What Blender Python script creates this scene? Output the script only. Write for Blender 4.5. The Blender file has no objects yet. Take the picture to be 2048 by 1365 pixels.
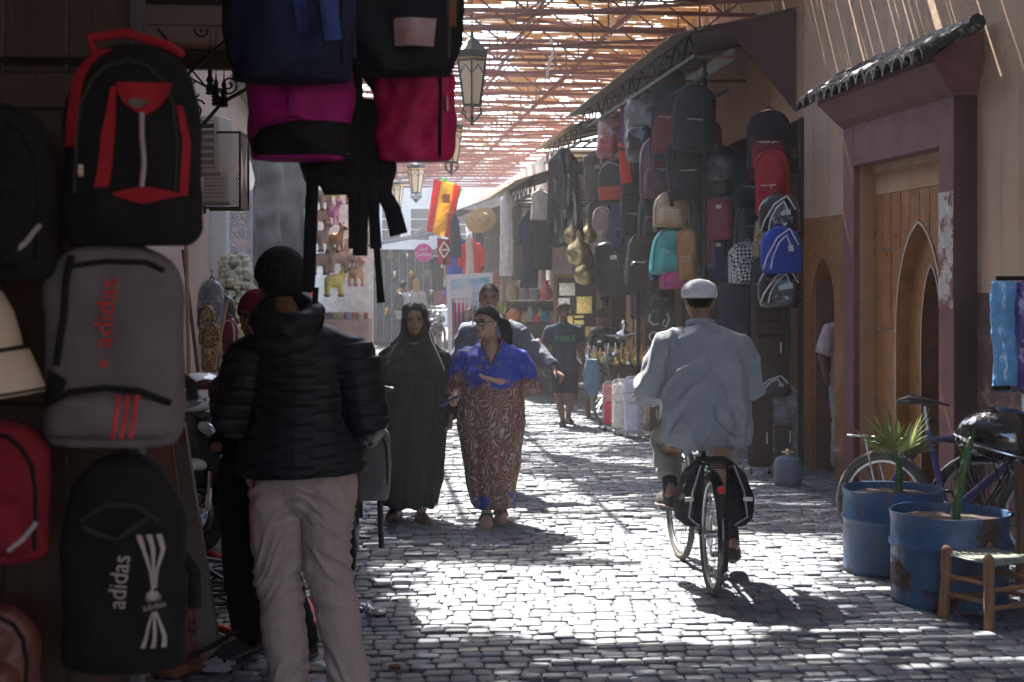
import bpy, bmesh, math, random
import numpy as np
from mathutils import Vector, Matrix, noise, Euler
R = math.radians
random.seed(7); rng = np.random.default_rng(7)
scene = bpy.context.scene; COL = scene.collection
FP, CH = 3000.0, 1.76                      # focal length in photo pixels, eye height
# ---- camera, world, sun, exposure ----
cam = bpy.data.objects.new('camera', bpy.data.cameras.new('camera')); COL.objects.link(cam)
cam.location = (0, 0, CH); cam.rotation_euler = (R(90), 0, 0)
cd = cam.data; cd.sensor_width = 36; cd.lens = 36*FP/2048; cd.shift_y = -127.5/2048
cd.clip_start = .05; cd.clip_end = 600
cd.dof.use_dof = True; cd.dof.focus_distance = 10; cd.dof.aperture_fstop = 5.0
scene.camera = cam
SUN_EL, SUN_AZ = R(55), R(-20)             # ahead of the camera and to the left
SV = Vector((math.sin(SUN_AZ)*math.cos(SUN_EL), math.cos(SUN_AZ)*math.cos(SUN_EL), math.sin(SUN_EL)))
world = bpy.data.worlds.new('World'); scene.world = world; world.use_nodes = True
wn = world.node_tree; wn.nodes.clear()
sky = wn.nodes.new('ShaderNodeTexSky'); sky.sky_type = 'NISHITA'; sky.sun_disc = False
sky.sun_elevation = SUN_EL; sky.sun_rotation = SUN_AZ; sky.dust_density = 2.0
bg = wn.nodes.new('ShaderNodeBackground'); bg.inputs[1].default_value = .15
wo = wn.nodes.new('ShaderNodeOutputWorld')
wn.links.new(sky.outputs[0], bg.inputs[0]); wn.links.new(bg.outputs[0], wo.inputs[0])
sl = bpy.data.lights.new('sun', 'SUN'); sl.energy = 4.6; sl.angle = R(.53); sl.color = (1, .95, .86)
sun = bpy.data.objects.new('sun', sl); COL.objects.link(sun)
sun.rotation_euler = SV.to_track_quat('Z', 'Y').to_euler(); sun.location = (0, 0, 30)
vs = scene.view_settings; vs.view_transform = 'Standard'; vs.look = 'None'; vs.gamma = 1; vs.use_curve_mapping = False
vs.exposure = 2.55
cy = scene.cycles
cy.max_bounces = 8; cy.diffuse_bounces = 4; cy.glossy_bounces = 3; cy.transmission_bounces = 4
cy.transparent_max_bounces = 8; cy.volume_bounces = 0; cy.use_denoising = True
cy.sample_clamp_indirect = 8; cy.caustics_reflective = False; cy.caustics_refractive = False
# ---- places: pixels of the photograph to points of the street ----
TH = math.atan(.1013); CT, ST = math.cos(TH), math.sin(TH)   # the street runs off to the left by TH
def P(px, py, d): return Vector(((px-1024)/FP*d, d, CH-(py-555)/FP*d))
def G(px, py): return P(px, py, FP*CH/(py-555))
def dep(px, a): return a/((px-1024)/FP*CT+ST)                # depth of pixel column px on the street-wise plane a
def W(px, py, a): return P(px, py, dep(px, a))
def S(a, b, z=0): return Vector((a*CT-b*ST, a*ST+b*CT, z))   # street frame: a across, b along
def Sab(v): return (v.x*CT+v.y*ST, -v.x*ST+v.y*CT)
# ---- meshes ----
class MB:
    def __init__(s): s.v = []; s.f = []
    def add(s, v, f):
        n = len(s.v); s.v += [tuple(p) for p in v]; s.f += [tuple(i+n for i in q) for q in f]; return s
    def box(s, c, d, rz=0, bev=0, M_=None):
        x, y, z = d[0]/2, d[1]/2, d[2]/2
        if bev:
            b = min(bev, x*.9, y*.9, z*.9); vs = []
            for k, (zz, i) in enumerate(((-z, b), (-z+b, 0), (z-b, 0), (z, b))):
                X, Y = x-i, y-i
                vs += [(-X+b, -Y, zz), (X-b, -Y, zz), (X, -Y+b, zz), (X, Y-b, zz), (X-b, Y, zz), (-X+b, Y, zz), (-X, Y-b, zz), (-X, -Y+b, zz)]
            fs = [tuple(range(7, -1, -1)), tuple(range(24, 32))]
            for k in range(3):
                for j in range(8): fs.append((k*8+j, k*8+(j+1) % 8, k*8+8+(j+1) % 8, k*8+8+j))
        else:
            vs = [(i*x, j*y, k*z) for k in (-1, 1) for j in (-1, 1) for i in (-1, 1)]
            fs = [(0, 2, 3, 1), (4, 5, 7, 6), (0, 1, 5, 4), (2, 6, 7, 3), (0, 4, 6, 2), (1, 3, 7, 5)]
        m = Matrix.Translation(Vector(c)) @ (M_.to_4x4() if M_ else Matrix.Rotation(rz, 4, 'Z'))
        return s.add([m @ Vector(p) for p in vs], fs)
    def bar(s, p, q, w, h=None):
        p, q = Vector(p), Vector(q); h = h or w; d = q-p
        if d.length < 1e-6: return s
        return s.box((p+q)/2, (w, h, d.length), M_=d.to_track_quat('Z', 'X').to_matrix())
    def rings(s, rs, cap=True, closed=False):
        n = len(rs[0]); o = len(s.v)
        for r in rs: s.v += [tuple(p) for p in r]
        m = len(rs)
        for i in range(m if closed else m-1):
            i2 = (i+1) % m
            for j in range(n):
                k = (j+1) % n; s.f.append((o+i*n+j, o+i*n+k, o+i2*n+k, o+i2*n+j))
        if cap and not closed:
            s.f.append(tuple(o+j for j in range(n-1, -1, -1))); s.f.append(tuple(o+(m-1)*n+j for j in range(n)))
        return s
    def tube(s, pts, r, n=8, closed=False, flat=1, round_=False, up=None):
        pts = [Vector(p) for p in pts]; m = len(pts)
        rs = list(r) if hasattr(r, '__len__') else [r]*m
        if round_ and not closed:
            d0 = (pts[0]-pts[1]).normalized(); d1 = (pts[-1]-pts[-2]).normalized(); A = (1.35, .95, .5)
            a, b = rs[0], rs[-1]
            pts = [pts[0]+d0*a*math.sin(t) for t in A]+pts+[pts[-1]+d1*b*math.sin(t) for t in A[::-1]]
            rs = [a*math.cos(t) for t in A]+rs+[b*math.cos(t) for t in A[::-1]]; m = len(pts)
        out = []; prev = None
        for i in range(m):
            if closed: t = pts[(i+1) % m]-pts[i-1]
            else: t = pts[min(i+1, m-1)]-pts[max(i-1, 0)]
            t = t.normalized() if t.length > 1e-9 else Vector((0, 0, 1))
            if up is not None: u = Vector(up)-t*Vector(up).dot(t)
            elif prev is None:
                u = Vector((0, 0, 1)) if abs(t.z) < .9 else Vector((0, 1, 0)); u = u-t*u.dot(t)
            else: u = prev-t*prev.dot(t)
            if u.length < 1e-6: u = t.orthogonal()
            u.normalize(); prev = u; w = t.cross(u)
            out.append([pts[i]+u*(rs[i]*flat*math.cos(2*math.pi*j/n))+w*(rs[i]*math.sin(2*math.pi*j/n)) for j in range(n)])
        return s.rings(out, True, closed)
    def loft(s, rr, n=36, fold=0, e=2.0, ph=0):
        """rr: (x, y, z, rx, ry[, fold amplitude]) from below upwards"""
        out = []
        for r in rr:
            x, y, z, rx, ry = r[:5]; am = r[5] if len(r) > 5 else 0; ring = []
            for j in range(n):
                t = 2*math.pi*j/n; c, q = math.cos(t), math.sin(t)
                k = 1+am*(math.sin(fold*t+ph)+.6*math.sin((fold*1.7+1)*t+2*ph+1)) if am else 1
                ring.append((x+k*rx*math.copysign(abs(c)**(2/e), c), y+k*ry*math.copysign(abs(q)**(2/e), q), z))
            out.append(ring)
        return s.rings(out)
    def ell(s, c, rx, ry, rz, M_=None, n=16, m=10):
        M_ = M_ or Matrix.Identity(3); c = Vector(c); out = []
        for i in range(m+1):
            t = math.pi*(.02+.96*i/m)-math.pi/2
            out.append([c+M_ @ Vector((rx*math.cos(t)*math.cos(2*math.pi*j/n), ry*math.cos(t)*math.sin(2*math.pi*j/n), rz*math.sin(t))) for j in range(n)])
        return s.rings(out)
    def lathe(s, prof, c=(0, 0, 0), n=20, M_=None, open_=False):
        M_ = M_ or Matrix.Identity(3); c = Vector(c)
        return s.rings([[c+M_ @ Vector((r*math.cos(2*math.pi*j/n), r*math.sin(2*math.pi*j/n), z)) for j in range(n)] for r, z in prof], not open_)
    def prism(s, poly, a, b, fn):
        """poly 2D, extruded from depth a to b; fn(x, y, depth) -> point"""
        n = len(poly); v = [fn(x, y, a) for x, y in poly]+[fn(x, y, b) for x, y in poly]
        return s.add(v, [tuple(range(n-1, -1, -1)), tuple(range(n, 2*n))]+[(i, (i+1) % n, n+(i+1) % n, n+i) for i in range(n)])
    def xf(s, m):
        s.v = [tuple(m @ Vector(p)) for p in s.v]; return s
    def join(s, o): return s.add(o.v, o.f)
    def mesh(s, name, smooth=40):
        me = bpy.data.meshes.new(name); me.from_pydata(s.v, [], s.f); me.validate()
        bm = bmesh.new(); bm.from_mesh(me); bmesh.ops.recalc_face_normals(bm, faces=bm.faces); bm.to_mesh(me); bm.free()
        if smooth:
            me.polygons.foreach_set('use_smooth', [True]*len(me.polygons))
            if smooth < 170: me.set_sharp_from_angle(angle=R(smooth))
        return me
def link(name, me, m=None, parent=None, label=None):
    o = bpy.data.objects.new(name, me); COL.objects.link(o)
    if m:
        if not me.materials: me.materials.append(m)
    if parent: o.parent = parent
    if label: o['label'] = label
    return o
def part(mb, name, m, parent, label=None, smooth=40, stuff=False):
    o = link(name, mb.mesh(name, smooth), m, parent, label)
    if stuff: o['kind'] = 'stuff'
    return o
def tag(o, label, cat, group=None):
    o['label'] = label; o['category'] = cat
    if group: o['group'] = group
    return o
def thing(name, label, cat, loc=(0, 0, 0), rz=0, group=None, rx=0, ry=0):
    o = bpy.data.objects.new(name, None); COL.objects.link(o); o.empty_display_size = .1
    o.location = loc; o.rotation_euler = (rx, ry, rz); return tag(o, label, cat, group)
def solo(mb, name, m, label, cat, loc=(0, 0, 0), rz=0, group=None, smooth=40, rx=0, ry=0):
    o = link(name, mb.mesh(name, smooth), m); o.location = loc; o.rotation_euler = (rx, ry, rz); return tag(o, label, cat, group)
def struct(mb, name, m, smooth=0):
    o = link(name, mb.mesh(name, smooth), m); o['kind'] = 'structure'; return o
def fuse(mb, vox=.012, it=4, amp=0, fr=(9, 9, 9), seed=0, fn=None, cut=None):
    """one continuous skin round overlapping solids, smoothed, then creased along its normals"""
    me = mb.mesh('fuse', 0); o = bpy.data.objects.new('fuse', me); COL.objects.link(o)
    m = o.modifiers.new('r', 'REMESH'); m.mode = 'VOXEL'; m.voxel_size = vox; m.use_smooth_shade = True
    if it:
        m = o.modifiers.new('s', 'SMOOTH'); m.iterations = it; m.factor = .5
    dg = bpy.context.evaluated_depsgraph_get(); e = bpy.data.meshes.new_from_object(o.evaluated_get(dg))
    bpy.data.objects.remove(o); bpy.data.meshes.remove(me)
    n = len(e.vertices); co = np.empty(n*3); e.vertices.foreach_get('co', co); co = co.reshape(-1, 3)
    if amp or fn:
        no = np.array([v.normal[:] for v in e.vertices]); off = Vector((seed*3.1, seed*1.7, seed*.9))
        if amp:
            k = Vector(fr)
            dd = np.array([1-2.2*abs(noise.noise(Vector((c[0]*k.x, c[1]*k.y, c[2]*k.z))+off)) + .5*noise.noise(Vector((c[0]*k.x*2.3, c[1]*k.y*2.3, c[2]*k.z*2.3))+off) for c in co])
            co = co+no*(dd*amp)[:, None]
        if fn:
            co = co+no*np.array([fn(*c) for c in co])[:, None]
    fs = [tuple(p.vertices) for p in e.polygons]
    if cut:
        fs = [f for f in fs if not cut(*(sum(co[i] for i in f)/len(f)))]
    r = MB(); r.v = [tuple(c) for c in co]; r.f = fs; bpy.data.meshes.remove(e); return r
# ---- materials ----
MATS = {}
def nt(name):
    m = bpy.data.materials.new(name); m.use_nodes = True; t = m.node_tree; t.nodes.clear()
    o = t.nodes.new('ShaderNodeOutputMaterial'); b = t.nodes.new('ShaderNodeBsdfPrincipled'); t.links.new(b.outputs[0], o.inputs[0])
    return m, t, b
def N(t, typ, **k):
    n = t.nodes.new(typ)
    for a, v in k.items():
        if a.startswith('i_'): n.inputs[a[2:].replace('_', ' ')].default_value = v
        else: setattr(n, a, v)
    return n
def coords(t, sc=(1, 1, 1), rot=(0, 0, 0)):
    tc = N(t, 'ShaderNodeTexCoord'); mp = N(t, 'ShaderNodeMapping'); mp.inputs['Scale'].default_value = sc; mp.inputs['Rotation'].default_value = rot
    t.links.new(tc.outputs['Object'], mp.inputs[0]); return mp.outputs[0]
def mixc(t, f, a, b):
    m = N(t, 'ShaderNodeMix', data_type='RGBA')
    for i, v in ((0, f), (6, a), (7, b)):
        if isinstance(v, (int, float)): m.inputs[i].default_value = v
        elif isinstance(v, tuple): m.inputs[i].default_value = (*v[:3], 1)
        else: t.links.new(v, m.inputs[i])
    return m.outputs[2]
def ramp(t, f, pts):
    r = N(t, 'ShaderNodeValToRGB'); e = r.color_ramp.elements
    while len(e) < len(pts): e.new(.5)
    for q, (p, c) in zip(e, pts): q.position = p; q.color = (c, c, c, 1) if isinstance(c, (int, float)) else (*c[:3], 1)
    t.links.new(f, r.inputs[0]); return r.outputs[0]
def noi(t, co, s, d=5, r=.6):
    n = N(t, 'ShaderNodeTexNoise'); n.inputs['Scale'].default_value = s; n.inputs['Detail'].default_value = d; n.inputs['Roughness'].default_value = r
    t.links.new(co, n.inputs['Vector']); return n.outputs[0]
def bump(t, b, h, st=.3, di=.01):
    n = N(t, 'ShaderNodeBump'); n.inputs['Strength'].default_value = st; n.inputs['Distance'].default_value = di
    t.links.new(h, n.inputs['Height']); t.links.new(n.outputs[0], b.inputs['Normal'])
def mul(c, k): return tuple(min(1, max(0, x*k)) for x in c[:3])
def M(name, c, r=.75, v=.22, s=7, b=.2, bs=90, metal=0, coat=0, c2=None, st=(1, 1, 1), di=.004, wear=None, spec=.5, wr=0):
    if name in MATS: return MATS[name]
    m, t, p = nt(name); co = coords(t, st); n = noi(t, co, s, 6, .65)
    f = ramp(t, n, [(.3, 0.), (.7, 1.)])
    col = mixc(t, f, mul(c, 1-v), c2 or mul(c, 1+v))
    if wear:                                   # wear = (colour, noise scale, threshold)
        w = ramp(t, noi(t, co, wear[1], 8, .7), [(wear[2], 0.), (wear[2]+.05, 1.)]); col = mixc(t, w, col, wear[0])
        t.links.new(ramp(t, w, [(0, r), (1, .85)]), p.inputs['Roughness'])
    else:
        t.links.new(ramp(t, n, [(.3, max(0, r-.06)), (.7, min(1, r+.08))]), p.inputs['Roughness'])
    t.links.new(col, p.inputs['Base Color'])
    p.inputs['Metallic'].default_value = metal; p.inputs['Coat Weight'].default_value = coat
    p.inputs['Specular IOR Level'].default_value = spec
    if b and wr:
        h1 = N(t, 'ShaderNodeMath', operation='MULTIPLY_ADD'); t.links.new(noi(t, co, 13, 3, .6), h1.inputs[0]); h1.inputs[1].default_value = wr*6; t.links.new(noi(t, co, bs, 3, .5), h1.inputs[2]); bump(t, p, h1.outputs[0], b, di)
    elif b: bump(t, p, noi(t, co, bs, 3, .5), b, di)
    MATS[name] = m; return m
def fab(name, c, r=.85, **k): return M(name, c, r, **{**dict(v=.2, s=11, b=.4, bs=260, di=.004, spec=.3, wr=1), **k})
def metal(name, c, r=.4, **k): return M(name, c, r, **{**dict(metal=1, v=.25, s=14, b=.1), **k})
def text(st, size=1, ext=0.0):
    cu = bpy.data.curves.new('t', 'FONT'); cu.body = st; cu.size = size; cu.extrude = ext; cu.align_x = 'CENTER'; cu.align_y = 'CENTER'; cu.resolution_u = 3
    o = bpy.data.objects.new('t', cu); COL.objects.link(o)
    e = bpy.data.meshes.new_from_object(o.evaluated_get(bpy.context.evaluated_depsgraph_get()))
    r = MB(); r.v = [tuple(v.co) for v in e.vertices]; r.f = [tuple(p.vertices) for p in e.polygons]
    bpy.data.objects.remove(o); bpy.data.curves.remove(cu); bpy.data.meshes.remove(e); return r
def arc(c, r, a0, a1, n, fn): return [fn(c[0]+r*math.cos(R(a0+(a1-a0)*i/n)), c[1]+r*math.sin(R(a0+(a1-a0)*i/n))) for i in range(n+1)]
def spiral(c, r0, turns, a0, n, fn, r1=.1): return [fn(c[0]+r0*(1-(1-r1)*i/n)*math.cos(R(a0)+turns*2*math.pi*i/n), c[1]+r0*(1-(1-r1)*i/n)*math.sin(R(a0)+turns*2*math.pi*i/n)) for i in range(n+1)]
def copy_tree(o, **kw):
    c = o.copy(); COL.objects.link(c)
    for ch in list(o.children):
        d = ch.copy(); COL.objects.link(d); d.parent = c
        for g in list(ch.children):
            e = g.copy(); COL.objects.link(e); e.parent = d
    for k, v in kw.items(): c[k] = v
    return c
# ================= SETTING =================
# ground
gm, t, p = nt('mortar'); co = coords(t); n = noi(t, co, 3)
vo = N(t, 'ShaderNodeTexVoronoi', feature='DISTANCE_TO_EDGE'); vo.inputs['Scale'].default_value = 8; t.links.new(co, vo.inputs['Vector'])
t.links.new(mixc(t, n, (.10, .095, .09), (.22, .21, .2)), p.inputs['Base Color']); p.inputs['Roughness'].default_value = .9; bump(t, p, ramp(t, vo.outputs[0], [(0, 0.), (.15, 1.)]), .6, .02)
g = MB(); g.add([(-120, -50, -.014), (120, -50, -.014), (120, 180, -.014), (-120, 180, -.014)], [(0, 1, 2, 3)])
ground = struct(g, 'ground', gm)
def cobmat(name, rnd):
    m, t, p = nt(name); co = coords(t); tc = N(t, 'ShaderNodeTexCoord')
    if rnd == 'isl': q = N(t, 'ShaderNodeNewGeometry').outputs['Random Per Island']
    else: q = N(t, 'ShaderNodeObjectInfo').outputs['Random']
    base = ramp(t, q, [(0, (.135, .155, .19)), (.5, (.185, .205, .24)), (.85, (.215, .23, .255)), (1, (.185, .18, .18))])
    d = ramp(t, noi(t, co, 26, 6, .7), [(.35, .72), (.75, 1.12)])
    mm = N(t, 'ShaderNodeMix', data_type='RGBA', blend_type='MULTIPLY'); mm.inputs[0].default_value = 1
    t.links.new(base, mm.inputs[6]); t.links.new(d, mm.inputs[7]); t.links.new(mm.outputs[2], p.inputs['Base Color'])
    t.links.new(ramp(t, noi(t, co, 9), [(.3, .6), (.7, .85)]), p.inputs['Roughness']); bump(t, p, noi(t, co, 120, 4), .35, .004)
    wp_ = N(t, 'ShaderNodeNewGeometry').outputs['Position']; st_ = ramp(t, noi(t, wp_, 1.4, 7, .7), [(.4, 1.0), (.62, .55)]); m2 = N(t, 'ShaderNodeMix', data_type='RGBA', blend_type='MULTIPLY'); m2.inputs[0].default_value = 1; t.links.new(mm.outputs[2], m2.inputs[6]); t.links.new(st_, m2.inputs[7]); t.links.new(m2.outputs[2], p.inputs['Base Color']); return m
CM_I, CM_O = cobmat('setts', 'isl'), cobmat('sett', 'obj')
def sett(sx, sy, j):
    """a pillow-topped paving sett"""
    r = random.Random(j); k = [r.uniform(.93, 1.0) for _ in range(8)]; vs = []
    an = [(-1, -.72), (-.72, -1), (.72, -1), (1, -.72), (1, .72), (.72, 1), (-.72, 1), (-1, .72)]
    for s, z in ((1.02, -.03), (1.0, -.004), (.94, .001), (.6, .003)):
        vs += [(x*s*sx/2*k[i], y*s*sy/2*k[i], z) for i, (x, y) in enumerate(an)]
    fs = [tuple(range(24, 32))]
    for q in range(3):
        for i in range(8): fs.append((q*8+i, q*8+(i+1) % 8, q*8+8+(i+1) % 8, q*8+8+i))
    return vs, fs
protos = [sett(1, 1, j) for j in range(10)]
ra = R(-1.5); cr, sr = math.cos(ra), math.sin(ra)
cells = []; b = 5.7; row = 0
while b < 27:
    dp = random.uniform(.085, .11); a = -2.6+random.uniform(0, .1)
    while a < 4.6:
        w = random.uniform(.085, .135); v = S(a+w/2, b+dp/2)
        v = Vector((v.x, v.y+.02*math.sin(v.x*1.7+b)+.016*noise.noise(Vector((v.x*1.3, b, 0))), 0))
        px = 1024+v.x/v.y*FP
        if -150 < px < 2200: cells.append((v.x, v.y, w*1.0, dp*.99, ra+TH*.6+random.gauss(0, .025), random.gauss(0, .003)-(.012 if random.random() < .05 else 0), random.randrange(10), px))
        a += w
    b += dp
def covered(c):
    px, py = c[7], 555+CH/c[1]*FP
    return not (0 < px < 2048) or py > 1372 or (px < 440) or (480 < px < 725 and py > 980) or (px > 1790 and py < 1290)
vis = sorted([c for c in cells if not covered(c)], key=lambda c: c[1])[:300]; vset = set(id(c) for c in vis)
smesh = []
for vs_, fs_ in protos:
    q = MB(); q.add(vs_, fs_); me = q.mesh('cobblestone', 60); me.materials.append(CM_O); smesh.append(me)
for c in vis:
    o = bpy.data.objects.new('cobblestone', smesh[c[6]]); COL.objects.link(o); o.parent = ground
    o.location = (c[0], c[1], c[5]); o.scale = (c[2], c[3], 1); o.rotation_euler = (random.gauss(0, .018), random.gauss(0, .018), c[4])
q = MB()
for c in cells:
    if id(c) in vset: continue
    vs_, fs_ = protos[c[6]]; ca, sa = math.cos(c[4]), math.sin(c[4]); tx, ty = random.gauss(0, .018), random.gauss(0, .018)
    q.add([(c[0]+x*c[2]*ca-y*c[3]*sa, c[1]+x*c[2]*sa+y*c[3]*ca, c[5]+z+x*c[2]*tx+y*c[3]*ty) for x, y, z in vs_], fs_)
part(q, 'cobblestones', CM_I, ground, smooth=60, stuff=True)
q = MB()
for i in range(170):
    v = S(random.choice((random.uniform(-1.2, 3.6), random.gauss(3.3, .3), random.gauss(-.4, .4))), random.uniform(6, 16)); s_ = random.uniform(.006, .02); a = random.uniform(0, 6.28); ca, sa = math.cos(a), math.sin(a); k = random.uniform(.35, 1)
    q.add([(v.x+x*ca*s_-y*sa*s_*k, v.y+x*sa*s_+y*ca*s_*k, z) for x, y, z in ((-1, 0, .008), (-.4, -1, .013), (.6, -.8, .016), (1, .1, .009), (.3, 1, .014), (-.5, .8, .018))]+[(v.x, v.y, .006)], [(0, 1, 2, 3, 4, 5)]+[(i_, 6, (i_+1) % 6) for i_ in range(6)])
o = link('litter', q.mesh('litter', 0), M('dry_litter', (.12, .09, .06), .9, v=.8, s=2, c2=(.42, .38, .32))); o['kind'] = 'stuff'
# ---- wall materials ----
def plaster(name, c, c2, dado=None, z0=1.6, streak=.5):
    m, t, p = nt(name); co = coords(t); stv = coords(t, (3, 3, .22))
    a = mixc(t, ramp(t, noi(t, co, 1.3, 6), [(.3, 0.), (.7, 1.)]), c, c2)
    a = mixc(t, ramp(t, noi(t, stv, 2.2, 5, .65), [(.5, 0.), (.78, streak)]), a, mul(c, .45))
    spk = ramp(t, noi(t, co, 16, 8, .75), [(.66, 0.), (.7, 1.)]); a = mixc(t, spk, a, mul(c, .3))
    if dado:
        sx = N(t, 'ShaderNodeSeparateXYZ'); tc = N(t, 'ShaderNodeTexCoord'); t.links.new(tc.outputs['Object'], sx.inputs[0])
        ad = N(t, 'ShaderNodeMath', operation='MULTIPLY_ADD'); t.links.new(noi(t, co, 9, 4), ad.inputs[0]); ad.inputs[1].default_value = .05; t.links.new(sx.outputs[2], ad.inputs[2])
        lt = N(t, 'ShaderNodeMath', operation='LESS_THAN'); t.links.new(ad.outputs[0], lt.inputs[0]); lt.inputs[1].default_value = z0
        dd = mixc(t, ramp(t, noi(t, co, 5, 8, .7), [(.48, 0.), (.62, 1.)]), dado, mul(dado, 2.1))
        a = mixc(t, lt.outputs[0], a, dd)
    pt = ramp(t, noi(t, co, 2.6, 8, .72), [(.60, 0.), (.625, .7)]); a = mixc(t, pt, a, mul(c, .72))
    t.links.new(a, p.inputs['Base Color']); p.inputs['Roughness'].default_value = .88; bump(t, p, noi(t, co, 14, 8, .7), .35, .02); return m
PEACH = plaster('peach_plaster', (.49, .325, .21), (.57, .405, .28), (.10, .05, .044), 1.68, .5)
PEACH2 = plaster('peach_plaster_plain', (.46, .29, .18), (.54, .37, .25))
OCHRE = plaster('ochre_plaster', (.40, .21, .11), (.47, .27, .15), streak=.25)
PALE = plaster('pale_plaster', (.46, .38, .32), (.55, .48, .42))
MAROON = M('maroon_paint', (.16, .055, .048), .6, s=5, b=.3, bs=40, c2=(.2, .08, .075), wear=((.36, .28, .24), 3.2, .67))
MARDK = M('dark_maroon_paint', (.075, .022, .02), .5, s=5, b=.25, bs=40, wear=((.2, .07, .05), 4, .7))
REDST = M('red_oxide_steel', (.23, .078, .05), .6, s=9, b=.1, wear=((.13, .045, .03), 7, .66))
WOODD = M('dark_wood', (.035, .018, .012), .5, v=.4, s=3, st=(6, 6, .5), b=.3, bs=30)
WOODB = M('brown_wood', (.13, .06, .03), .6, v=.4, s=3, st=(6, 6, .5), b=.3, bs=30)
WOODL = M('pale_wood', (.33, .2, .1), .65, v=.3, s=3, st=(6, 6, .6), b=.3, bs=30)
IRON = M('black_iron', (.015, .014, .014), .5, v=.3, s=20, b=.2, metal=.4)
STEEL = metal('worn_steel', (.5, .5, .52), .38)
CHROME = metal('chrome', (.75, .75, .77), .16)
BRASS = metal('brass', (.62, .42, .14), .3, v=.3)
WHITE = M('white_paint', (.75, .75, .73), .5, v=.06)
BLACKP = M('black_plastic', (.012, .012, .014), .4, v=.2)
RUBBER = M('tyre_rubber', (.02, .019, .018), .85, v=.3, s=30, b=.3)
DUSTY = M('dusty_tyre_rubber', (.09, .082, .07), .9, v=.4, s=25, b=.3)
def TILEM(name, c):
    return M(name, c, .32, v=.3, s=9, c2=mul(c, 1.5), b=.06, bs=30, coat=.2)
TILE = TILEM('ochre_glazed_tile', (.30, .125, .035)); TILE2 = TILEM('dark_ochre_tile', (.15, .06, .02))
GROUT = M('pale_grout', (.55, .48, .4), .9, v=.2)
# ---- right side: facade wall, pieces in the street frame (a across, b along) ----
aW, aP = 4.12, 3.96
def bb(px, a): return Sab(W(px, 555, a))[1]
bP0, bP1 = bb(1907, aP), bb(1686, aP)         # portal near / far edge
bShop = bb(1608, aW); bShopE = 25.5
def sbox(mb, a0, a1, b0, b1, z0, z1, bev=0): return mb.box(((a0+a1)/2, (b0+b1)/2, (z0+z1)/2), (abs(a1-a0), abs(b1-b0), abs(z1-z0)), 0, bev)
def sthing(name, label, cat, group=None): return thing(name, label, cat, (0, 0, 0), TH, group)
rw = sthing('plaster_wall', 'peach plastered wall with dark maroon dado beside the tiled portal', 'wall')
q = MB(); sbox(q, aW, 5.2, -16, bP0+.05, -.1, 7); sbox(q, aW, 5.2, bP0+.05, bP1-.05, 2.6, 7)
part(q, 'wall_face', PEACH, rw, smooth=0)
# wall between the portal and the shop, with the tiled alcove
al = sthing('alcove_wall', 'ochre wall strip with small tiled arch left of the portal', 'wall')
q = MB(); zt = 2.3; sbox(q, aW, 5.2, bP1-.05, bShop, zt, 7); part(q, 'wall_face', PEACH2, al, smooth=0)
def archpoly(b0, b1, z0, zs, za, n=8):
    """pointed arch outline: up the near jamb, over the point, down the far jamb"""
    h = (b1-b0)/2; pts = [(b0, z0), (b0, zs)]; tm = R(80); cv = []
    for i in range(1, n+1):
        th = tm*i/n; cv.append((h*(1-math.cos(th))/(1-math.cos(tm)), zs+(za-zs)*math.sin(th)/math.sin(tm)))
    pts += [(b0+x, z) for x, z in cv]+[(b1-x, z) for x, z in cv[-2::-1]]+[(b1, zs)]
    pts.append((b1, z0)); return pts
def arched_panel(mb, B0, B1, Z1, pts, a0, a1):
    """slab between B0..B1, 0..Z1 with the arch pts cut out, a0 (street face) to a1"""
    n = len(pts); outer = []
    for b, z in pts:
        c = (pts[0][0]+pts[-1][0])/2
        if z <= pts[1][1]: outer.append((B0 if b < c else B1, z))
        else:
            u = (b-pts[0][0])/(pts[-1][0]-pts[0][0]); outer.append((B0+(B1-B0)*u, Z1))
    for i in range(n-1):
        v = [];
        for aa in (a0, a1):
            v += [(aa, *pts[i]), (aa, *pts[i+1]), (aa, *outer[i+1]), (aa, *outer[i])]
        mb.add(v, [(0, 1, 2, 3), (7, 6, 5, 4), (0, 4, 5, 1)])
        if abs(outer[i][1]-outer[i+1][1]) > 1e-6 and abs(outer[i][0]-outer[i+1][0]) > 1e-6:   # fill the corner
            cz = (outer[i][0] if outer[i][1] < Z1 else outer[i+1][0], Z1)
            mb.add([(aa, *p) for aa in (a0, a1) for p in (outer[i], outer[i+1], cz)], [(0, 1, 2), (5, 4, 3)])
bA0, bA1 = bb(1678, aW+.04), bb(1631, aW+.04)
ap = archpoly(bA0, bA1, 0, 1.45, 1.93)
q = MB(); arched_panel(q, bP1-.05, bShop, zt-.003, ap, aW, aW+.5); part(q, 'arch_surround', TILE, al, smooth=0)
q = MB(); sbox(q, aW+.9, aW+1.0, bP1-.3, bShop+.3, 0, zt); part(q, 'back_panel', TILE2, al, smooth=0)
for z in np.arange(.16, 2.1, .33):
    for b0, b1 in ((bP1-.05, bA0-.012), (bA1+.012, bShop)):
        if b1-b0 < .03: continue
        q = MB(); sbox(q, aW-.008, aW+.01, b0+.006, b1-.006, z, min(z+.32, zt-.03), .002); part(q, 'tile', TILE, al, smooth=0)
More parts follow.
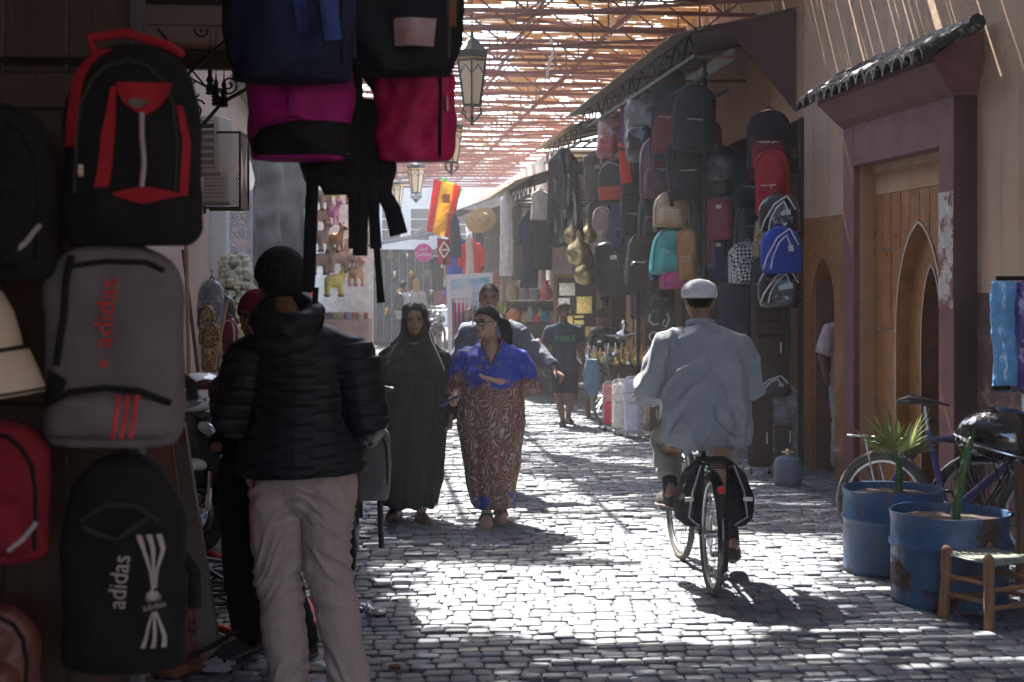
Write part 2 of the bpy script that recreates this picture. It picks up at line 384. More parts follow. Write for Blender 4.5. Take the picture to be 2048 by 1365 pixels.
# ---- the portal ----
po = sthing('tiled_portal', 'maroon framed portal with ochre tiled arch and glazed eave', 'portal')
oz = 2.66; o0, o1 = bb(1877, aP), bb(1707, aP); aB = aP+.17
q = MB()
for b0, b1 in ((bP0, o0), (o1, bP1)): q = MB(); sbox(q, aP, aB+.25, b0, b1, 0, 2.98, .006); part(q, 'pier', MAROON, po, smooth=0)
q = MB(); sbox(q, aP+.002, aB+.25, o0, o1, oz, 2.98); part(q, 'lintel', MAROON, po, smooth=0)
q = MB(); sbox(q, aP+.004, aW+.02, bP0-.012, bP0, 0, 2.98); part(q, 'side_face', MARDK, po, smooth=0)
q = MB(); sbox(q, aP+.05, aB+.004, o1-.006, o1-.002, 0, oz-.002); part(q, 'reveal', OCHRE, po, smooth=0)
q = MB()
prof = [(aP-.002, 2.98), (aP-.06, 3.03), (aP-.16, 3.14), (aP-.2, 3.18), (aP-.2, 3.22), (aW, 3.22), (aW, 2.98)]
ring = []
for (a, z), ex in zip(prof, (0, .03, .11, .14, .14, .14, 0)): ring.append(((a, bP0-ex-.012, z), (a, bP1+ex*.4, z)))
q.add([r[0] for r in ring]+[r[1] for r in ring], [tuple(range(7)), tuple(range(13, 6, -1))]+[(i, (i+1) % 7, 7+(i+1) % 7, 7+i) for i in range(7)])
part(q, 'cornice', MAROON, po, smooth=0)
q = MB(); sbox(q, aB, aB+.03, o0, o1, 2.42, oz-.001, .004); part(q, 'header_panel', OCHRE, po, smooth=0)
GLAZ = M('dark_glazed_clay', (.022, .025, .022), .26, v=.5, s=15, b=.5, bs=40, wear=((.22, .19, .16), 9, .54))  # pale patches paint in both dust and sunlit spots
q = MB(); q.prism([(aP-.19, 3.215), (aW, 3.215), (aW, 3.40), (aP, 3.36)], bP0-.12, bP1+.06, lambda a, z, b: (a, b, z)); part(q, 'mortar_bed', MAROON, po, smooth=0)
nT = 15
for i in range(nT):
    b = bP0-.2+(bP1-bP0+.32)*i/(nT-1); q = MB()
    out = []
    for k in range(6):
        u = k/5; a = aP-.33+.36*u; z = 3.19+.2*u+random.uniform(-.01, .01); r = .098-.014*u
        out.append([(a, b+r*math.cos(j/9*math.pi*1.0), z-.03+r*1.05*math.sin(j/9*math.pi)) for j in range(10)]+[(a, b+(r-.018)*math.cos(j/9*math.pi), z-.03+(r-.018)*math.sin(j/9*math.pi)) for j in range(9, -1, -1)])
    q.rings(out); q.xf(Matrix.Translation((0, 0, random.uniform(-.015, .015)))); part(q, 'roof_tile', GLAZ, po)
q = MB(); q.rings([[(aP+.04+.06*math.cos(j/8*math.pi*2), bP0-.3+(bP1-bP0+.5)*k/14, 3.42+.03*noise.noise(Vector((k*1.3, 0, 0)))+.06*math.sin(j/8*math.pi*2)) for j in range(8)] for k in range(15)]); part(q, 'ridge_cap', GLAZ, po)
# tiled wall inside: pieces with open joints over a grout bed, cut by the arch
ac0, ac1 = bb(1838, aB)-.48, bb(1838, aB)+.48
outer = archpoly(ac0, ac1, 0, 1.35, 2.18)
q = MB(); arched_panel(q, o0-.02, o1+.02, 2.425, outer, aB+.012, aB+.03); part(q, 'grout_bed', GROUT, po, smooth=0)
def inarch(b, z, A, gr=0):
    pts = A; c = (pts[0][0]+pts[-1][0])/2
    if z > max(p[1] for p in pts)+gr: return False
    hw = 0
    for (b0, z0), (b1, z1) in zip(pts[:len(pts)//2], pts[1:len(pts)//2+1]):
        if z0 <= z <= z1 and z1 > z0: hw = c-(b0+(b1-b0)*(z-z0)/(z1-z0))
    return abs(b-c) < hw+gr
def tiled(rows, A, a0, a1, B0, B1, tw, m, gap=.011):
    nb = max(1, round((B1-B0)/tw)); tw = (B1-B0)/nb
    for z0, z1 in rows:
        for i in range(nb):
            b0, b1 = B0+i*tw+gap/2, B0+(i+1)*tw-gap/2; K = 7; cols = []
            c = (A[0][0]+A[-1][0])/2
            for k in range(K+1):                 # clip each tile's lower edge to the arch
                b = b0+(b1-b0)*k/K; lo = z0+gap/2
                if inarch(b, lo, A, .004):
                    zz = np.linspace(lo, z1, 25); ok = [z for z in zz if not inarch(b, z, A, .004)]
                    lo = ok[0] if ok else None
                cols.append((b, lo))
            q = MB()
            for (ba, la), (b2, l2) in zip(cols, cols[1:]):
                if la is None or l2 is None: continue
                v = [(aa, *p) for aa in (a0, a1) for p in ((ba, la), (b2, l2), (b2, z1-gap/2), (ba, z1-gap/2))]
                q.add(v, [(0, 1, 2, 3), (7, 6, 5, 4), (0, 4, 5, 1), (2, 6, 7, 3), (0, 3, 7, 4), (1, 5, 6, 2)])
            if q.v: q.xf(Matrix.Translation((random.uniform(-.002, .002), 0, 0))); part(q, 'tile', TILE, po, smooth=0)
tiled([(1.98, 2.42), (1.35, 1.98), (.7, 1.35), (.05, .7)], outer, aB, aB+.014, o0, o1, .2, TILE)
inner = archpoly((ac0+ac1)/2-.21, (ac0+ac1)/2+.21, 0, 1.25, 1.86); aI = aB+.10
q = MB(); arched_panel(q, ac0-.1, ac1+.1, 2.3, inner, aI, aI+.03); part(q, 'niche_panel', TILE, po, smooth=0)
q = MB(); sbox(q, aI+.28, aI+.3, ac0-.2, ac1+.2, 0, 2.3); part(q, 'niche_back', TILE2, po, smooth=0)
def rim(A, a0, a1, th, name, m):
    q = MB(); n = len(A); c = (A[0][0]+A[-1][0])/2; I = []
    for b, z in A: I.append((b+th*(1 if b < c else -1 if b > c else 0), z-th if z > A[1][1] else z))
    for i in range(n-1):
        q.add([(aa, *p) for aa in (a0, a1) for p in (A[i], A[i+1], I[i+1], I[i])], [(0, 1, 2, 3), (7, 6, 5, 4), (0, 4, 5, 1), (2, 6, 7, 3)])
    part(q, name, m, po, smooth=0)
rim(outer, aB-.004, aI, .012, 'arch_lining', TILE); rim(outer, aB-.008, aB-.004, .014, 'arch_edge', GROUT); rim(inner, aI-.006, aI+.28, .01, 'arch_lining', TILE2); rim(inner, aI-.01, aI-.006, .012, 'arch_edge', GROUT)
q = MB(); sbox(q, aP-.003, aP, bP0+.004, o0-.004, 1.55, 2.34); part(q, 'torn_notice', M('torn_white_paper', (.5, .46, .42), .9, v=.3, s=9, wear=((.2, .09, .07), 6, .5)), po, smooth=0)
# ---- right side: shops beyond the portal (dark openings), upper wall, awnings ----
sh = sthing('bag_shop', 'peach upper wall over the dark open bag shop', 'building')
q = MB(); sbox(q, aW+.0, 5.4, bShop, bShopE, 3.25, 5.2); part(q, 'upper_wall', OCHRE, sh, smooth=0)
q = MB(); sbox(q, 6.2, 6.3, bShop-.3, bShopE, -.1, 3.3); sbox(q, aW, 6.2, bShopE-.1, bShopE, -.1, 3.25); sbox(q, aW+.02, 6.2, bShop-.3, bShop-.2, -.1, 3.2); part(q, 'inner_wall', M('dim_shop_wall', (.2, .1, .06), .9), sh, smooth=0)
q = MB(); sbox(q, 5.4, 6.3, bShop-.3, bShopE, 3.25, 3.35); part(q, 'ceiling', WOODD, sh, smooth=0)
for i, b in enumerate((bShop+.05, bShop+.2)):
    q = MB(); sbox(q, aW-.16-.12*i, aW-.12-.12*i, b-.02, b+.35, .02, 2.85-.1*i, .006)
    for z in (.5, 1.3, 2.1): sbox(q, aW-.175-.12*i, aW-.165-.12*i, b+.04, b+.29, z, z+.55, .004)
    part(q, 'door_leaf', WOODD, sh, smooth=0)
q = MB(); sbox(q, aW-.04, aW+.02, bShop-.002, bShop+.05, 0, 3.25); part(q, 'door_post', WOODD, sh, smooth=0)
q = MB(); q.tube([(aW-.02, bShop+1.0, 3.02), (aW-.02, bShop+2.3, 2.98)], .018, 8); part(q, 'pipe', STEEL, sh)
# bright plaster seen through the shop: pillars between the openings
for b in (16.6, 19.8, 22.6):
    q = MB(); sbox(q, aW+.02, aW+.5, b, b+.55, -.1, 3.25); part(q, 'pillar', OCHRE, sh, smooth=0)
# awning of sheet metal on steel brackets
SHEET = M('weathered_sheet', (.2, .165, .13), .75, v=.35, s=5, b=.3, bs=25, wear=((.14, .07, .045), 5, .6))
def awning(label, b0, b1, aO, zO, zI, drop, cat='awning', m=SHEET, fas=MARDK, aI_=None, web=True, group=None, wm=IRON, oh=.3):
    aI_ = aI_ or aW; r = sthing('awning', label, cat, group)
    q = MB(); n = 14; L = (b1-b0)/n
    for i in range(n):
        z = random.uniform(-.006, .006); v = [(aO-oh, b0+i*L, zO-.02-oh*.4+z), (aI_, b0+i*L, zI+z), (aI_, b0+(i+1)*L+.03, zI+z), (aO-oh, b0+(i+1)*L+.03, zO-.02-oh*.4+z)]
        q.add(v+[(x, y, w+.012) for x, y, w in v], [(3, 2, 1, 0), (4, 5, 6, 7), (0, 1, 5, 4), (1, 2, 6, 5), (2, 3, 7, 6), (3, 0, 4, 7)])
    part(q, 'sheet', m, r, smooth=0)
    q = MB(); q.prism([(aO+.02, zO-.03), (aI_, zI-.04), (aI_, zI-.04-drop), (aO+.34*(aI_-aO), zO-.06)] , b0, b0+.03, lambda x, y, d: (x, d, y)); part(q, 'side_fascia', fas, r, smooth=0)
    if web:
        q = MB(); q.bar((aO, b0, zO-.05), (aO, b1, zO-.05), .035); q.bar((aO, b0, zO-.3), (aO, b1, zO-.3), .035); k = int((b1-b0)/.3)
        for i in range(k):
            y0, y1 = b0+(b1-b0)*i/k, b0+(b1-b0)*(i+1)/k; q.bar((aO, y0, zO-.05 if i % 2 else zO-.3), (aO, y1, zO-.3 if i % 2 else zO-.05), .018)
        part(q, 'lattice_beam', wm, r, smooth=0)
        for i in range(5):
            y = b0+.1+(b1-b0-.2)*i/4; q = MB(); q.bar((aO, y, zO-.3), (aI_, y, zO-.28), .03); q.bar((aO, y, zO-.06), (aI_, y, zI-.06), .03); part(q, 'bracket', WOODB, r, smooth=0)
    return r
b1_ = bb(1392, 3.15)
awning('long weathered sheet awning with dark maroon side over the hanging backpacks', b1_, bb(1162, 3.15), 3.15, 4.15, 4.32, .95, oh=.22)
awning('lower sheet awning beyond the step, with lattice edge beam', bb(1166, 3.12)+.05, bb(1092, 3.12), 3.1, 3.98, 4.2, .4, oh=.16)
q = MB(); q.bar((0, 0, 0), (0, 1.25, 0), .05, .03)
fl = thing('fluorescent_light', 'twin tube fluorescent light under the long sheet awning', 'light', W(1466, 108, 3.85), 0)
p0 = Vector((0, 0, 0)); p1 = W(1372, 170, 3.6)-W(1466, 108, 3.85)
q = MB(); q.bar(p0, p1, .11, .05); part(q, 'housing', WHITE, fl, smooth=0)
for dz in (-.03, .03):
    q = MB(); q.tube([p0+Vector((-.04, 0, -.045+dz*.3))+Vector((dz, 0, 0)), p1+Vector((-.04, 0, -.045+dz*.3))+Vector((dz, 0, 0))], .015, 8); part(q, 'tube', WHITE, fl)
# ---- reed roof on red lattice trusses ----
rf = sthing('street_roof', '', 'roof'); del rf['label']; del rf['category']; rf['kind'] = 'structure'
ZR = 4.5
def poly_in(x, y, pl):
    c = False; j = len(pl)-1
    for i in range(len(pl)):
        if (pl[i][1] > y) != (pl[j][1] > y) and x < (pl[j][0]-pl[i][0])*(y-pl[i][1])/(pl[j][1]-pl[i][1])+pl[i][0]: c = not c
        j = i
    return c
# gaps cut in the mats, shaped to throw sun patches onto the paving
SUN_PATCHES = [[(796, 1126), (1010, 1130), (1230, 1132), (1620, 1112), (1700, 1175), (1580, 1230), (1500, 1296), (1260, 1290), (1010, 1266), (792, 1248)],
        [(1000, 930), (1120, 960), (1280, 1020), (1500, 1075), (1640, 1110), (1400, 1140), (1230, 1136), (1120, 1095), (1090, 1075), (1010, 1040), (860, 1030), (900, 940)],
        [(780, 1000), (900, 860), (960, 850), (1010, 960), (960, 1060), (860, 1045)],
        [(1480, 1070), (1640, 1065), (1700, 1105), (1690, 1165), (1600, 1170), (1460, 1120)],
        [(1020, 800), (1180, 800), (1210, 845), (1300, 880), (1160, 905), (1040, 905)]]
LP_ = [(944, 82, 17.2), (903, 236, 25), (832, 320, 33.5), (794, 356, 42)]
LH = [P(px, py, d)-Vector((0, 0, .5)) for px, py, d in LP_]; LH = [l+SV*((ZR+.46-l.z)/SV.z) for l in LH]  # mats are left out above each lantern to let sun reach its glass
def mats():
    q = MB(); q2 = MB(); b = 1.5
    while b < 47:
        near = b < 17.2
        w = random.uniform(.04, .06)*(3 if b < 3 else 1); a = -2.0; zz = ZR+.46
        sag = b
        while a < 4.4:
            L = random.uniform(.2, .5)*(3 if b < 3 else 1); c = S(a+L/2, b, zz); g_ = c-SV*(zz/SV.z)
            keep = b > 3 or random.random() > .04
            if g_.y > 3:
                px, py = 1024+g_.x/g_.y*FP, 555+CH/g_.y*FP
                jx, jy = px+10*noise.noise(Vector((g_.x*7, g_.y*7, 0))), py+5*noise.noise(Vector((g_.x*6, g_.y*6, 4)))
                op = any(poly_in(jx, jy, o) for o in SUN_PATCHES)
                if near:
                    hole = noise.noise(Vector((g_.x*5.5, g_.y*5, 2)))+.35*noise.noise(Vector((g_.x*14, g_.y*12, 7)))
                    dap = (.5 if a > 3.0 else .30) if px > 1450 and py > 1130 else .6
                    if 1100 < px < 1480 and 840 < py < 1060: dap = .36
                    if px < 800 and py > 1000 or py > 1290 and px < 1300: dap = .8
                    keep = not op and hole < dap
                else:
                    keep = noise.noise(Vector((a*2.2, b*2.4, 1))) < (.27 if b < 23 else .06 if b < 28 else -.1) and random.random() > (.04 if b < 23 else .12) and not (op and g_.y < 21 and random.random() < .7)
            if any((c-l).length < (.55 if i else .4) for i, l in enumerate(LH)): keep = False
            if keep:
                dz = random.uniform(-.02, .02)+(.05*noise.noise(Vector((a*.9, b*.8, 3))) if not near else 0); t = .012
                v = [(a-.02, b-w/2, zz+dz), (a+L+.02, b-w/2, zz+dz+random.uniform(-.01, .01)), (a+L+.02, b+w/2, zz+dz), (a-.02, b+w/2, zz+dz)]
                (q2 if near else q).add(v+[(x, y, z+t) for x, y, z in v], [(3, 2, 1, 0), (4, 5, 6, 7), (0, 1, 5, 4), (2, 3, 7, 6)])
            a += L
        b += w+(.003 if near else random.choice((.003, .008, .02)))
    return q, q2
rm, t, pz = nt('reed_matting'); co = coords(t, (3, 40, 3)); cc = mixc(t, noi(t, co, 3), (.34, .21, .10), (.60, .42, .22))
t.links.new(cc, pz.inputs['Base Color']); pz.inputs['Roughness'].default_value = .8
tr = N(t, 'ShaderNodeBsdfTranslucent'); t.links.new(cc, tr.inputs[0]); ms = N(t, 'ShaderNodeMixShader'); ms.inputs[0].default_value = .38
t.links.new(pz.outputs[0], ms.inputs[1]); t.links.new(tr.outputs[0], ms.inputs[2]); t.links.new(ms.outputs[0], [n for n in t.nodes if n.type == 'OUTPUT_MATERIAL'][0].inputs[0])
mq, mq2 = mats(); part(mq, 'reed_mats', rm, rf, smooth=0, stuff=True); part(mq2, 'near_shade_mats', M('dark_opaque_reeds', (.13, .09, .055), .9, v=.4, s=3, st=(3, 40, 3)), rf, smooth=0, stuff=True)  # unseen near mats made darker and opaque to cut bounced light below
b = 5.0; i = 0
while b < 46:
    if 8 < b < 13.4: b += 1.15; i += 1; continue
    q = MB(); q.bar((-1.9, b, ZR), (4.3, b, ZR), .038); q.bar((-1.9, b, ZR+.42), (4.3, b, ZR+.42), .038); k = 12
    for j in range(k):
        a0, a1 = -1.9+6.2*j/k, -1.9+6.2*(j+1)/k; q.bar((a0, b, ZR if j % 2 else ZR+.42), (a1, b, ZR+.42 if j % 2 else ZR), .02)
        if j % 2: q.bar((a0, b, ZR), (a0, b, ZR+.42), .018)
    part(q, 'truss', REDST, rf, smooth=0)
    if i % 2 == 0:
        q = MB(); q.bar((-1.9, b, ZR+.44), (4.3, b+3.0, ZR+.44), .035); part(q, 'diagonal_brace', REDST, rf, smooth=0)
        q = MB(); q.bar((4.3, b, ZR-.02), (-1.9, b+3.0, ZR-.02), .03); part(q, 'diagonal_brace', REDST, rf, smooth=0)
    b += 1.15; i += 1
for a in (-1.2, -.1, 1.0, 2.1, 3.2):
    q = MB(); q.bar((a, 13.5, ZR+.44), (a, 46, ZR+.44), .04); part(q, 'purlin', REDST, rf, smooth=0)
# ---- left side ----
aL = -1.45
lw = sthing('left_wall', 'pale peach wall behind the parked scooter', 'wall')
bl0, bl1 = bb(352, aL), 20.0
q = MB(); sbox(q, aL-1, aL, bl0-3.5, bl1, -.1, 5.6); part(q, 'wall_face', plaster('pale_peach_plaster', (.56, .41, .31), (.64, .5, .4), streak=.2), lw, smooth=0)
# near left: dark timber door and canopy of the stall the camera stands beside
st = thing('stall_door', 'dark brown timber door leaf carrying the nearest backpacks', 'door', P(0, 555, 3.62))
x0, x1 = P(-900, 0, 3.62).x-P(0, 0, 3.62).x, P(262, 0, 3.62).x-P(0, 0, 3.62).x
for k in range(9):
    q = MB(); a0 = x0+(x1-x0)*k/9; q.box((a0+(x1-x0)/18, .02, -.5), ((x1-x0)/9-.004, .03, 2.9), bev=.004); part(q, 'board', WOODD, st, smooth=0)
for z in (.45, -.35, -1.2):
    q = MB(); q.box(((x0+x1)/2, -.004, z), (x1-x0-.03, .02, .09), bev=.004); part(q, 'rail', WOODD, st, smooth=0)
q = MB(); q.box((x1+.012, .01, -.35), (.03, .06, 3.2), bev=.006); part(q, 'door_post', M('grey_door_post', (.045, .05, .06), .6), st, smooth=0)
q = MB(); q.tube([(x0, -.03, .52), (x1, -.03, .52)], .008, 8); part(q, 'hanging_rail', IRON, st)
ca = sthing('timber_canopy', 'dark timber boarded canopy overhead at the left', 'canopy')
for k in range(26):
    q = MB(); b = -4.1+k*.56; sbox(q, -1.9, -.3 if b > 2.6 else .9, b, b+.545, 3.3+.004*(k % 2), 3.33, .003); part(q, 'board', WOODB, ca, smooth=0)  # rear boards widened over the camera to block sky light on the bags
for b in (-2.5, 1.2, 4.6, 7.9, 10.3):
    q = MB(); sbox(q, -1.9, -.3, b, b+.09, 3.17, 3.297); part(q, 'joist', WOODD, ca, smooth=0)
q = MB(); q.bar(S(-.33, -4.1, 3.22)-S(0, 0, 0), S(-.33, 10.4, 3.22), .06, .1); q.xf(Matrix.Rotation(-TH, 4, 'Z')); part(q, 'edge_beam', M('grey_timber', (.24, .19, .15), .75, st=(6, 6, .6)), ca, smooth=0)
ns = sthing('light_blocking_mass', 'unseen plaster mass added behind the timber door to block light', 'building')
q = MB(); sbox(q, -4, -2.1, -16, 8.55, -.1, 5.6); part(q, 'wall_face', OCHRE, ns, smooth=0)  # solid block out of view, added to keep light out
hp = thing('hanging_pole', 'iron pole under the canopy with the hanging backpacks', 'pole', P(455, -60, 4.5))
q = MB(); q.tube([(-1.0, 0, 0), (1.3, 0, 0)], .02, 10); part(q, 'pole', IRON, hp)
q = MB(); q.tube([(-.9, 0, 0), (-.9, .1, 3.31-hp.location.z)], .01, 6); q.tube([(.35, 0, 0), (.35, .1, 3.31-hp.location.z)], .01, 6); part(q, 'hanger_rod', IRON, hp)
# ================= BAGS =================
def fW(t, br=.1, tr=.4):
    w = 1.0
    if t < br: w *= .78+.22*math.sqrt(max(0, 1-((br-t)/br)**2))
    if t > 1-tr: w *= max(.0, 1-((t-(1-tr))/tr)**2.6)**.5
    return max(.05, w)
def fD(t, top=.55):
    return (.86+.14*math.sqrt(min(1, t/.12)))*(1-(1-top)*max(0, (t-.25)/.75)**1.4)*(1 if t < .93 else max(.25, 1-((t-.93)/.07)**2*.7))
class Bag:
    """soft rounded bag; local frame: x across, -y towards the viewer, hung from the top, z = 0 at its base"""
    def __init__(s, w, h, d, tr=.4, br=.1, top=.55, e=3, sd=0): s.w, s.h, s.d, s.tr, s.br, s.top, s.e, s.sd = w, h, d, tr, br, top, e, sd
    def fy(s, x, t):                       # y of the front face at normalised x (-1..1), t (0..1)
        wx = fW(t, s.br, s.tr); u = min(.999, abs(x)/wx)
        return -s.d/2*fD(t, s.top)*(1-u**s.e)**(1/s.e)-s.lump(x*s.w/2, -1, t*s.h)
    def lump(s, x, y, z):
        k = 5/s.w; return getattr(s, 'lk', 1)*s.w*.05*noise.noise(Vector((x*k+s.sd, y*.4+s.sd*2, z*k*.7)))+s.w*.014*noise.noise(Vector((x*k*2.6, s.sd, z*k*2.2)))
    def at(s, x, t, off=0): return (x*s.w/2, s.fy(x, t)-off, t*s.h)
    def body(s, n=32, m=24):
        out = []
        for i in range(m+1):
            u = i/m; t = .5-.5*math.cos(math.pi*u); ring = []
            wx, dy = s.w/2*fW(t, s.br, s.tr), s.d/2*fD(t, s.top)
            if i in (0, m): dy *= .7
            for j in range(n):
                a = 2*math.pi*j/n; c, q = math.cos(a), math.sin(a)
                x = wx*math.copysign(abs(c)**(2/s.e), c); y = dy*math.copysign(abs(q)**(2/s.e), q)*(1 if q < 0 else .8)
                l = s.lump(x, -1 if y < 0 else 1, t*s.h)
                ring.append((x+(l*.5 if c > 0 else -l*.5)*abs(c), y+(-l if q < 0 else l)*abs(q), t*s.h))
            out.append(ring)
        return MB().rings(out)
    def pocket(s, wf=.8, t0=.05, t1=.5, dd=.35, dome=.3):
        """raised front pocket"""
        q = MB(); K, L = 12, 10; th = s.d*dd; g_ = []
        for i in range(L+1):
            v = i/L; t = t0+(t1-t0)*v; k = wf*(1-dome*max(0, (v-.55)/.45)**2); row = []
            for j in range(K+1):
                u = -1+2*j/K; ed = min(1, (1-abs(u))*5)**.5*min(1, v*6+.02)**.5*min(1, (1-v)*6+.02)**.5
                x = u*k*min(1, fW(t, s.br, s.tr)); p = s.at(x, t); row.append((p[0], p[1]-th*ed+.004, p[2]))
            g_.append(row)
        o = len(q.v); q.v += [p for r in g_ for p in r]
        for i in range(L):
            for j in range(K): a = i*(K+1)+j; q.f.append((a, a+1, a+K+2, a+K+1))
        return q, lambda x, t: g_[min(L, max(0, round((t-t0)/(t1-t0)*L)))][min(K, max(0, round((x/wf+1)/2*K)))]
    def patch(s, rows, off=.004, K=7, L=12):
        """cloth panel lying on the front: rows of (t, x left, x right)"""
        q = MB(); ts = [r[0] for r in rows]; g_ = []
        for i in range(L+1):
            t = ts[0]+(ts[-1]-ts[0])*i/L; l = np.interp(t, ts, [r[1] for r in rows]); r_ = np.interp(t, ts, [r[2] for r in rows])
            g_.append([s.at(l+(r_-l)*j/K, t, off) for j in range(K+1)])
        q.v += [p for r in g_ for p in r]; n = (L+1)*(K+1); q.v += [(x, y+off*.8, z) for x, y, z in q.v[:n]]
        for i in range(L):
            for j in range(K): a = i*(K+1)+j; q.f += [(a, a+1, a+K+2, a+K+1), (n+a+K+1, n+a+K+2, n+a+1, n+a)]
        for i in range(L):
            for c in (0, K): a = i*(K+1)+c; q.f.append((a, a+K+1, n+a+K+1, n+a))
        return q
    def line(s, pts, r=.004, off=.002, n=6):
        P_ = []
        for (x0, t0), (x1, t1) in zip(pts, pts[1:]):
            for k in range(6): P_.append(s.at(x0+(x1-x0)*k/6, t0+(t1-t0)*k/6, off))
        P_.append(s.at(*pts[-1], off)); return MB().tube(P_, r, n)
    def arch(s, k=.88, t0=.08, t1=1, r=.004, off=.002):
        pts = [(-k, t0), (-k, .35)]
        for i in range(9):
            a = math.pi*(1-i/8); t = .5+(t1*.97-.5)*math.sin(a)**.8; x = k*math.cos(a); w = fW(t, s.br, s.tr)*.93; pts.append((max(-w, min(w, x)), t))
        return s.line(pts+[(k, .35), (k, t0)], r, off)
    def decal(s, mb, x, t, size, rot=0, off=.006, asp=1):
        """flat print laid on the front: size in metres"""
        c, q = math.cos(rot), math.sin(rot); o = MB(); o.f = mb.f
        for v in mb.v:
            X, Z = v[0]*size*asp, v[1]*size; X, Z = X*c-Z*q, X*q+Z*c
            xn, tn = x+X/(s.w/2), t+Z/s.h; o.v.append((X+x*s.w/2, s.fy(max(-.97, min(.97, xn)), max(.02, min(.98, tn)))-off, tn*s.h))
        return o
def strap_mb(pts, w=.035, t=.006): return MB().tube(pts, w/2, 8, flat=t/w*2, up=(0, 1, 0))
BAGF = {}
def cm(c, r=.85, kind='cloth'):
    key = (tuple(round(x, 3) for x in c), r, kind)
    if key not in BAGF:
        nm = 'bag_%s_%d' % (kind, len(BAGF))
        BAGF[key] = {'cloth': lambda: fab(nm, c, r), 'leather': lambda: M(nm, c, .45, v=.15, s=10, b=.25, bs=120, coat=.15), 'shiny': lambda: M(nm, c, .22, v=.2, s=9, b=.6, bs=22, di=.02, coat=.6)}[kind]()
    return BAGF[key]
ZIPM = metal('zip_metal', (.6, .58, .5), .35)
PIPE_W = M('white_piping', (.62, .6, .58), .5)
def plastic_film():
    m, t, p = nt('clear_plastic_film'); p.inputs['Base Color'].default_value = (.95, .95, .97, 1); p.inputs['Roughness'].default_value = .18
    tr = N(t, 'ShaderNodeBsdfTransparent'); mx = N(t, 'ShaderNodeMixShader'); co = coords(t)
    t.links.new(ramp(t, noi(t, co, 9, 5), [(.35, .1), (.75, .42)]), mx.inputs[0])
    t.links.new(tr.outputs[0], mx.inputs[1]); t.links.new(p.outputs[0], mx.inputs[2]); t.links.new(mx.outputs[0], [n for n in t.nodes if n.type == 'OUTPUT_MATERIAL'][0].inputs[0])
    bump(t, p, noi(t, co, 16, 6, .7), .9, .03); return m
FILM = plastic_film()
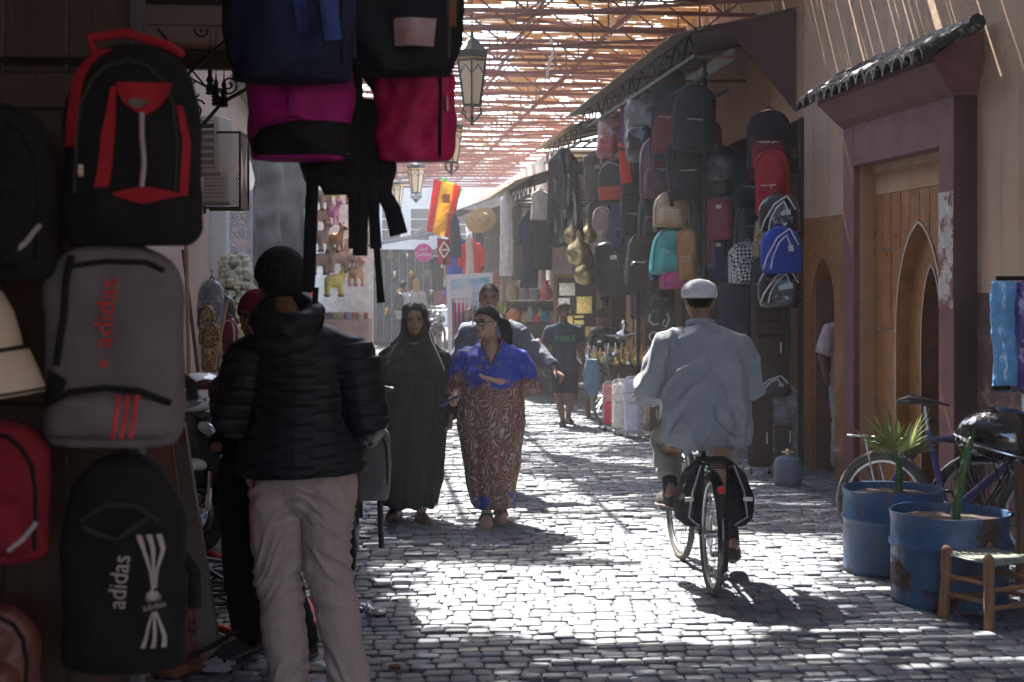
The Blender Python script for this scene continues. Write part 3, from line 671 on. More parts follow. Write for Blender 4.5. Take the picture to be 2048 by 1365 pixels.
def bag(label, bx, a, c, c2=None, style='pack', kind='cloth', yaw=0, group=None, ratio=.62, sd=None, film=False, d=None, roll=0, name='backpack', cat=None, straps=True):
    """a bag placed by the box it fills in the photograph, on the street-wise plane a (or at depth d)"""
    x0, y0, x1, y1 = bx; cx = (x0+x1)/2; dd = d or dep(cx, a); s = FP/dd; w, h = (x1-x0)/s, (y1-y0)/s; base = P(cx, y1, dd)
    sd = sd if sd is not None else random.uniform(0, 40); wb = w/(abs(math.cos(yaw))+ratio*abs(math.sin(yaw))); dp = wb*ratio
    if group == 'backpacks hung outside the shop at the right': wb *= 1.2; h *= 1.14; dp = wb*ratio; roll = roll+random.uniform(-.09, .09); yaw += random.uniform(-.15, .25)
    r = thing(name, label, cat or ('backpack' if name == 'backpack' else 'bag'), base, yaw, group, ry=roll)
    tr = {'pack': .38, 'box': .12, 'mini': .5, 'slim': .25, 'duffel': .6, 'round': .6}[style]
    B = Bag(wb, h, dp, tr, .1 if style != 'duffel' else .3, .6 if style != 'box' else .85, 3, sd); mb_ = cm(c, kind=kind); m2 = cm(c2 or mul(c, .55), kind=kind)
    part(B.body(), 'body', mb_, r, smooth=60)
    if style in ('pack', 'mini', 'slim'):
        pk, pf = B.pocket(.78, .06, .5 if style != 'mini' else .58, .3); part(pk, 'front_pocket', m2 if c2 else mb_, r, smooth=60)
        tz = .45 if style != 'mini' else .5; q = MB().tube([Vector(pf(x*.1*.62, tz))+Vector((0, -.004, 0)) for x in range(-8, 9, 2)], .0045, 6); part(q, 'zip', ZIPM, r)
        q = MB().tube([Vector(pf(.2, tz))+Vector((0, -.008, -.002)), Vector(pf(.2, tz))+Vector((0, -.012, -.035))], .005, 6); part(q, 'zip_pull', ZIPM, r)
        part(B.arch(.9, .06, 1, .0045, .001), 'zip', cm(mul(c, .3)), r)
    elif style == 'duffel':
        for k, tt in ((.9, .93), (.55, .8)):
            part(B.line([(-k, .12), (-k*.8, .35), (-k*.2, tt*.8), (k*.5, tt), (k*.92, tt*.62)], .007, .003), 'piping', PIPE_W, r)
        q = MB(); q.box(Vector(B.at(.45, .52, .006)), (w*.13, .006, h*.14), bev=.002); part(q, 'badge', M('pale_badge', (.5, .48, .42), .5), r)
    elif style == 'box':
        q = B.patch([(.86, -.96, .96), (.9, -.96, .96), (.94, -.9, .9)], .006); part(q, 'flap_edge', m2, r)
        q = MB(); q.box(Vector(B.at(0, .7, .006)), (w*.2, .008, h*.08), bev=.003); part(q, 'clasp', ZIPM, r)
        if c2: part(B.patch([(.2, -.9, -.2), (.8, -.9, -.3)], .005), 'side_panel', m2, r)
    else:
        part(B.patch([(.08, -.7, .7), (.2, -.95, .95), (.38, -.92, .92)], .006), 'lower_panel', m2, r)
        part(B.arch(.8, .1, .95, .004, .002), 'zip', ZIPM, r)
    yb = B.d*.1; q = MB().tube([(-w*.09, yb, h*.975), (-w*.07, yb, h*1.03), (0, yb, h*1.055), (w*.07, yb, h*1.03), (w*.09, yb, h*.975)], .008, 8, round_=True); part(q, 'handle', m2, r)
    if straps and style in ('pack', 'mini', 'slim'):
        for sx in (-1, 1):
            x = sx*wb*.3; q = strap_mb([(x*.6, B.d*.25, h*.95), (x*1.1, B.d*.62, h*.7), (x*1.35, B.d*.6, h*.35), (x*1.4, B.d*.42, h*.05), (x*1.3, B.d*.35, -h*.12)], .03+wb*.03); part(q, 'strap', m2, r, smooth=60)
    q = MB().tube([(0, yb, h*1.05), (0, yb, h*1.12), (.012, yb, h*1.16), (0, yb, h*1.2), (-.012, yb, h*1.17)], .0035, 6); part(q, 'hook', IRON, r)
    if film:
        B2 = Bag(wb*1.06, h*1.04, dp*1.1, tr*.8, .1, .75, 3, sd+1); part(B2.body().xf(Matrix.Translation((0, 0, -h*.015))), 'plastic_wrapper', FILM, r, smooth=60)
    return r, B
# ---- nearest bags on the door ----
g0 = 'backpacks hung on the dark timber door'
BLK, GRY, RED_, CRIM = fab('black_pack_cloth', (.008, .009, .012)), fab('grey_pack_cloth', (.128, .124, .145), s=5), fab('red_pack_cloth', (.30, .016, .028)), fab('dark_red_cloth', (.17, .012, .025))
def near_bag(label, bx, d, tr, m, top=.6, ratio=.55, yaw=0, sd=3, br=.1):
    x0, y0, x1, y1 = bx; s = FP/d; w, h = (x1-x0)/s, (y1-y0)/s
    r = thing('backpack', label, 'backpack', P((x0+x1)/2, y1, d), yaw, g0); B = Bag(w, h, w*ratio, tr, br, top, 2.8, sd)
    part(B.body(48, 36), 'body', m, r, smooth=60); return r, B
r, B = near_bag('black backpack with red panels and red handle on the timber door', (128, 88, 402, 492), 3.3, .42, BLK, sd=5, ratio=.5)
part(B.patch([(.28, -.42, -.22), (.55, -.32, -.13), (.77, -.2, -.13)], .006), 'panel', RED_, r)
part(B.patch([(.63, .24, .3), (.68, .02, .5), (.74, -.1, .62), (.79, -.12, .66)], .008), 'panel', RED_, r)
part(B.patch([(.24, .78, .88), (.5, .8, .9), (.68, .72, .8)], .006), 'panel', RED_, r)
part(B.patch([(.2, .24, .3), (.235, -.1, .76), (.25, -.16, .8), (.265, 0, .62), (.28, .2, .4)], .01), 'panel', RED_, r)
part(B.patch([(.48, -.9, -.72), (.8, -.82, -.64), (.9, -.66, -.5), (.955, -.42, -.2)], .012), 'strap', RED_, r)
part(B.line([(.25, .64), (.28, .5), (.3, .4), (.27, .28)], .006, .012), 'zip', M('pale_violet_cord', (.3, .28, .38), .5), r)
q = B.patch([(.665, .14, .22), (.69, .06, .34), (.71, .1, .3)], .014); part(q, 'badge', BLACKP, r)
q = MB().tube([(-.09, .02, B.h*.97), (-.1, .02, B.h*1.035), (-.02, .02, B.h*1.06), (.07, .02, B.h*1.0), (.1, .02, B.h*.96)], .011, 8, round_=True); part(q, 'handle', RED_, r)
part(B.arch(.72, .25, .93, .005, .003), 'zip', cm((.03, .03, .035)), r)
q = MB(); q.box(B.at(-.62, .36, .012), (.012, .01, .03), bev=.003); part(q, 'zip_pull', ZIPM, r)
def trefoil():
    q = MB()
    for a, l in ((-32, .40), (0, .5), (32, .40)):
        out = []
        for k in range(7): u = k/6; out.append((math.sin(math.pi*u)**.8*.12, u*l+.0))
        sa, ca = math.sin(R(a)), math.cos(R(a)); v = []
        for x, z in out: v += [(-x*ca+z*sa, x*sa+z*ca), (x*ca+z*sa, -x*sa+z*ca)]
        q.add([(x, y, 0) for x, y in v], [(2*i, 2*i+1, 2*i+3, 2*i+2) for i in range(6)])
    for k in range(3):
        y = .10-k*.085; q.add([(-.34+k*.03, y, 0), (.34-k*.03, y, 0), (.33-k*.03, y+.045, 0), (-.33+k*.03, y+.045, 0)], [(0, 1, 2, 3)])
    return q
r, B = near_bag('grey backpack with red lettering and three red stripes', (92, 485, 366, 890), 3.3, .25, GRY, top=.75, sd=9, ratio=.5)
REDP = M('red_print', (.50, .03, .04), .6, v=.1)
q, pf = B.pocket(.98, .04, .27, .22, .75); part(q, 'front_pocket', GRY, r, smooth=60)
part(B.patch([(.38, -.86, -.84), (.33, -.86, -.55), (.26, -.9, -.62), (.22, -.92, -.82)][::-1], .01), 'mesh_pocket', BLK, r)
part(B.line([(-.72, .4), (-.62, .6), (-.58, .8), (-.5, .93)], .009, .004), 'zip', BLK, r)
part(B.line([(-.55, .88), (0, .905), (.55, .9), (.8, .86)], .006, .003), 'seam', BLK, r)
part(B.line([(-.92, .2), (-.5, .275), (0, .295), (.5, .28), (.9, .22)], .007, .01), 'seam', BLK, r)
part(B.decal(text('adidas', 1), -.0, .655, .062, R(90-4), .007, 1.0), 'lettering', REDP, r, smooth=0)
part(B.decal(trefoil(), -.02, .40, .030, R(-2), .007), 'emblem', REDP, r, smooth=0)
for k in range(3):
    part(B.patch([(.055, .13+k*.13, .18+k*.13), (.16, .17+k*.13, .22+k*.13), (.262, .21+k*.13, .26+k*.13)], .034), 'stripe', REDP, r)
q = strap_mb([(B.w*.40, .1, B.h*.32), (B.w*.49, .1, B.h*.28), (B.w*.50, .1, B.h*.2)], .03); part(q, 'strap', BLK, r)
r, B = near_bag('black backpack with pale lettering and flared stripes, lowest on the door', (128, 905, 372, 1335), 3.3, .45, BLK, top=.7, sd=13, ratio=.55, br=.05)
GP = M('grey_print', (.36, .35, .36), .7, v=.1)
part(B.decal(text('adidas', 1), .06, .43, .056, R(90-6), .008, .85), 'lettering', GP, r, smooth=0)
part(B.decal(trefoil(), .6, .35, .05, R(6), .008), 'emblem', GP, r, smooth=0)
part(B.decal(text('adidas', 1), .61, .318, .019, R(10), .008, 1.0), 'lettering', GP, r, smooth=0)
for k in range(3):
    x = .34+k*.15; part(B.patch([(.40, .575+k*.024, .595+k*.024), (.48, .53+k*.05, .565+k*.05), (.57, x+.06-k*.0, x+.12), (.64, x-.02, x+.06)], .008), 'stripe', GP, r)
    x = .42+k*.16; part(B.patch([(.13, x-.02, x+.05), (.18, x+.05-k*.02, x+.10-k*.02), (.29, .575+k*.024, .595+k*.024)], .008), 'stripe', GP, r)
part(B.line([(-.6, .7), (-.2, .77), (.3, .77), (.66, .7)], .006, .004), 'zip', cm((.03, .03, .036)), r)
part(B.line([(-.55, .68), (-.3, .64), (0, .62), (.3, .68), (.5, .72)], .006, .012), 'seam', cm((.03, .03, .036)), r)
q = strap_mb([(B.w*.42, .06, B.h*.5), (B.w*.53, .05, B.h*.42), (B.w*.52, .06, B.h*.25)], .03); part(q, 'strap', BLK, r)
for lb, bx, m, tr, sd in (('black backpack cut by the left frame edge beside the red panelled one', (-150, 205, 112, 560), BLK, .4, 17), ('dark red backpack at the left frame edge under the cream hat', (-120, 840, 100, 1120), CRIM, .35, 21), ('brown leather bag in the bottom left corner', (-120, 1205, 80, 1420), M('brown_leather', (.10, .035, .025), .5, b=.2), .5, 25)):
    r, B = near_bag(lb, bx, 3.25, tr, m, sd=sd)
    part(B.arch(.85, .1, .95, .005, .002), 'zip', BLK, r); q, _ = B.pocket(.8, .06, .5, .3); part(q, 'front_pocket', m, r, smooth=60)
    part(B.line([(.5, .12), (.75, .2), (.92, .3)], .006, .03), 'seam', cm((.3, .3, .33)), r)
CREAM = M('cream_felt', (.52, .48, .42), .7, v=.06, b=.2)
ht = thing('hat', 'cream white hat with dark band hanging at the left frame edge', 'hat', P(-72, 802, 3.2), 0, None, ry=R(-7))
q = MB().lathe([(.168, 0), (.170, .006), (.158, .05), (.146, .092), (.130, .098), (.128, .09), (.150, .02), (.160, .004)], n=48, open_=True); part(q, 'brim', CREAM, ht, smooth=60)
q = MB().lathe([(.134, .09), (.131, .13), (.122, .18), (.105, .222), (.07, .246), (.02, .256), (.001, .256)], n=48); part(q, 'crown', CREAM, ht, smooth=60)
q = MB().tube([(.1375*math.cos(t), .1375*math.sin(t), .098+.004*math.sin(t)) for t in np.linspace(0, 6.2832, 49)[:-1]], .006, 8, closed=True); part(q, 'band', BLK, ht, smooth=180)
q = MB().tube([(.130*math.sin(t)*1.0, -.131*math.cos(t)*.97, .1+.14*k) for t, k in ((.75, 0), (.78, .25), (.8, .5))]+[(.07, -.085, .21), (.03, -.06, .24)], .003, 6); part(q, 'piping', BLK, ht)
q = MB().tube([(.1705*math.cos(t), .1705*math.sin(t), .006) for t in np.linspace(0, 6.2832, 49)[:-1]], .003, 6, closed=True); part(q, 'edge_binding', BLK, ht, smooth=180)
# ---- bags hanging at the top centre ----
g1 = 'backpacks hanging from the pole at the top'
NAVYD = fab('navy_pack_cloth', (.012, .018, .045)); MAG = fab('magenta_cloth', (.36, .012, .19), .6); CRIMP = fab('crimson_cloth', (.40, .008, .085), .55); DGR = fab('dark_grey_cloth', (.04, .04, .045))
def hang(label, bx, d, m, tr=.5, ratio=.6, top=.7, yaw=0, sd=0, br=.15):
    x0, y0, x1, y1 = bx; s = FP/d; w, h = (x1-x0)/s, (y1-y0)/s
    r = thing('backpack', label, 'backpack', P((x0+x1)/2, y1, d), yaw, g1); B = Bag(w, h, w*ratio, tr, br, top, 2.15, sd); B.lk = 2.2; part(B.body(48, 36), 'body', m, r, smooth=60); return r, B
r, B = hang('large navy backpack hanging at the top, left of the pole group', (446, -180, 716, 165), 4.4, NAVYD, .3, sd=31, br=.5)
part(B.patch([(.25, .2, .36), (.5, .1, .3), (.8, .05, .25)], .008), 'panel', fab('blue_panel', (.03, .05, .16)), r); part(B.arch(.8, .1, .95, .006, .003), 'zip', BLK, r)
q = strap_mb([(B.w*.2, -B.d*.55, B.h*.95), (B.w*.3, -B.d*.7, B.h*.6), (B.w*.36, -B.d*.6, B.h*.2)], .05); part(q, 'strap', fab('blue_strap', (.04, .06, .2)), r)
r, B = hang('magenta and black backpack hanging below the navy one', (494, 85, 704, 322), 4.6, MAG, .4, sd=37, br=.5, ratio=.7)
part(B.patch([(.03, -.75, .9), (.15, -.95, .98), (.26, -.6, .98), (.31, .1, .98)], .008, 10), 'lower_panel', BLK, r); part(B.line([(-.1, .3), (-.12, .6), (-.1, .9)], .004, .002), 'seam', cm((.2, .01, .1)), r)
part(B.line([(-.75, .25), (-.4, .3), (0, .34), (.3, .3)], .004, .002), 'seam', cm((.2, .01, .1)), r)
r, B = hang('crimson backpack hanging at the right of the pole group', (752, 130, 908, 324), 4.7, CRIMP, .2, sd=41, br=.2, ratio=.6)
part(B.line([(.66, .05), (.68, .5), (.66, .95)], .006, .003), 'seam', BLK, r); q = MB().tube([B.at(.82, .66, .005), B.at(.84, .5, .012)], .005, 6); part(q, 'zip_pull', ZIPM, r)
part(B.patch([(.86, -.95, .98), (.9, -.9, .9), (.97, -.6, .6)], .012), 'top_flap', BLK, r)
r, B = hang('black backpack with dark straps hanging between magenta and crimson ones', (690, -150, 922, 150), 4.45, BLK, .3, sd=43, br=.2)
part(B.arch(.8, .1, .95, .006, .003), 'zip', cm((.05, .05, .06)), r)
part(B.patch([(.16, -.1, .55), (.34, -.12, .6)], .012), 'picture_panel', M('pale_printed_panel', (.42, .42, .4), .6, v=.35, s=14, c2=(.3, .12, .1)), r)
part(B.patch([(.3, .82, .93), (.62, .84, .95)], .012), 'panel', fab('green_orange_trim', (.04, .12, .03), c2=(.25, .06, .03), s=6, v=.3), r)
r, B = hang('grey and black backpack with long dangling black straps', (600, 195, 792, 372), 4.8, DGR, .3, sd=47, br=.3)
part(B.patch([(.05, -.8, .8), (.2, -.95, .95), (.3, -.95, .95)], .008), 'lower_panel', BLK, r); part(B.patch([(.32, -.55, .1), (.55, -.55, .1)], .008), 'panel', fab('pale_grey_cloth', (.16, .16, .15)), r)
def px_strap(pts, w, d, off=0):
    return MB().tube([P(x, y, d+off)-r.location for x, y in pts], [ww/2*d/FP for ww in w] if hasattr(w, '__len__') else w/2*d/FP, 8, flat=.22, up=(0, 1, 0))
for pts, w in (([(628, 300), (622, 430), (618, 560), (616, 585)], 26), ([(632, 575), (630, 608)], 12), ([(690, 150), (700, 300), (706, 400), (706, 498)], (70, 60, 20, 18)),
               ([(735, 320), (722, 430), (720, 512)], 30), ([(752, 200), (736, 330), (748, 430), (752, 498)], (60, 52, 22, 24)), ([(748, 430), (757, 540), (762, 606)], (14, 13, 16)),
               ([(700, 80), (780, 200), (770, 340), (768, 388)], (40, 46, 40, 30)), ([(766, 385), (785, 420), (798, 470)], (30, 34, 36)), ([(640, 330), (655, 372), (770, 372), (775, 300)], 40)):
    part(px_strap(pts, w, 4.7), 'strap', BLK, r, smooth=60)
# ---- the right hand shop's bags ----
gs = 'backpacks hung outside the shop at the right'
aF, aM, aR = 3.28, 3.42, 3.88
SP_ = [
 ('navy backpack with a faded red side, hung highest under the awning', (1298, 158, 1362, 322), aF, (.02, .026, .045), (.2, .045, .045), 'slim', 'cloth', .5),
 ('charcoal backpack with pale grey stripe panel beside the navy one', (1346, 186, 1424, 304), aF+.05, (.03, .03, .036), None, 'pack', 'cloth', -.15),
 ('purple backpack wrapped in plastic behind the shiny black one', (1240, 205, 1290, 300), aF+.03, (.18, .02, .16), None, 'slim', 'cloth', .5),
 ('shiny black backpack in clear plastic left of the navy one', (1253, 200, 1320, 322), aF, (.014, .014, .018), None, 'pack', 'shiny', .35),
 ('red sequined backpack in plastic, leftmost of the top row', (1194, 232, 1244, 318), aF, (.42, .03, .035), None, 'slim', 'shiny', .3),
 ('brown grey leather rucksack with buckles under the sequined one', (1172, 318, 1222, 402), aF, (.06, .055, .05), None, 'box', 'shiny', .2),
 ('black round backpack with a red orange lower panel', (1198, 330, 1258, 408), aF, (.02, .022, .03), (.55, .06, .03), 'round', 'cloth', .3),
 ('black backpack with bright red front panel over grey base', (1244, 292, 1310, 388), aF+.04, (.025, .026, .03), (.6, .03, .025), 'box', 'cloth', .35),
 ('plum leather backpack with vertical zips at the middle of the display', (1282, 288, 1352, 398), aF, (.13, .045, .07), (.1, .035, .055), 'pack', 'leather', .2),
 ('large plain black backpack right of the plum leather one', (1342, 290, 1412, 400), aF+.1, (.02, .017, .022), None, 'pack', 'cloth', -.1),
 ('tan mini backpack with thin straps above the teal one', (1308, 392, 1372, 456), aF-.05, (.52, .35, .2), None, 'mini', 'leather', .15),
 ('teal mini backpack with dark front zip', (1302, 468, 1372, 552), aF-.06, (.07, .40, .36), None, 'mini', 'leather', .12),
 ('grey black soft backpack under the buckled rucksack', (1172, 402, 1222, 478), aF, (.045, .045, .05), None, 'round', 'cloth', .2),
 ('tall black backpack left of the tan mini one', (1243, 382, 1288, 478), aF+.02, (.018, .018, .022), None, 'pack', 'cloth', .2),
 ('black leather backpack behind the tan mini one', (1278, 392, 1330, 484), aF+.1, (.022, .02, .024), None, 'pack', 'leather', .1),
 ('pale pink fringed shoulder bag at the left of the display', (1186, 425, 1226, 508), aF-.03, (.55, .4, .36), None, 'slim', 'cloth', .5),
 ('navy blue flat shoulder bag right of the fringed one', (1222, 420, 1266, 500), aF+.05, (.045, .05, .14), None, 'slim', 'cloth', .2),
 ('black leather backpack with a row of gold studs', (1198, 496, 1266, 592), aF, (.016, .016, .02), None, 'box', 'leather', .1),
 ('grey trimmed backpack seen edge on behind the dark brown one', (1248, 470, 1284, 572), aF+.08, (.14, .16, .17), None, 'slim', 'cloth', .8),
 ('dark brown backpack left of the teal one', (1258, 476, 1318, 578), aF+.02, (.045, .026, .028), (.05, .03, .03), 'pack', 'cloth', .3),
 ('hot pink round bag below the teal one', (1326, 540, 1378, 578), aF, (.62, .03, .2), None, 'round', 'leather', 0),
 ('tan orange shoulder bag behind the teal one', (1358, 470, 1398, 560), aF+.1, (.4, .18, .05), None, 'slim', 'leather', .3),
 ('black soft handbag under the plain black backpack', (1366, 400, 1414, 560), aM+.2, (.015, .014, .016), None, 'slim', 'leather', .2),
 ('black small backpack just above the cyclist', (1362, 540, 1416, 604), aM+.1, (.016, .016, .019), None, 'mini', 'leather', .2),
 ('mottled dark green backpack in plastic on the back panel', (1408, 322, 1474, 402), aR-.1, (.03, .034, .03), None, 'pack', 'shiny', .2),
 ('crimson pink leather backpack on the back panel', (1411, 398, 1466, 480), aR-.12, (.42, .045, .1), None, 'box', 'leather', .25),
 ('navy backpack with pale grey side below the crimson one', (1414, 474, 1464, 556), aR-.1, (.03, .04, .1), (.2, .21, .25), 'box', 'cloth', .4),
 ('dark grey small bag under the navy and grey one', (1420, 548, 1466, 608), aR-.08, (.04, .04, .05), None, 'mini', 'cloth', .3),
 ('black green backpack with a pale zip line on the back panel', (1466, 330, 1526, 424), aR, (.022, .03, .028), None, 'pack', 'cloth', .1),
 ('very dark teal backpack above the checkered one', (1470, 415, 1526, 496), aR, (.016, .034, .032), None, 'pack', 'leather', .15),
 ('black and white checkered backpack', (1461, 494, 1534, 574), aR-.1, (.5, .5, .44), None, 'pack', 'cloth', .15),
 ('dark half round bag below the checkered one', (1476, 570, 1536, 606), aR-.05, (.016, .022, .022), None, 'round', 'leather', 0),
 ('maroon and black striped backpack, highest at the right', (1496, 235, 1578, 345), aR-.2, (.02, .012, .016), (.16, .015, .025), 'pack', 'cloth', .3),
 ('red sports backpack with black straps at the right', (1512, 316, 1578, 434), aR-.22, (.32, .018, .022), (.3, .015, .02), 'slim', 'cloth', .35),
 ('leopard print bag edge behind the blue sports bag', (1506, 446, 1546, 520), aR-.1, (.22, .16, .09), None, 'slim', 'cloth', .6),
 ('black sports bag with white piping, topmost of three', (1522, 398, 1598, 470), aR-.28, (.018, .018, .022), None, 'duffel', 'shiny', .25),
 ('royal blue sports bag with white piping', (1526, 464, 1604, 548), aR-.3, (.03, .055, .32), None, 'duffel', 'cloth', .25),
 ('black sports bag with white piping, lowest of three', (1520, 542, 1602, 616), aR-.28, (.02, .018, .02), None, 'duffel', 'shiny', .25),
 ('black backpack in the shadow behind the red black one', (1290, 320, 1340, 420), aM+.1, (.014, .014, .016), None, 'pack', 'cloth', .1),
 ('black backpack in the shadow left of the navy blue flat one', (1222, 470, 1262, 560), aM+.15, (.013, .013, .015), None, 'pack', 'cloth', .1),
 ('charcoal backpack tucked between the plum and crimson ones', (1384, 330, 1420, 430), aM+.25, (.018, .018, .022), None, 'pack', 'cloth', .1),
 ('black backpack tucked left of the crimson pink one', (1380, 430, 1420, 540), aM+.3, (.013, .013, .014), None, 'pack', 'cloth', .1),
 ('black backpack tucked between the crimson and dark teal ones', (1448, 420, 1486, 520), aR+.03, (.014, .015, .016), None, 'pack', 'cloth', .1),
 ('dark blue backpack deep in shadow above the mottled green one', (1420, 300, 1468, 350), aR+.05, (.014, .016, .026), None, 'pack', 'cloth', .1),
 ('black backpack deep in shadow below the navy and grey one', (1396, 560, 1440, 640), aR+.0, (.013, .013, .015), None, 'pack', 'cloth', .1),
 ('dull red backpack in the shadow under the sequined one', (1232, 372, 1272, 446), aM, (.2, .02, .025), None, 'pack', 'cloth', .2),
 ('bottle green backpack behind the plum leather one', (1322, 300, 1372, 392), aM+.1, (.015, .04, .03), None, 'pack', 'cloth', -.1),
 ('black backpack hanging low behind the dark brown one', (1296, 560, 1344, 640), aM+.15, (.013, .013, .015), None, 'mini', 'leather', .1),
 ('dark purple small bag low behind the studded one', (1264, 572, 1302, 630), aM+.1, (.07, .02, .07), None, 'mini', 'leather', .1),
 ('black backpack low at the left end of the display', (1180, 512, 1216, 600), aM, (.013, .013, .015), None, 'pack', 'cloth', .2),
 ('dark grey backpack deep behind the crimson pink one', (1436, 372, 1482, 440), aR+.05, (.03, .03, .034), None, 'pack', 'cloth', .2),
 ('black backpack deep between checkered bag and cyclist cap', (1432, 520, 1476, 604), aR+.04, (.013, .013, .016), None, 'pack', 'cloth', .1),
 ('wine red backpack in shadow right of the charcoal one', (1392, 250, 1440, 340), aM+.3, (.1, .015, .025), None, 'pack', 'cloth', .1),
 ('dark brown sports bag edge left of the lowest sports bag', (1502, 528, 1540, 612), aR-.15, (.05, .035, .035), None, 'slim', 'cloth', .5)]
SHOPBAGS = {}
for lb, bx, a, c, c2, sty, kd, yw in SP_:
    nm = 'shoulder_bag' if 'shoulder bag' in lb or 'handbag' in lb or 'round bag' in lb else 'sports_bag' if 'sports bag' in lb else 'bag' if 'bag edge' in lb or 'small bag' in lb else 'backpack'
    SHOPBAGS[lb[:14]] = bag(lb, bx, a, c, c2, sty, kd, -yw, gs, name=nm, film='plastic' in lb and 'behind' not in lb)
r, B = SHOPBAGS['charcoal backp']; part(B.patch([(.42, -.45, -.05), (.7, -.2, .1), (.93, .0, .25)], .008), 'panel', cm((.3, .3, .33)), r); part(B.patch([(.12, .62, .9), (.3, .6, .95)], .01), 'panel', cm((.12, .12, .14)), r)
r, B = SHOPBAGS['navy backpack ']; part(B.patch([(.3, -.95, -.55), (.85, -.7, -.35)], .008), 'side_panel', cm((.28, .06, .06)), r)
r, B = SHOPBAGS['black leather ']
for k in range(7):
    q = MB().ell(B.at(-.75+.25*k, .56, .004), .006, .006, .006, n=8, m=6); part(q, 'stud', BRASS, r)
q = MB(); q.box(B.at(.1, .8, .006), (.045, .005, .02), bev=.002); part(q, 'badge', M('copper_badge', (.4, .15, .08), .4), r)
r, B = SHOPBAGS['pale pink frin']
for k in range(7):
    x = -.7+.23*k; q = MB().tube([B.at(x, .72, .006), B.at(x, .45, .012), B.at(x+.05, .18, .014)], .005, 6); part(q, 'fringe', cm((.5, .36, .33)), r)
ck, t, p = nt('checkered_cloth'); co = coords(t, rot=(0, R(45), 0)); ch = N(t, 'ShaderNodeTexChecker'); ch.inputs['Scale'].default_value = 38; ch.inputs[1].default_value = (.62, .62, .55, 1); ch.inputs[2].default_value = (.014, .014, .016, 1)
t.links.new(co, ch.inputs[0]); t.links.new(ch.outputs[0], p.inputs['Base Color']); p.inputs['Roughness'].default_value = .7
lp, t, p = nt('leopard_print'); co = coords(t); v1 = N(t, 'ShaderNodeTexVoronoi'); v1.inputs['Scale'].default_value = 42; t.links.new(co, v1.inputs['Vector'])
t.links.new(mixc(t, ramp(t, v1.outputs[0], [(.18, 0.), (.3, 1.), (.42, 1.), (.5, 0.)]), (.42, .28, .14), (.03, .018, .014)), p.inputs['Base Color']); p.inputs['Roughness'].default_value = .7
for key, mm in (('black and whit', ck), ('leopard print ', lp)):
    for ch_ in SHOPBAGS[key][0].children:
        if ch_.name.split('.')[0] in ('body', 'front_pocket'): ch_.data.materials[0] = mm
r, B = SHOPBAGS['tan mini backp']
for x in (.75, 1.0):
    q = strap_mb([(x*B.w*.5, .05, B.h*.55), (x*B.w*.62, .03, -.1), (x*B.w*.6+.03, .03, -.5), (x*B.w*.55, .04, -.62)], .022); part(q, 'strap', cm((.5, .34, .2), kind='leather'), r)
# hanging rails behind the shop bags
hr = sthing('display_rack', 'dark display rails holding the backpacks of the shop', 'rack')
for a, b0, b1, z in ((3.3, b1_+.2, 22, 3.7), (3.5, b1_+.2, 22, 3.55)):
    q = MB(); q.tube([(a, b0, z), (a, b1, z)], .018, 8); part(q, 'rail', IRON, hr)
for b in (14.6, 15.6, 16.8, 18.2, 20): 
    q = MB(); q.tube([(3.4, b, z) for z in (.0, 3.9)], .02, 8); part(q, 'upright', IRON, hr)
q = MB(); sbox(q, 4.02, 4.05, bShop+.6, 17.4, 1.2, 3.1); part(q, 'back_board', WOODD, hr, smooth=0)
# ---- suitcases and things standing on the ground before the shop ----
def suitcase(label, bx, d, c, yaw=0, film=False, ratio=.45, name='suitcase', shelf=None, group=None, kind='cloth'):
    x0, y0, x1, y1 = bx; s = FP/d; w, h = (x1-x0)/s, (y1-y0)/s; wb = w/(abs(math.cos(yaw))+ratio*abs(math.sin(yaw)))
    base = P((x0+x1)/2, y1, d); base.z = max(0, base.z) if shelf is None else shelf
    r = thing(name, label, 'suitcase', base, yaw, group); m = cm(c, kind=kind); dk = cm(mul(c, .45), kind=kind)
    q = MB(); q.box((0, 0, h*.5+.03), (wb, wb*ratio, h-.06), bev=.035); part(q, 'shell', m, r)
    q = MB(); q.box((0, -wb*ratio/2, h*.32+.03), (wb*.8, .05, h*.5), bev=.02); part(q, 'front_pocket', m, r)
    for z in (.25, .78):
        q = MB(); q.box((0, 0, h*z), (wb+.008, wb*ratio+.008, .012), bev=.004); part(q, 'seam', dk, r)
    q = MB().tube([(-.06, 0, h-.03), (-.05, 0, h+.015), (.05, 0, h+.015), (.06, 0, h-.03)], .01, 8); part(q, 'handle', BLACKP, r)
    for sx in (-1, 1):
        q = MB(); q.lathe([(.004, -.014), (.028, -.014), (.028, .014), (.004, .014)], (sx*wb*.36, -wb*ratio*.3, .028), 12, Matrix.Rotation(R(90), 3, 'Y')); part(q, 'wheel', BLACKP, r)
    q = MB(); q.box((wb*.25, -wb*ratio/2-.03, h*.45), (.012, .006, .1), bev=.002); part(q, 'zip_pull', ZIPM, r)
    if film:
        q = MB(); q.loft([(0, 0, .02, wb*.53, wb*ratio*.6, .02), (0, 0, h*.3, wb*.56, wb*ratio*.66, .04), (0, 0, h*.7, wb*.55, wb*ratio*.64, .04), (0, 0, h*1.0, wb*.53, wb*ratio*.6, .05), (0, 0, h*1.06, wb*.3, wb*ratio*.35, .12)], 40, 7, 5, random.uniform(0, 6)); part(q, 'plastic_wrapper', FILM, r, smooth=60)
    return r
suitcase('tall navy suitcase standing behind the cyclist shoulder', (1438, 598, 1506, 800), 14.6, (.02, .025, .05), -.1, shelf=.72)
suitcase('large dark brown suitcase in the shop under the sports bags', (1502, 612, 1580, 772), 14.2, (.05, .028, .018), -.1, shelf=.76)
suitcase('dark maroon suitcase with pale edge beside the cyclist', (1494, 784, 1546, 948), 13.35, (.045, .016, .018), -.1)
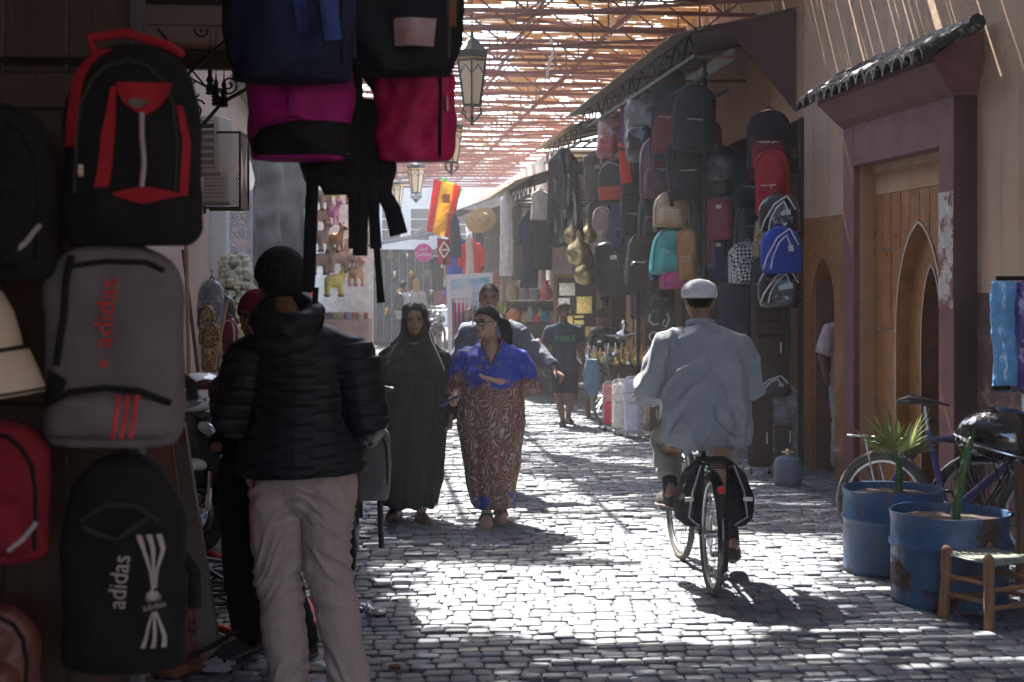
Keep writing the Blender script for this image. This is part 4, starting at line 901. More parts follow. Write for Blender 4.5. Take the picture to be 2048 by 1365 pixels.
suitcase('plastic wrapped dark suitcase beside the blue bottle', (1540, 782, 1592, 948), 13.5, (.06, .03, .035), -.1, film=True)
q = MB(); sbox(q, 3.5, 4.0, bShop-.2, bShop+2, .68, .72); solo(q, 'shelf_board', WOODD, 'dark shelf board under the tall suitcases', 'shelf', (0, 0, 0), TH, smooth=0)
bag('black holdall lying on top of the maroon suitcase', (1502, 748, 1580, 792), 0, (.014, .014, .016), None, 'duffel', 'leather', 0, None, name='holdall', d=13.4, straps=False)
bl = thing('gas_bottle', 'dull blue gas bottle standing by the plastic wrapped suitcase', 'gas bottle', G(1576, 972))
q = MB().lathe([(.10, 0), (.115, .02), (.12, .06), (.12, .18), (.1, .235), (.05, .255), (.02, .26)], n=24); part(q, 'body', M('dull_blue_metal', (.10, .15, .21), .5, wear=((.12, .09, .08), 9, .62)), bl)
q = MB().lathe([(.02, .255), (.022, .3), (.012, .31)], n=12); part(q, 'valve', BRASS, bl); q = MB().tube([(.05*math.cos(i/12*6.283), .05*math.sin(i/12*6.283), .285) for i in range(12)], .006, 6, closed=True); part(q, 'collar', STEEL, bl)
FC = [((1205, 768, 1240, 862), (.55, .05, .08), 'red suitcase in clear plastic nearest the parked bicycle'), ((1224, 764, 1258, 870), (.62, .58, .5), 'cream suitcase in clear plastic, second of the row'),
      ((1246, 760, 1290, 876), (.6, .57, .66), 'pale lilac suitcase in clear plastic, third of the row'), ((1280, 762, 1312, 872), (.3, .2, .1), 'gold and brown patterned suitcase in plastic'),
      ((1296, 764, 1326, 878), (.1, .05, .035), 'dark brown suitcase in plastic next to the patterned one'), ((1318, 772, 1350, 896), (.5, .48, .46), 'pale grey suitcase in plastic beside the rider elbow')]
for bx, c, lb in FC: suitcase(lb, bx, FP*CH/(bx[3]-555), c, -.35, True, .7, group='wrapped suitcases along the pavement')
# ================= PEOPLE =================
def skin(name, c):
    m, t, p = nt(name); co = coords(t); t.links.new(mixc(t, ramp(t, noi(t, co, 22, 4), [(.3, 0.), (.7, 1.)]), mul(c, .85), mul(c, 1.1)), p.inputs['Base Color'])
    p.inputs['Roughness'].default_value = .52; p.inputs['Subsurface Weight'].default_value = .08; p.inputs['Subsurface Radius'].default_value = (.02, .008, .004); bump(t, p, noi(t, co, 260, 3), .15, .002); return m
SK_D, SK_M, SK_L = skin('skin_dark', (.17, .085, .055)), skin('skin_mid', (.30, .165, .105)), skin('skin_light', (.42, .26, .19))
HAIR = M('black_hair', (.010, .009, .008), .75, spec=.2, v=.4, s=40, st=(9, 9, 1), b=.5, bs=120); HAIRB = M('brown_hair', (.022, .014, .010), .7, v=.4, s=40, st=(9, 9, 1), b=.5, bs=120); BLOND = M('blond_hair', (.5, .33, .13), .5, v=.3, s=40, st=(9, 9, 1), b=.4, bs=120)
V = Vector
def stand(h, w=1.0):
    J = dict(pel=V((0, 0, .53*h)), che=V((0, 0, .735*h)), nek=V((0, .012*h, .845*h)), hed=V((0, -.012*h, .93*h)))
    for s, k in ((1, 'p'), (-1, 'm')):
        J['sh'+k] = V((s*.104*h*w, .01*h, .795*h)); J['el'+k] = V((s*.135*h*w, .02*h, .625*h)); J['wr'+k] = V((s*.14*h*w, -.03*h, .485*h))
        J['hp'+k] = V((s*.052*h, 0, .51*h)); J['kn'+k] = V((s*.055*h, -.012*h, .285*h)); J['an'+k] = V((s*.058*h, .012*h, .045*h)); J['to'+k] = J['an'+k]+V((s*.012*h, -.115*h, -.025*h))
    return J
def head_rot(yaw=0, pitch=0, roll=0): return (Matrix.Rotation(yaw, 3, 'Z') @ Matrix.Rotation(pitch, 3, 'X') @ Matrix.Rotation(roll, 3, 'Y'))
def add_head(q, c, h, Rm, male=True, fat=1.0):
    k = h
    def a(p): return c+Rm @ (V(p)*k)
    q.ell(a((0, .006, .018)), .0455*k*fat, .057*k, .05*k, Rm); q.ell(a((0, -.008, -.018)), .040*k*fat, .046*k, .05*k, Rm)        # skull, face
    q.ell(a((0, -.022, -.045)), .028*k*fat, .026*k, .021*k, Rm)                                                                  # jaw
    q.ell(a((0, -.045, -.054)), .013*k, .010*k, .010*k, Rm)                                                                      # chin
    q.tube([a((0, -.0485, .012)), a((0, -.057, -.006)), a((0, -.064, -.018))], [.0055*k, .007*k, .0085*k], 8, round_=True)       # nose
    for s in (-1, 1):
        q.ell(a((s*.0065, -.057, -.019)), .0055*k, .006*k, .005*k, Rm)
        q.ell(a((s*.046*fat, .006, -.004)), .005*k, .013*k, .019*k, Rm)                                                          # ear
        q.ell(a((s*.024, -.042, -.02)), .014*k, .012*k, .013*k, Rm)                                                              # cheek
        q.tube([a((s*.008, -.0515, .0165)), a((s*.019, -.0515, .0185)), a((s*.03, -.044, .014))], .0045*k, 8, round_=True)       # brow ridge
    q.tube([a((-.011, -.052, -.0335)), a((0, -.056, -.0325)), a((.011, -.052, -.0335))], .0034*k, 8, round_=True)
    q.tube([a((-.009, -.051, -.039)), a((0, -.0545, -.0395)), a((.009, -.051, -.039))], .0036*k, 8, round_=True)
EYEM = M('eye_dark', (.03, .02, .016), .15, v=.1, b=0); EYEW = M('eye_white', (.5, .46, .42), .3, v=.05, b=0); LIP = M('lips', (.26, .1, .085), .5, v=.1, b=0)
def face(root, c, h, Rm, hair=HAIR, lids=True):
    k = h; a = lambda p: c+Rm @ (V(p)*k)
    for s in (-1, 1):
        q = MB().ell(a((s*.0185, -.0455, .0035)), .0085*k, .006*k, .0042*k, Rm, 10, 8); part(q, 'eye', EYEW, root)
        q = MB().ell(a((s*.0185, -.0505, .0035)), .0038*k, .002*k, .004*k, Rm, 8, 6); part(q, 'iris', EYEM, root)
        q = MB().tube([a((s*.0085, -.051, .0075)), a((s*.0185, -.053, .0098)), a((s*.0285, -.048, .006))], .0021*k, 6); part(q, 'eyelid', EYEM, root)
        q = MB().tube([a((s*.008, -.0565, .018)), a((s*.019, -.0565, .0215)), a((s*.031, -.0485, .0165))], .0029*k, 6, flat=.7); part(q, 'eyebrow', hair, root)
    q = MB().tube([a((-.0125, -.0535, -.036)), a((-.005, -.0578, -.0335)), a((0, -.0585, -.0345)), a((.005, -.0578, -.0335)), a((.0125, -.0535, -.036))], [.0012*k, .0028*k, .0028*k, .0028*k, .0012*k], 8)
    q.tube([a((-.012, -.053, -.037)), a((0, -.0575, -.040)), a((.012, -.053, -.037))], [.0012*k, .0034*k, .0012*k], 8); part(q, 'lips', LIP, root)
def add_hand(q, wr, d, nrm, side, h, curl=.35, spread=.12):
    """palm, four fingers and a thumb. d: along the hand, nrm: out of the palm, side +1/-1: where the thumb is"""
    d = d.normalized(); nrm = (nrm-d*nrm.dot(d)).normalized(); lat = d.cross(nrm)*side; k = h/1.7
    q.tube([wr-d*.01*k, wr+d*.03*k, wr+d*.085*k], [.026*k, .036*k, .041*k], 12, flat=.42, round_=True, up=nrm)
    for i, (o, l) in enumerate(((.030, .068), (.010, .078), (-.011, .072), (-.030, .056))):
        p = wr+d*.088*k+lat*o*k; dd = (d+lat*o*spread*14).normalized(); pts = [p-dd*.02*k, p]; an = 0
        for seg in (.44, .32, .24):
            an += curl*(1+.25*i*.5); v = dd*math.cos(an)+nrm*math.sin(an); p = p+v*l*seg*k; pts.append(p)
        q.tube(pts, [.0095*k, .0095*k, .0088*k, .0082*k, .0068*k], 8, round_=True)
    p = wr+d*.025*k+lat*.026*k; pts = [p]
    for an, l in ((.75, .034), (.5, .03), (.25, .024)):
        v = (d*math.cos(an)+lat*math.sin(an)+nrm*.3).normalized(); p = p+v*l*k; pts.append(p)
    q.tube(pts, [.014*k, .0115*k, .010*k, .0082*k], 8, round_=True)
def body(root, h, J, m, Rm, vox=.009, hands=(), fat=1.0, name='body', feet=True):
    q = MB(); g_ = lambda *n: [J[x] for x in n]
    q.tube([J['pel']+V((0, 0, -.03*h)), J['pel'], J['pel'].lerp(J['che'], .45), J['che'], J['nek']+V((0, 0, -.035*h))], [.06*h*fat, .075*h*fat, .062*h*fat, .075*h*fat, .04*h], 16, flat=.72, round_=True, up=(0, 1, 0))
    sd_ = V((0, 0, -.026*h)); q.tube([J['shm']+sd_, J['che'], J['shp']+sd_], [.032*h, .06*h, .032*h], 12, round_=True)
    q.tube([J['nek']+V((0, .0, -.04*h)), J['nek'], J['hed']+Rm @ V((0, .012*h, -.03*h))], [.042*h, .033*h, .031*h], 14)
    add_head(q, J['hed'], h, Rm)
    for k in 'pm':
        q.tube([J['sh'+k]+sd_, J['el'+k], J['wr'+k]], [.031*h, .0245*h, .0165*h], 12, round_=True)
        q.tube(g_('hp'+k, 'kn'+k, 'an'+k), [.052*h*fat, .034*h, .022*h], 12, round_=True)
        q.tube([J['hp'+k], J['kn'+k].lerp(J['an'+k], .3), J['an'+k]], [.03*h, .034*h, .02*h], 12)
        if feet: q.tube([J['an'+k]+V((0, .02*h, -.012*h)), J['an'+k].lerp(J['to'+k], .5), J['to'+k]], [.022*h, .02*h, .014*h], 10, round_=True)
    for k, d, nrm, side, curl in hands: add_hand(q, J['wr'+k], V(d), V(nrm), side, h, curl)
    return part(fuse(q, vox, 3), name, m, root, smooth=180)
def hairline(p, low=-.035, front=.045):
    if p.z < low: return True
    if p.y > .004: return p.y < .02 and p.z < -.012
    return p.z < front-1.0*(front+.0)/.05*(p.y+.046)+.18*abs(p.x)-.006
def hair_cap(root, c, h, Rm, m, name='hair', low=-.035, puff=1.06, front=.046, cutf=None):
    """short hair shell: back and top of the skull, cut along a hairline"""
    q = MB(); q.ell(c+Rm @ (V((0, .008, .02))*h), .0468*h*puff, .0585*h*puff, .052*h*puff, Rm, 24, 16); inv = Rm.inverted()
    def cut(x, y, z):
        p = inv @ (V((x, y, z))-c)/h
        return hairline(p, low, front)
    return part(fuse(q, .006, 1, .0025, (60, 60, 30), 3, cut=cutf or cut), name, m, root, smooth=180)
def shoe(root, an, to, m, h=1.7, name='shoe', sole=None, k=1.0):
    d = V((to.x-an.x, to.y-an.y, 0)).normalized(); a0 = V((an.x, an.y, 0)); up = V((0, 0, 1)); z0 = to.z-.03*h+.008; L = .15*h*k; q = MB(); B_ = MB()
    heel = a0-d*.035*h
    for mb_, zz, rr, fl in ((q, .03, 1, 1.25), (B_, .008, 1.12, .3)):
        mb_.tube([heel+up*(z0+zz+.012), heel+d*L*.3+up*(z0+zz+.01), heel+d*L*.6+up*(z0+zz), heel+d*L*.95+up*(z0+zz-.006)], [.030*h*.75*rr, .03*h*.85*rr, .033*h*.9*rr, .022*h*rr], 12, flat=fl, round_=True, up=up)
    part(q, name, m, root, smooth=180); part(B_, 'sole', sole or BLACKP, root, smooth=180)
def ridges(fx=4, fz=3, skew=0, amp=.012, wd=.3, sd=0, base=.004):
    """long sharp-crested folds; skew leans them"""
    def f(x, y, z):
        n = noise.noise(V((x*fx+skew*z*(1 if x > 0 else -1)+sd, y*fx, z*fz+1.2*noise.noise(V((x*3+sd, y*3, z*2)))))); m_ = noise.noise(V((x*fx*1.9+7, y*fx*1.9, z*fz*1.6+sd)))
        return amp*max(0, 1-abs(n)/wd)+amp*.5*max(0, 1-abs(m_)/wd)+base*noise.noise(V((x*9, y*9, z*9)))
    return f
def garment(root, q, m, name, vox=.014, it=4, amp=.006, fr=(7, 7, 2.2), seed=1, fn=None, cut=None, label=None): return part(fuse(q, vox, it, amp, fr, seed, fn, cut), name, m, root, label, smooth=180)
def trousers(root, J, h, m, w=1.0, name='trousers', seed=2, hem=.05, vox=.013, amp=.007, fr=(9, 9, 16), top=.06, fn=None):
    q = MB(); q.tube([J['pel']+V((0, 0, top*h)), J['pel'], (J['hpp']+J['hpm'])/2+V((0, 0, -.03*h))], [.078*h*w, .09*h*w, .082*h*w], 18, flat=.78, round_=True, up=(0, 1, 0))
    for k in 'pm':
        an = J['an'+k]+(J['kn'+k]-J['an'+k]).normalized()*(hem-.045)*h
        q.tube([J['hp'+k], J['hp'+k].lerp(J['kn'+k], .5), J['kn'+k], J['kn'+k].lerp(an, .5), an], [.062*h*w, .056*h*w, .045*h*w, .043*h*w, .038*h*w], 14, round_=True)
    return garment(root, q, m, name, vox, 3, amp, fr, seed, fn)
def top(root, J, h, m, w=1.0, sl=('wr', 'wr'), name='jacket', seed=4, amp=.006, fr=(8, 8, 6), hemz=-.06, fn=None, hr=1.0, vox=.012, slr=1.0, nk=.047, cut=None, flat=.75):
    q = MB(); sp = J['nek']-J['pel']; hem = J['pel']+sp.normalized()*hemz*h
    q.tube([hem, J['pel']+V((0, 0, .03*h)), J['pel'].lerp(J['che'], .5), J['che'], J['che'].lerp(J['nek'], .55), J['nek']+V((0, 0, -.012*h))], [.098*h*w*hr, .097*h*w*hr, .092*h*w, .1*h*w, .083*h*w, nk*h], 20, flat=flat, up=(0, 1, 0))
    for k, e in zip('pm', sl):
        rS = .047*h*w*slr; sh_ = J['sh'+k]+V((0, 0, -(rS-.020*h))); up0 = J['nek'].lerp(J['sh'+k], .42)+V((0, 0, -.045*h))
        q.tube([J['nek'].lerp(J['sh'+k], .1)+V((0, 0, -.05*h)), up0, sh_, sh_.lerp(J['el'+k], .4)], [.042*h, .044*h*w, rS, .044*h*w*slr], 14, round_=True)
        if e == 'wr': q.tube([sh_, J['el'+k], J['el'+k].lerp(J['wr'+k], .93)], [rS, .038*h*w*slr, .029*h*w*slr], 14, round_=False)
        elif e: q.tube([sh_, sh_.lerp(J['el'+k], e)], [rS, .042*h*w*slr*1.06], 14)
    return garment(root, q, m, name, vox, 4, amp, fr, seed, fn, cut)
def person(label, loc, yaw=0, group=None): return thing('person', label, 'person', loc, yaw, group)
# --- the vendor seen from behind (faces away from the camera: yaw pi) ---
h = 1.80; r = person('tall man seen from behind in black quilted jacket and beige trousers', P(604, 555, 6.1)*1, R(180)); r.location.z = 0.06
J = stand(h, 1.12); J['hed'] += V((-.0, -.03, -.01)); sx = 1      # local +x is the photo's left
J['hpp'] = V((.095, 0, .92)); J['hpm'] = V((-.095, 0, .92)); J['knp'] = V((.10, -.02, .5)); J['anp'] = V((.05, .03, .08)); J['top'] = J['anp']+V((.03, -.2, -.05))
J['knm'] = V((-.11, .0, .5)); J['anm'] = V((-.20, .06, .08)); J['tom'] = J['anm']+V((-.03, -.2, -.05))
J['elp'] = V((.275, .03, 1.13)); J['wrp'] = V((.36, -.22, 1.24)); J['elm'] = V((-.275, .06, 1.12)); J['wrm'] = V((-.24, -.16, 1.05))
Rm = head_rot(R(28), R(8)); J['hed'] += V((.10, -.01, .0)); J['nek'] += V((.05, 0, .005))
body(r, h, J, SK_D, Rm, .01, (('p', (.75, -.6, .1), (0, .3, -1), 1, .25), ('m', (0, -1, -.2), (1, 0, 0), 1, .5)))
hair_cap(r, J['hed']+V((0, 0, .01)), h, Rm, M('black_knit', (.012, .012, .013), .9, b=.6, bs=160), 'knit_cap', -.05, 1.24, .03)
def quilt(x, y, z):
    ph = z*26+.35*math.sin(x*7+1)+.25*noise.noise(V((x*5, z*3, 1)))+(.78 if .07 < abs(x) < .16 else 0); ch = abs(math.sin(ph*math.pi/1.55)); return .0085*min(1, ch*2.2)-.005+.004*noise.noise(V((x*4, y*4, z*4)))
PUFF = fab('black_quilted_nylon', (.012, .014, .02), .55, b=.25, bs=220, di=.004, wr=.6); top(r, J, h, PUFF, 1.25, name='quilted_jacket', fn=quilt, amp=.0015, hemz=-.025, hr=1.2, vox=.0075, slr=1.08, nk=.055, flat=.8, fr=(5, 5, 8))
q = MB(); nk = J['nek']; q.tube([nk+V((.11*math.cos(t), .03+.09*math.sin(t), +.02-.05*math.sin(t))) for t in np.linspace(0, 2*math.pi, 17)[:-1]], [.045+.018*max(0, math.sin(t)) for t in np.linspace(0, 2*math.pi, 17)[:-1]], 10, closed=True)
q.ell(nk+V((0, .10, -.085)), .14, .06, .08); garment(r, q, PUFF, 'hood', .011, 4, .006, (10, 10, 14), 5)
BEIGE = fab('beige_cotton', (.43, .36, .345), .85, v=.08, b=.4); 
def folds(x, y, z):
    w = math.exp(-((z-.50)/.17)**2)+.8*math.exp(-((z-.84)/.09)**2)+.9*math.exp(-((z-.12)/.12)**2)+.2; s = 1 if x > 0 else -1
    n = noise.noise(V((x*5+s, y*4, z*15+s*x*16+3*noise.noise(V((x*4, y*4, z*3)))))); return .013*w*((1-abs(n)*3.2) if abs(n) < .31 else 0)+.004*noise.noise(V((x*9, y*9, z*9)))
trousers(r, J, h, BEIGE, 1.06, fr=(5.5, 5.5, 4.2), amp=.007, hem=.03, vox=.008, seed=61, fn=folds)
for k in 'pm': shoe(r, J['an'+k], J['to'+k], cm((.03, .03, .035)), h)
q = MB(); q.tube([V((.17, .12, .93)), V((.175, .12, .86))], .004, 6); part(q, 'drawstring', BLACKP, r)
# --- person in black behind the vendor, facing left ---
h = 1.68; r = person('person in black clothes and grey trainers hidden behind the tall man', P(520, 555, 6.95), R(-35)); r.location.z = .01
J = stand(h, 1.0); J['anp'] += V((.10, .05, 0)); J['top'] = J['anp']+V((.01, -.19, -.045)); J['elp'] += V((0, .1, .03)); J['wrp'] += V((-.06, .05, .1)); J['elm'] += V((.02, .05, 0)); J['wrm'] += V((.1, -.1, .15)); Rm = head_rot(R(30), R(8))
body(r, h, J, SK_M, Rm, .012); face(r, J['hed'], h, Rm); BLKC = fab('black_cotton', (.008, .008, .009)); hair_cap(r, J['hed'], h, Rm, CRIM, 'red_cap', -.02, 1.13, .03)
top(r, J, h, BLKC, 1.05, name='black_top', hemz=-.12, seed=8); trousers(r, J, h, BLKC, 1.25, hem=.06, seed=9)
for k in 'pm': shoe(r, J['an'+k], J['to'+k], fab('dark_grey_suede', (.05, .05, .06)), h, 'trainer', M('worn_sole', (.12, .11, .11), .8)); 
# --- woman in black headscarf and dark green gown ---
h = 1.58; r = person('woman in black headscarf and long dark green gown walking', G(828, 1040), 0)
J = stand(h, 1.15); J['hed'] += V((.01, -.02, -.012)); Rm = head_rot(R(4), R(10)); J['shp'] += V((-.03, 0, -.09)); J['shm'] += V((.03, 0, -.09))
J['elm'] = V((-.29, .03, .97)); J['wrm'] = V((-.25, -.05, .76)); J['elp'] = V((.28, .04, .98)); J['wrp'] = V((.27, -.07, .78)); J['anp'] = V((.055, -.06, .055)); J['top'] = J['anp']+V((.05, -.16, -.035)); J['anm'] = V((-.14, .10, .075)); J['tom'] = J['anm']+V((-.03, -.17, -.04)); J['knp'] += V((0, .0, 0))
body(r, h, J, SK_M, Rm, .007, (('m', (.1, -.15, -1), (1, 0, 0), -1, .4), ('p', (0, -.2, -1), (-1, 0, 0), 1, .4)), 1.3); face(r, J['hed'], h, Rm)
GREEN = fab('dark_green_jersey', (.007, .012, .009), .8, v=.15)
q = MB(); q.loft([(-.035, -.01, .12, .185, .19, .10), (-.035, -.01, .3, .21, .2, .09), (-.03, 0, .55, .245, .19, .07), (-.02, 0, .8, .265, .2, .045), (0, -.01, .95, .25, .2, .02), (0, -.03, 1.1, .235, .2, .01), (0, -.02, 1.18, .195, .15), (0, .01, 1.26, .11, .08), (0, .01, 1.31, .06, .06)], 64, 8)
for k, s in (('p', 1), ('m', -1)): q.tube([V((s*.07, .01, 1.21)), J['sh'+k]+V((s*.015, 0, -.015)), J['el'+k], J['el'+k].lerp(J['wr'+k], .97)], [.07, .08, .085, .098], 18)
garment(r, q, GREEN, 'gown', .010, 2, .004, (8, 8, 1.3), 6, ridges(7, .9, 1.2, .020, .28, 2))
BLKS = fab('black_scarf_cloth', (.010, .010, .011), .8)
q = MB(); c = J['hed']; up_ = c+Rm @ V((0, .038, .02)); q.ell(up_, .094, .098, .099, Rm); q.tube([c+V((0, .05, -.01)), c+V((0, .045, -.10)), V((0, .02, 1.27)), V((0, .0, 1.17)), V((0, -.01, 1.06)), V((0, -.015, .98))], [.092, .098, .155, .225, .27, .285], 30, flat=.8, up=(0, 1, 0))
fr_ = [c+Rm @ V((.069*math.cos(t), -.03+.012*abs(math.cos(t)), -.026+.100*math.sin(t))) for t in np.linspace(0, 2*math.pi, 25)[:-1]]; q.tube(fr_, .020, 8, closed=True); q.ell(c+V((0, -.03, -.165)), .06, .04, .035)
def notface(x, y, z):
    p = Rm.inverted() @ (V((x, y, z))-c); return p.y < -.03 and (p.x/.061)**2+((p.z+.022)/.092)**2 < 1 and p.y > -.12
garment(r, q, BLKS, 'headscarf', .0075, 2, .003, (13, 13, 5), 7, ridges(7, 5, 6, .011, .25, 5), cut=notface)
q = MB().tube([c+V((-.035, -.13, -.175)), c+V((-.01, -.14, -.165)), c+V((0, -.145, -.178)), c+V((.015, -.14, -.162)), c+V((.035, -.13, -.17))], [.003, .008, .006, .008, .003], 6, flat=.5); part(q, 'brooch', CHROME, r)
q = MB().tube([c+V((.105, -.07, -.09)), c+V((.13, -.11, -.16)), c+V((.17, -.12, -.24)), c+V((.21, -.1, -.34)), c+V((.23, -.07, -.43))], .005, 6); part(q, 'beaded_edge', PIPE_W, r)
BRSH = M('brown_leather_shoe', (.07, .028, .02), .45, b=.2)
for k in 'pm': shoe(r, J['an'+k], J['to'+k], BRSH, h, 'shoe')
# --- woman in blue and rust patterned kaftan ---
h = 1.56; r = person('woman in glasses and blue and rust paisley kaftan gesturing', G(983, 1046), 0)
J = stand(h, 1.1); J['hed'] += V((-.035, -.03, -.01)); J['nek'] += V((-.01, -.01, 0)); Rm = head_rot(R(-40), R(6)); J['elp'] = V((.235, .03, .99)); J['wrp'] = V((.05, -.20, 1.03)); J['elm'] = V((-.24, .05, .97)); J['wrm'] = V((-.25, -.17, .90))
J['anm'] = V((-.03, -.12, .075)); J['tom'] = J['anm']+V((-.005, -.17, -.035)); J['anp'] = V((.06, .13, .08)); J['top'] = J['anp']+V((.01, -.16, -.04)); J['knm'] += V((.01, -.06, 0))
body(r, h, J, SK_L, Rm, .0062, (('p', (-1, -.25, .22), (0, -.3, 1), -1, .13), ('m', (-.35, -.9, -.15), (1, -.2, .3), 1, .55)), 1.2); face(r, J['hed'], h, Rm)
km, t, p = nt('paisley_cloth'); co = coords(t); sx_ = N(t, 'ShaderNodeSeparateXYZ'); t.links.new(co, sx_.inputs[0])
zr = ramp(t, sx_.outputs[2], [(.0, 1.), (1, 0.)]); mr = N(t, 'ShaderNodeMapRange'); mr.inputs[1].default_value = .1; mr.inputs[2].default_value = 1.35; t.links.new(sx_.outputs[2], mr.inputs[0])
zb = ramp(t, mr.outputs[0], [(0, .34), (.1, .38), (.17, .7), (.25, .92), (.56, .9), (.66, .5), (.74, .28), (1, .1)])
n1 = noi(t, co, 6, 6, .62); ad = N(t, 'ShaderNodeMath', operation='ADD'); t.links.new(zb, ad.inputs[0]); t.links.new(n1, ad.inputs[1]); fb = ramp(t, ad.outputs[0], [(.82, 0.), (.86, 1.)])
vo = N(t, 'ShaderNodeTexVoronoi'); vo.inputs['Scale'].default_value = 6.5; wv = N(t, 'ShaderNodeMapping'); wv.inputs['Scale'].default_value = (1.3, 1.3, .85); t.links.new(co, wv.inputs[0])
wrp = N(t, 'ShaderNodeVectorMath', operation='ADD'); nz = N(t, 'ShaderNodeTexNoise'); nz.inputs['Scale'].default_value = 7; t.links.new(co, nz.inputs['Vector']); sc_ = N(t, 'ShaderNodeVectorMath', operation='SCALE'); sc_.inputs['Scale'].default_value = .16; t.links.new(nz.outputs['Color'], sc_.inputs[0]); t.links.new(wv.outputs[0], wrp.inputs[0]); t.links.new(sc_.outputs[0], wrp.inputs[1]); t.links.new(wrp.outputs[0], vo.inputs['Vector'])
sn = N(t, 'ShaderNodeMath', operation='MULTIPLY'); sn.inputs[1].default_value = 36; t.links.new(vo.outputs['Distance'], sn.inputs[0]); s2 = N(t, 'ShaderNodeMath', operation='SINE'); t.links.new(sn.outputs[0], s2.inputs[0])
lines = ramp(t, s2.outputs[0], [(.3, 0.), (.7, 1.)]); brk = ramp(t, noi(t, co, 17, 6, .8), [(.42, 0.), (.62, .85)]); mm = N(t, 'ShaderNodeMath', operation='MULTIPLY'); t.links.new(lines, mm.inputs[0]); t.links.new(brk, mm.inputs[1])
rust = mixc(t, ramp(t, noi(t, co, 5, 3), [(.35, 0.), (.65, 1.)]), (.17, .05, .028), (.10, .055, .05)); rust = mixc(t, ramp(t, noi(t, co, 45, 6, .75), [(.55, 0.), (.7, .6)]), rust, (.42, .33, .28)); rust = mixc(t, mm.outputs[0], rust, (.55, .46, .40))
fl_ = N(t, 'ShaderNodeTexVoronoi'); fl_.inputs['Scale'].default_value = 13; t.links.new(co, fl_.inputs['Vector']); flo = ramp(t, fl_.outputs['Distance'], [(.16, 1.), (.2, 0.), (.26, .7), (.3, 0.)]); fm = N(t, 'ShaderNodeMath', operation='MULTIPLY'); t.links.new(flo, fm.inputs[0]); t.links.new(ramp(t, ad.outputs[0], [(.55, 0.), (.66, .8)]), fm.inputs[1])
blue = mixc(t, fm.outputs[0], (.012, .035, .36), (.26, .2, .17)); t.links.new(mixc(t, fb, blue, rust), p.inputs['Base Color']); p.inputs['Roughness'].default_value = .6; bump(t, p, noi(t, co, 200, 3), .25, .003)
q = MB(); q.loft([(.005, -.0, .13, .14, .20, .05), (.0, -.01, .28, .165, .19, .05), (.0, .0, .5, .20, .165, .05), (.0, 0, .72, .235, .18, .04), (.0, 0, .86, .232, .185, .03), (.0, -.01, 1.0, .215, .175, .02), (.0, -.02, 1.1, .205, .165, .01), (0, -.01, 1.2, .185, .13), (0, .01, 1.275, .12, .085), (0, .015, 1.32, .062, .06)], 64, 7, 2.2)
for k, s in (('p', 1), ('m', -1)): q.tube([V((s*.08, .01, 1.225)), J['sh'+k]+V((s*.005, 0, -.055)), J['sh'+k].lerp(J['el'+k], .6), J['el'+k]+V((s*.02, 0, -.01)), J['el'+k].lerp(J['wr'+k], .3)], [.055, .075, .088, .095, .08], 18)
def vneck(x, y, z): return y < .03 and z > 1.145 and abs(x) < (z-1.145)*.42+.004
garment(r, q, km, 'kaftan', .0095, 3, .003, (10, 10, 2.2), 11, ridges(6, 1.3, 1.5, .013, .26, 9), cut=vneck)
q = MB()
for s in (-1, 1): q.tube([V((0, -.172, 1.14)), V((s*.03, -.150, 1.205)), V((s*.062, -.10, 1.27)), V((s*.08, -.02, 1.31)), V((s*.05, .06, 1.325))], .009, 8, flat=.7)
part(q, 'collar', fab('rust_trim', (.15, .07, .06), s=30, v=.6), r)
q = MB(); q.ell(V((0, -.078, 1.18)), .062, .07, .13); part(fuse(q, .009, 2), 'chest', SK_L, r, smooth=180)
c = J['hed']; inv = Rm.inverted()
def hl(x, y, z):
    return hairline(inv @ (V((x, y, z))-c)/h)
hair_cap(r, c, h, Rm, HAIR, 'hair', puff=1.1, cutf=hl)
q = MB(); b_ = c+Rm @ (V((0, .062, .005))*h); q.tube([b_, b_+V((.06, .05, -.03)), b_+V((.085, .05, -.11)), b_+V((.075, .045, -.2)), b_+V((.06, .04, -.27))], [.034, .05, .05, .042, .016], 14, flat=.8, round_=True); part(fuse(q, .008, 2, .004, (40, 40, 6), 2), 'ponytail', HAIR, r, smooth=180)
gl = []
for s in (-1, 1):
    gl.append([c+Rm @ (V((s*.0215+.0165*math.cos(t)*1.1, -.0625+.008*abs(s*.0215+.0165*math.cos(t))/.03, .001+.0125*math.sin(t)))*h) for t in np.linspace(0, 2*math.pi, 17)[:-1]])
q = MB(); [q.tube(g_, .0032, 6, closed=True) for g_ in gl]; q.tube([c+Rm @ (V((-.006, -.064, .004))*h), c+Rm @ (V((.006, -.064, .004))*h)], .003, 6)
for s in (-1, 1): q.tube([c+Rm @ (V((s*.039, -.054, .006))*h), c+Rm @ (V((s*.047, -.02, .006))*h), c+Rm @ (V((s*.049, .012, -.002))*h)], .003, 6)
part(q, 'glasses', BLACKP, r)
DENIM = fab('dark_blue_sandal', (.02, .02, .03))
for k in 'pm':
    shoe(r, J['an'+k], J['to'+k], SK_L, h, 'foot_top', M('cork_sole', (.3, .2, .12), .8)); a_, t_ = J['an'+k], J['to'+k]; m_ = a_.lerp(t_, .45)
    q = MB().tube([m_+V((-.042, 0, -.015)), m_+V((-.03, 0, .028)), m_+V((.03, 0, .028)), m_+V((.042, 0, -.015))], .016, 8, flat=.4); q.tube([a_+V((-.036, .01, -.02)), a_+V((-.03, -.03, .012)), a_+V((.03, -.03, .012)), a_+V((.036, .01, -.02))], .011, 8, flat=.5); part(q, 'sandal_strap', BLACKP, r)
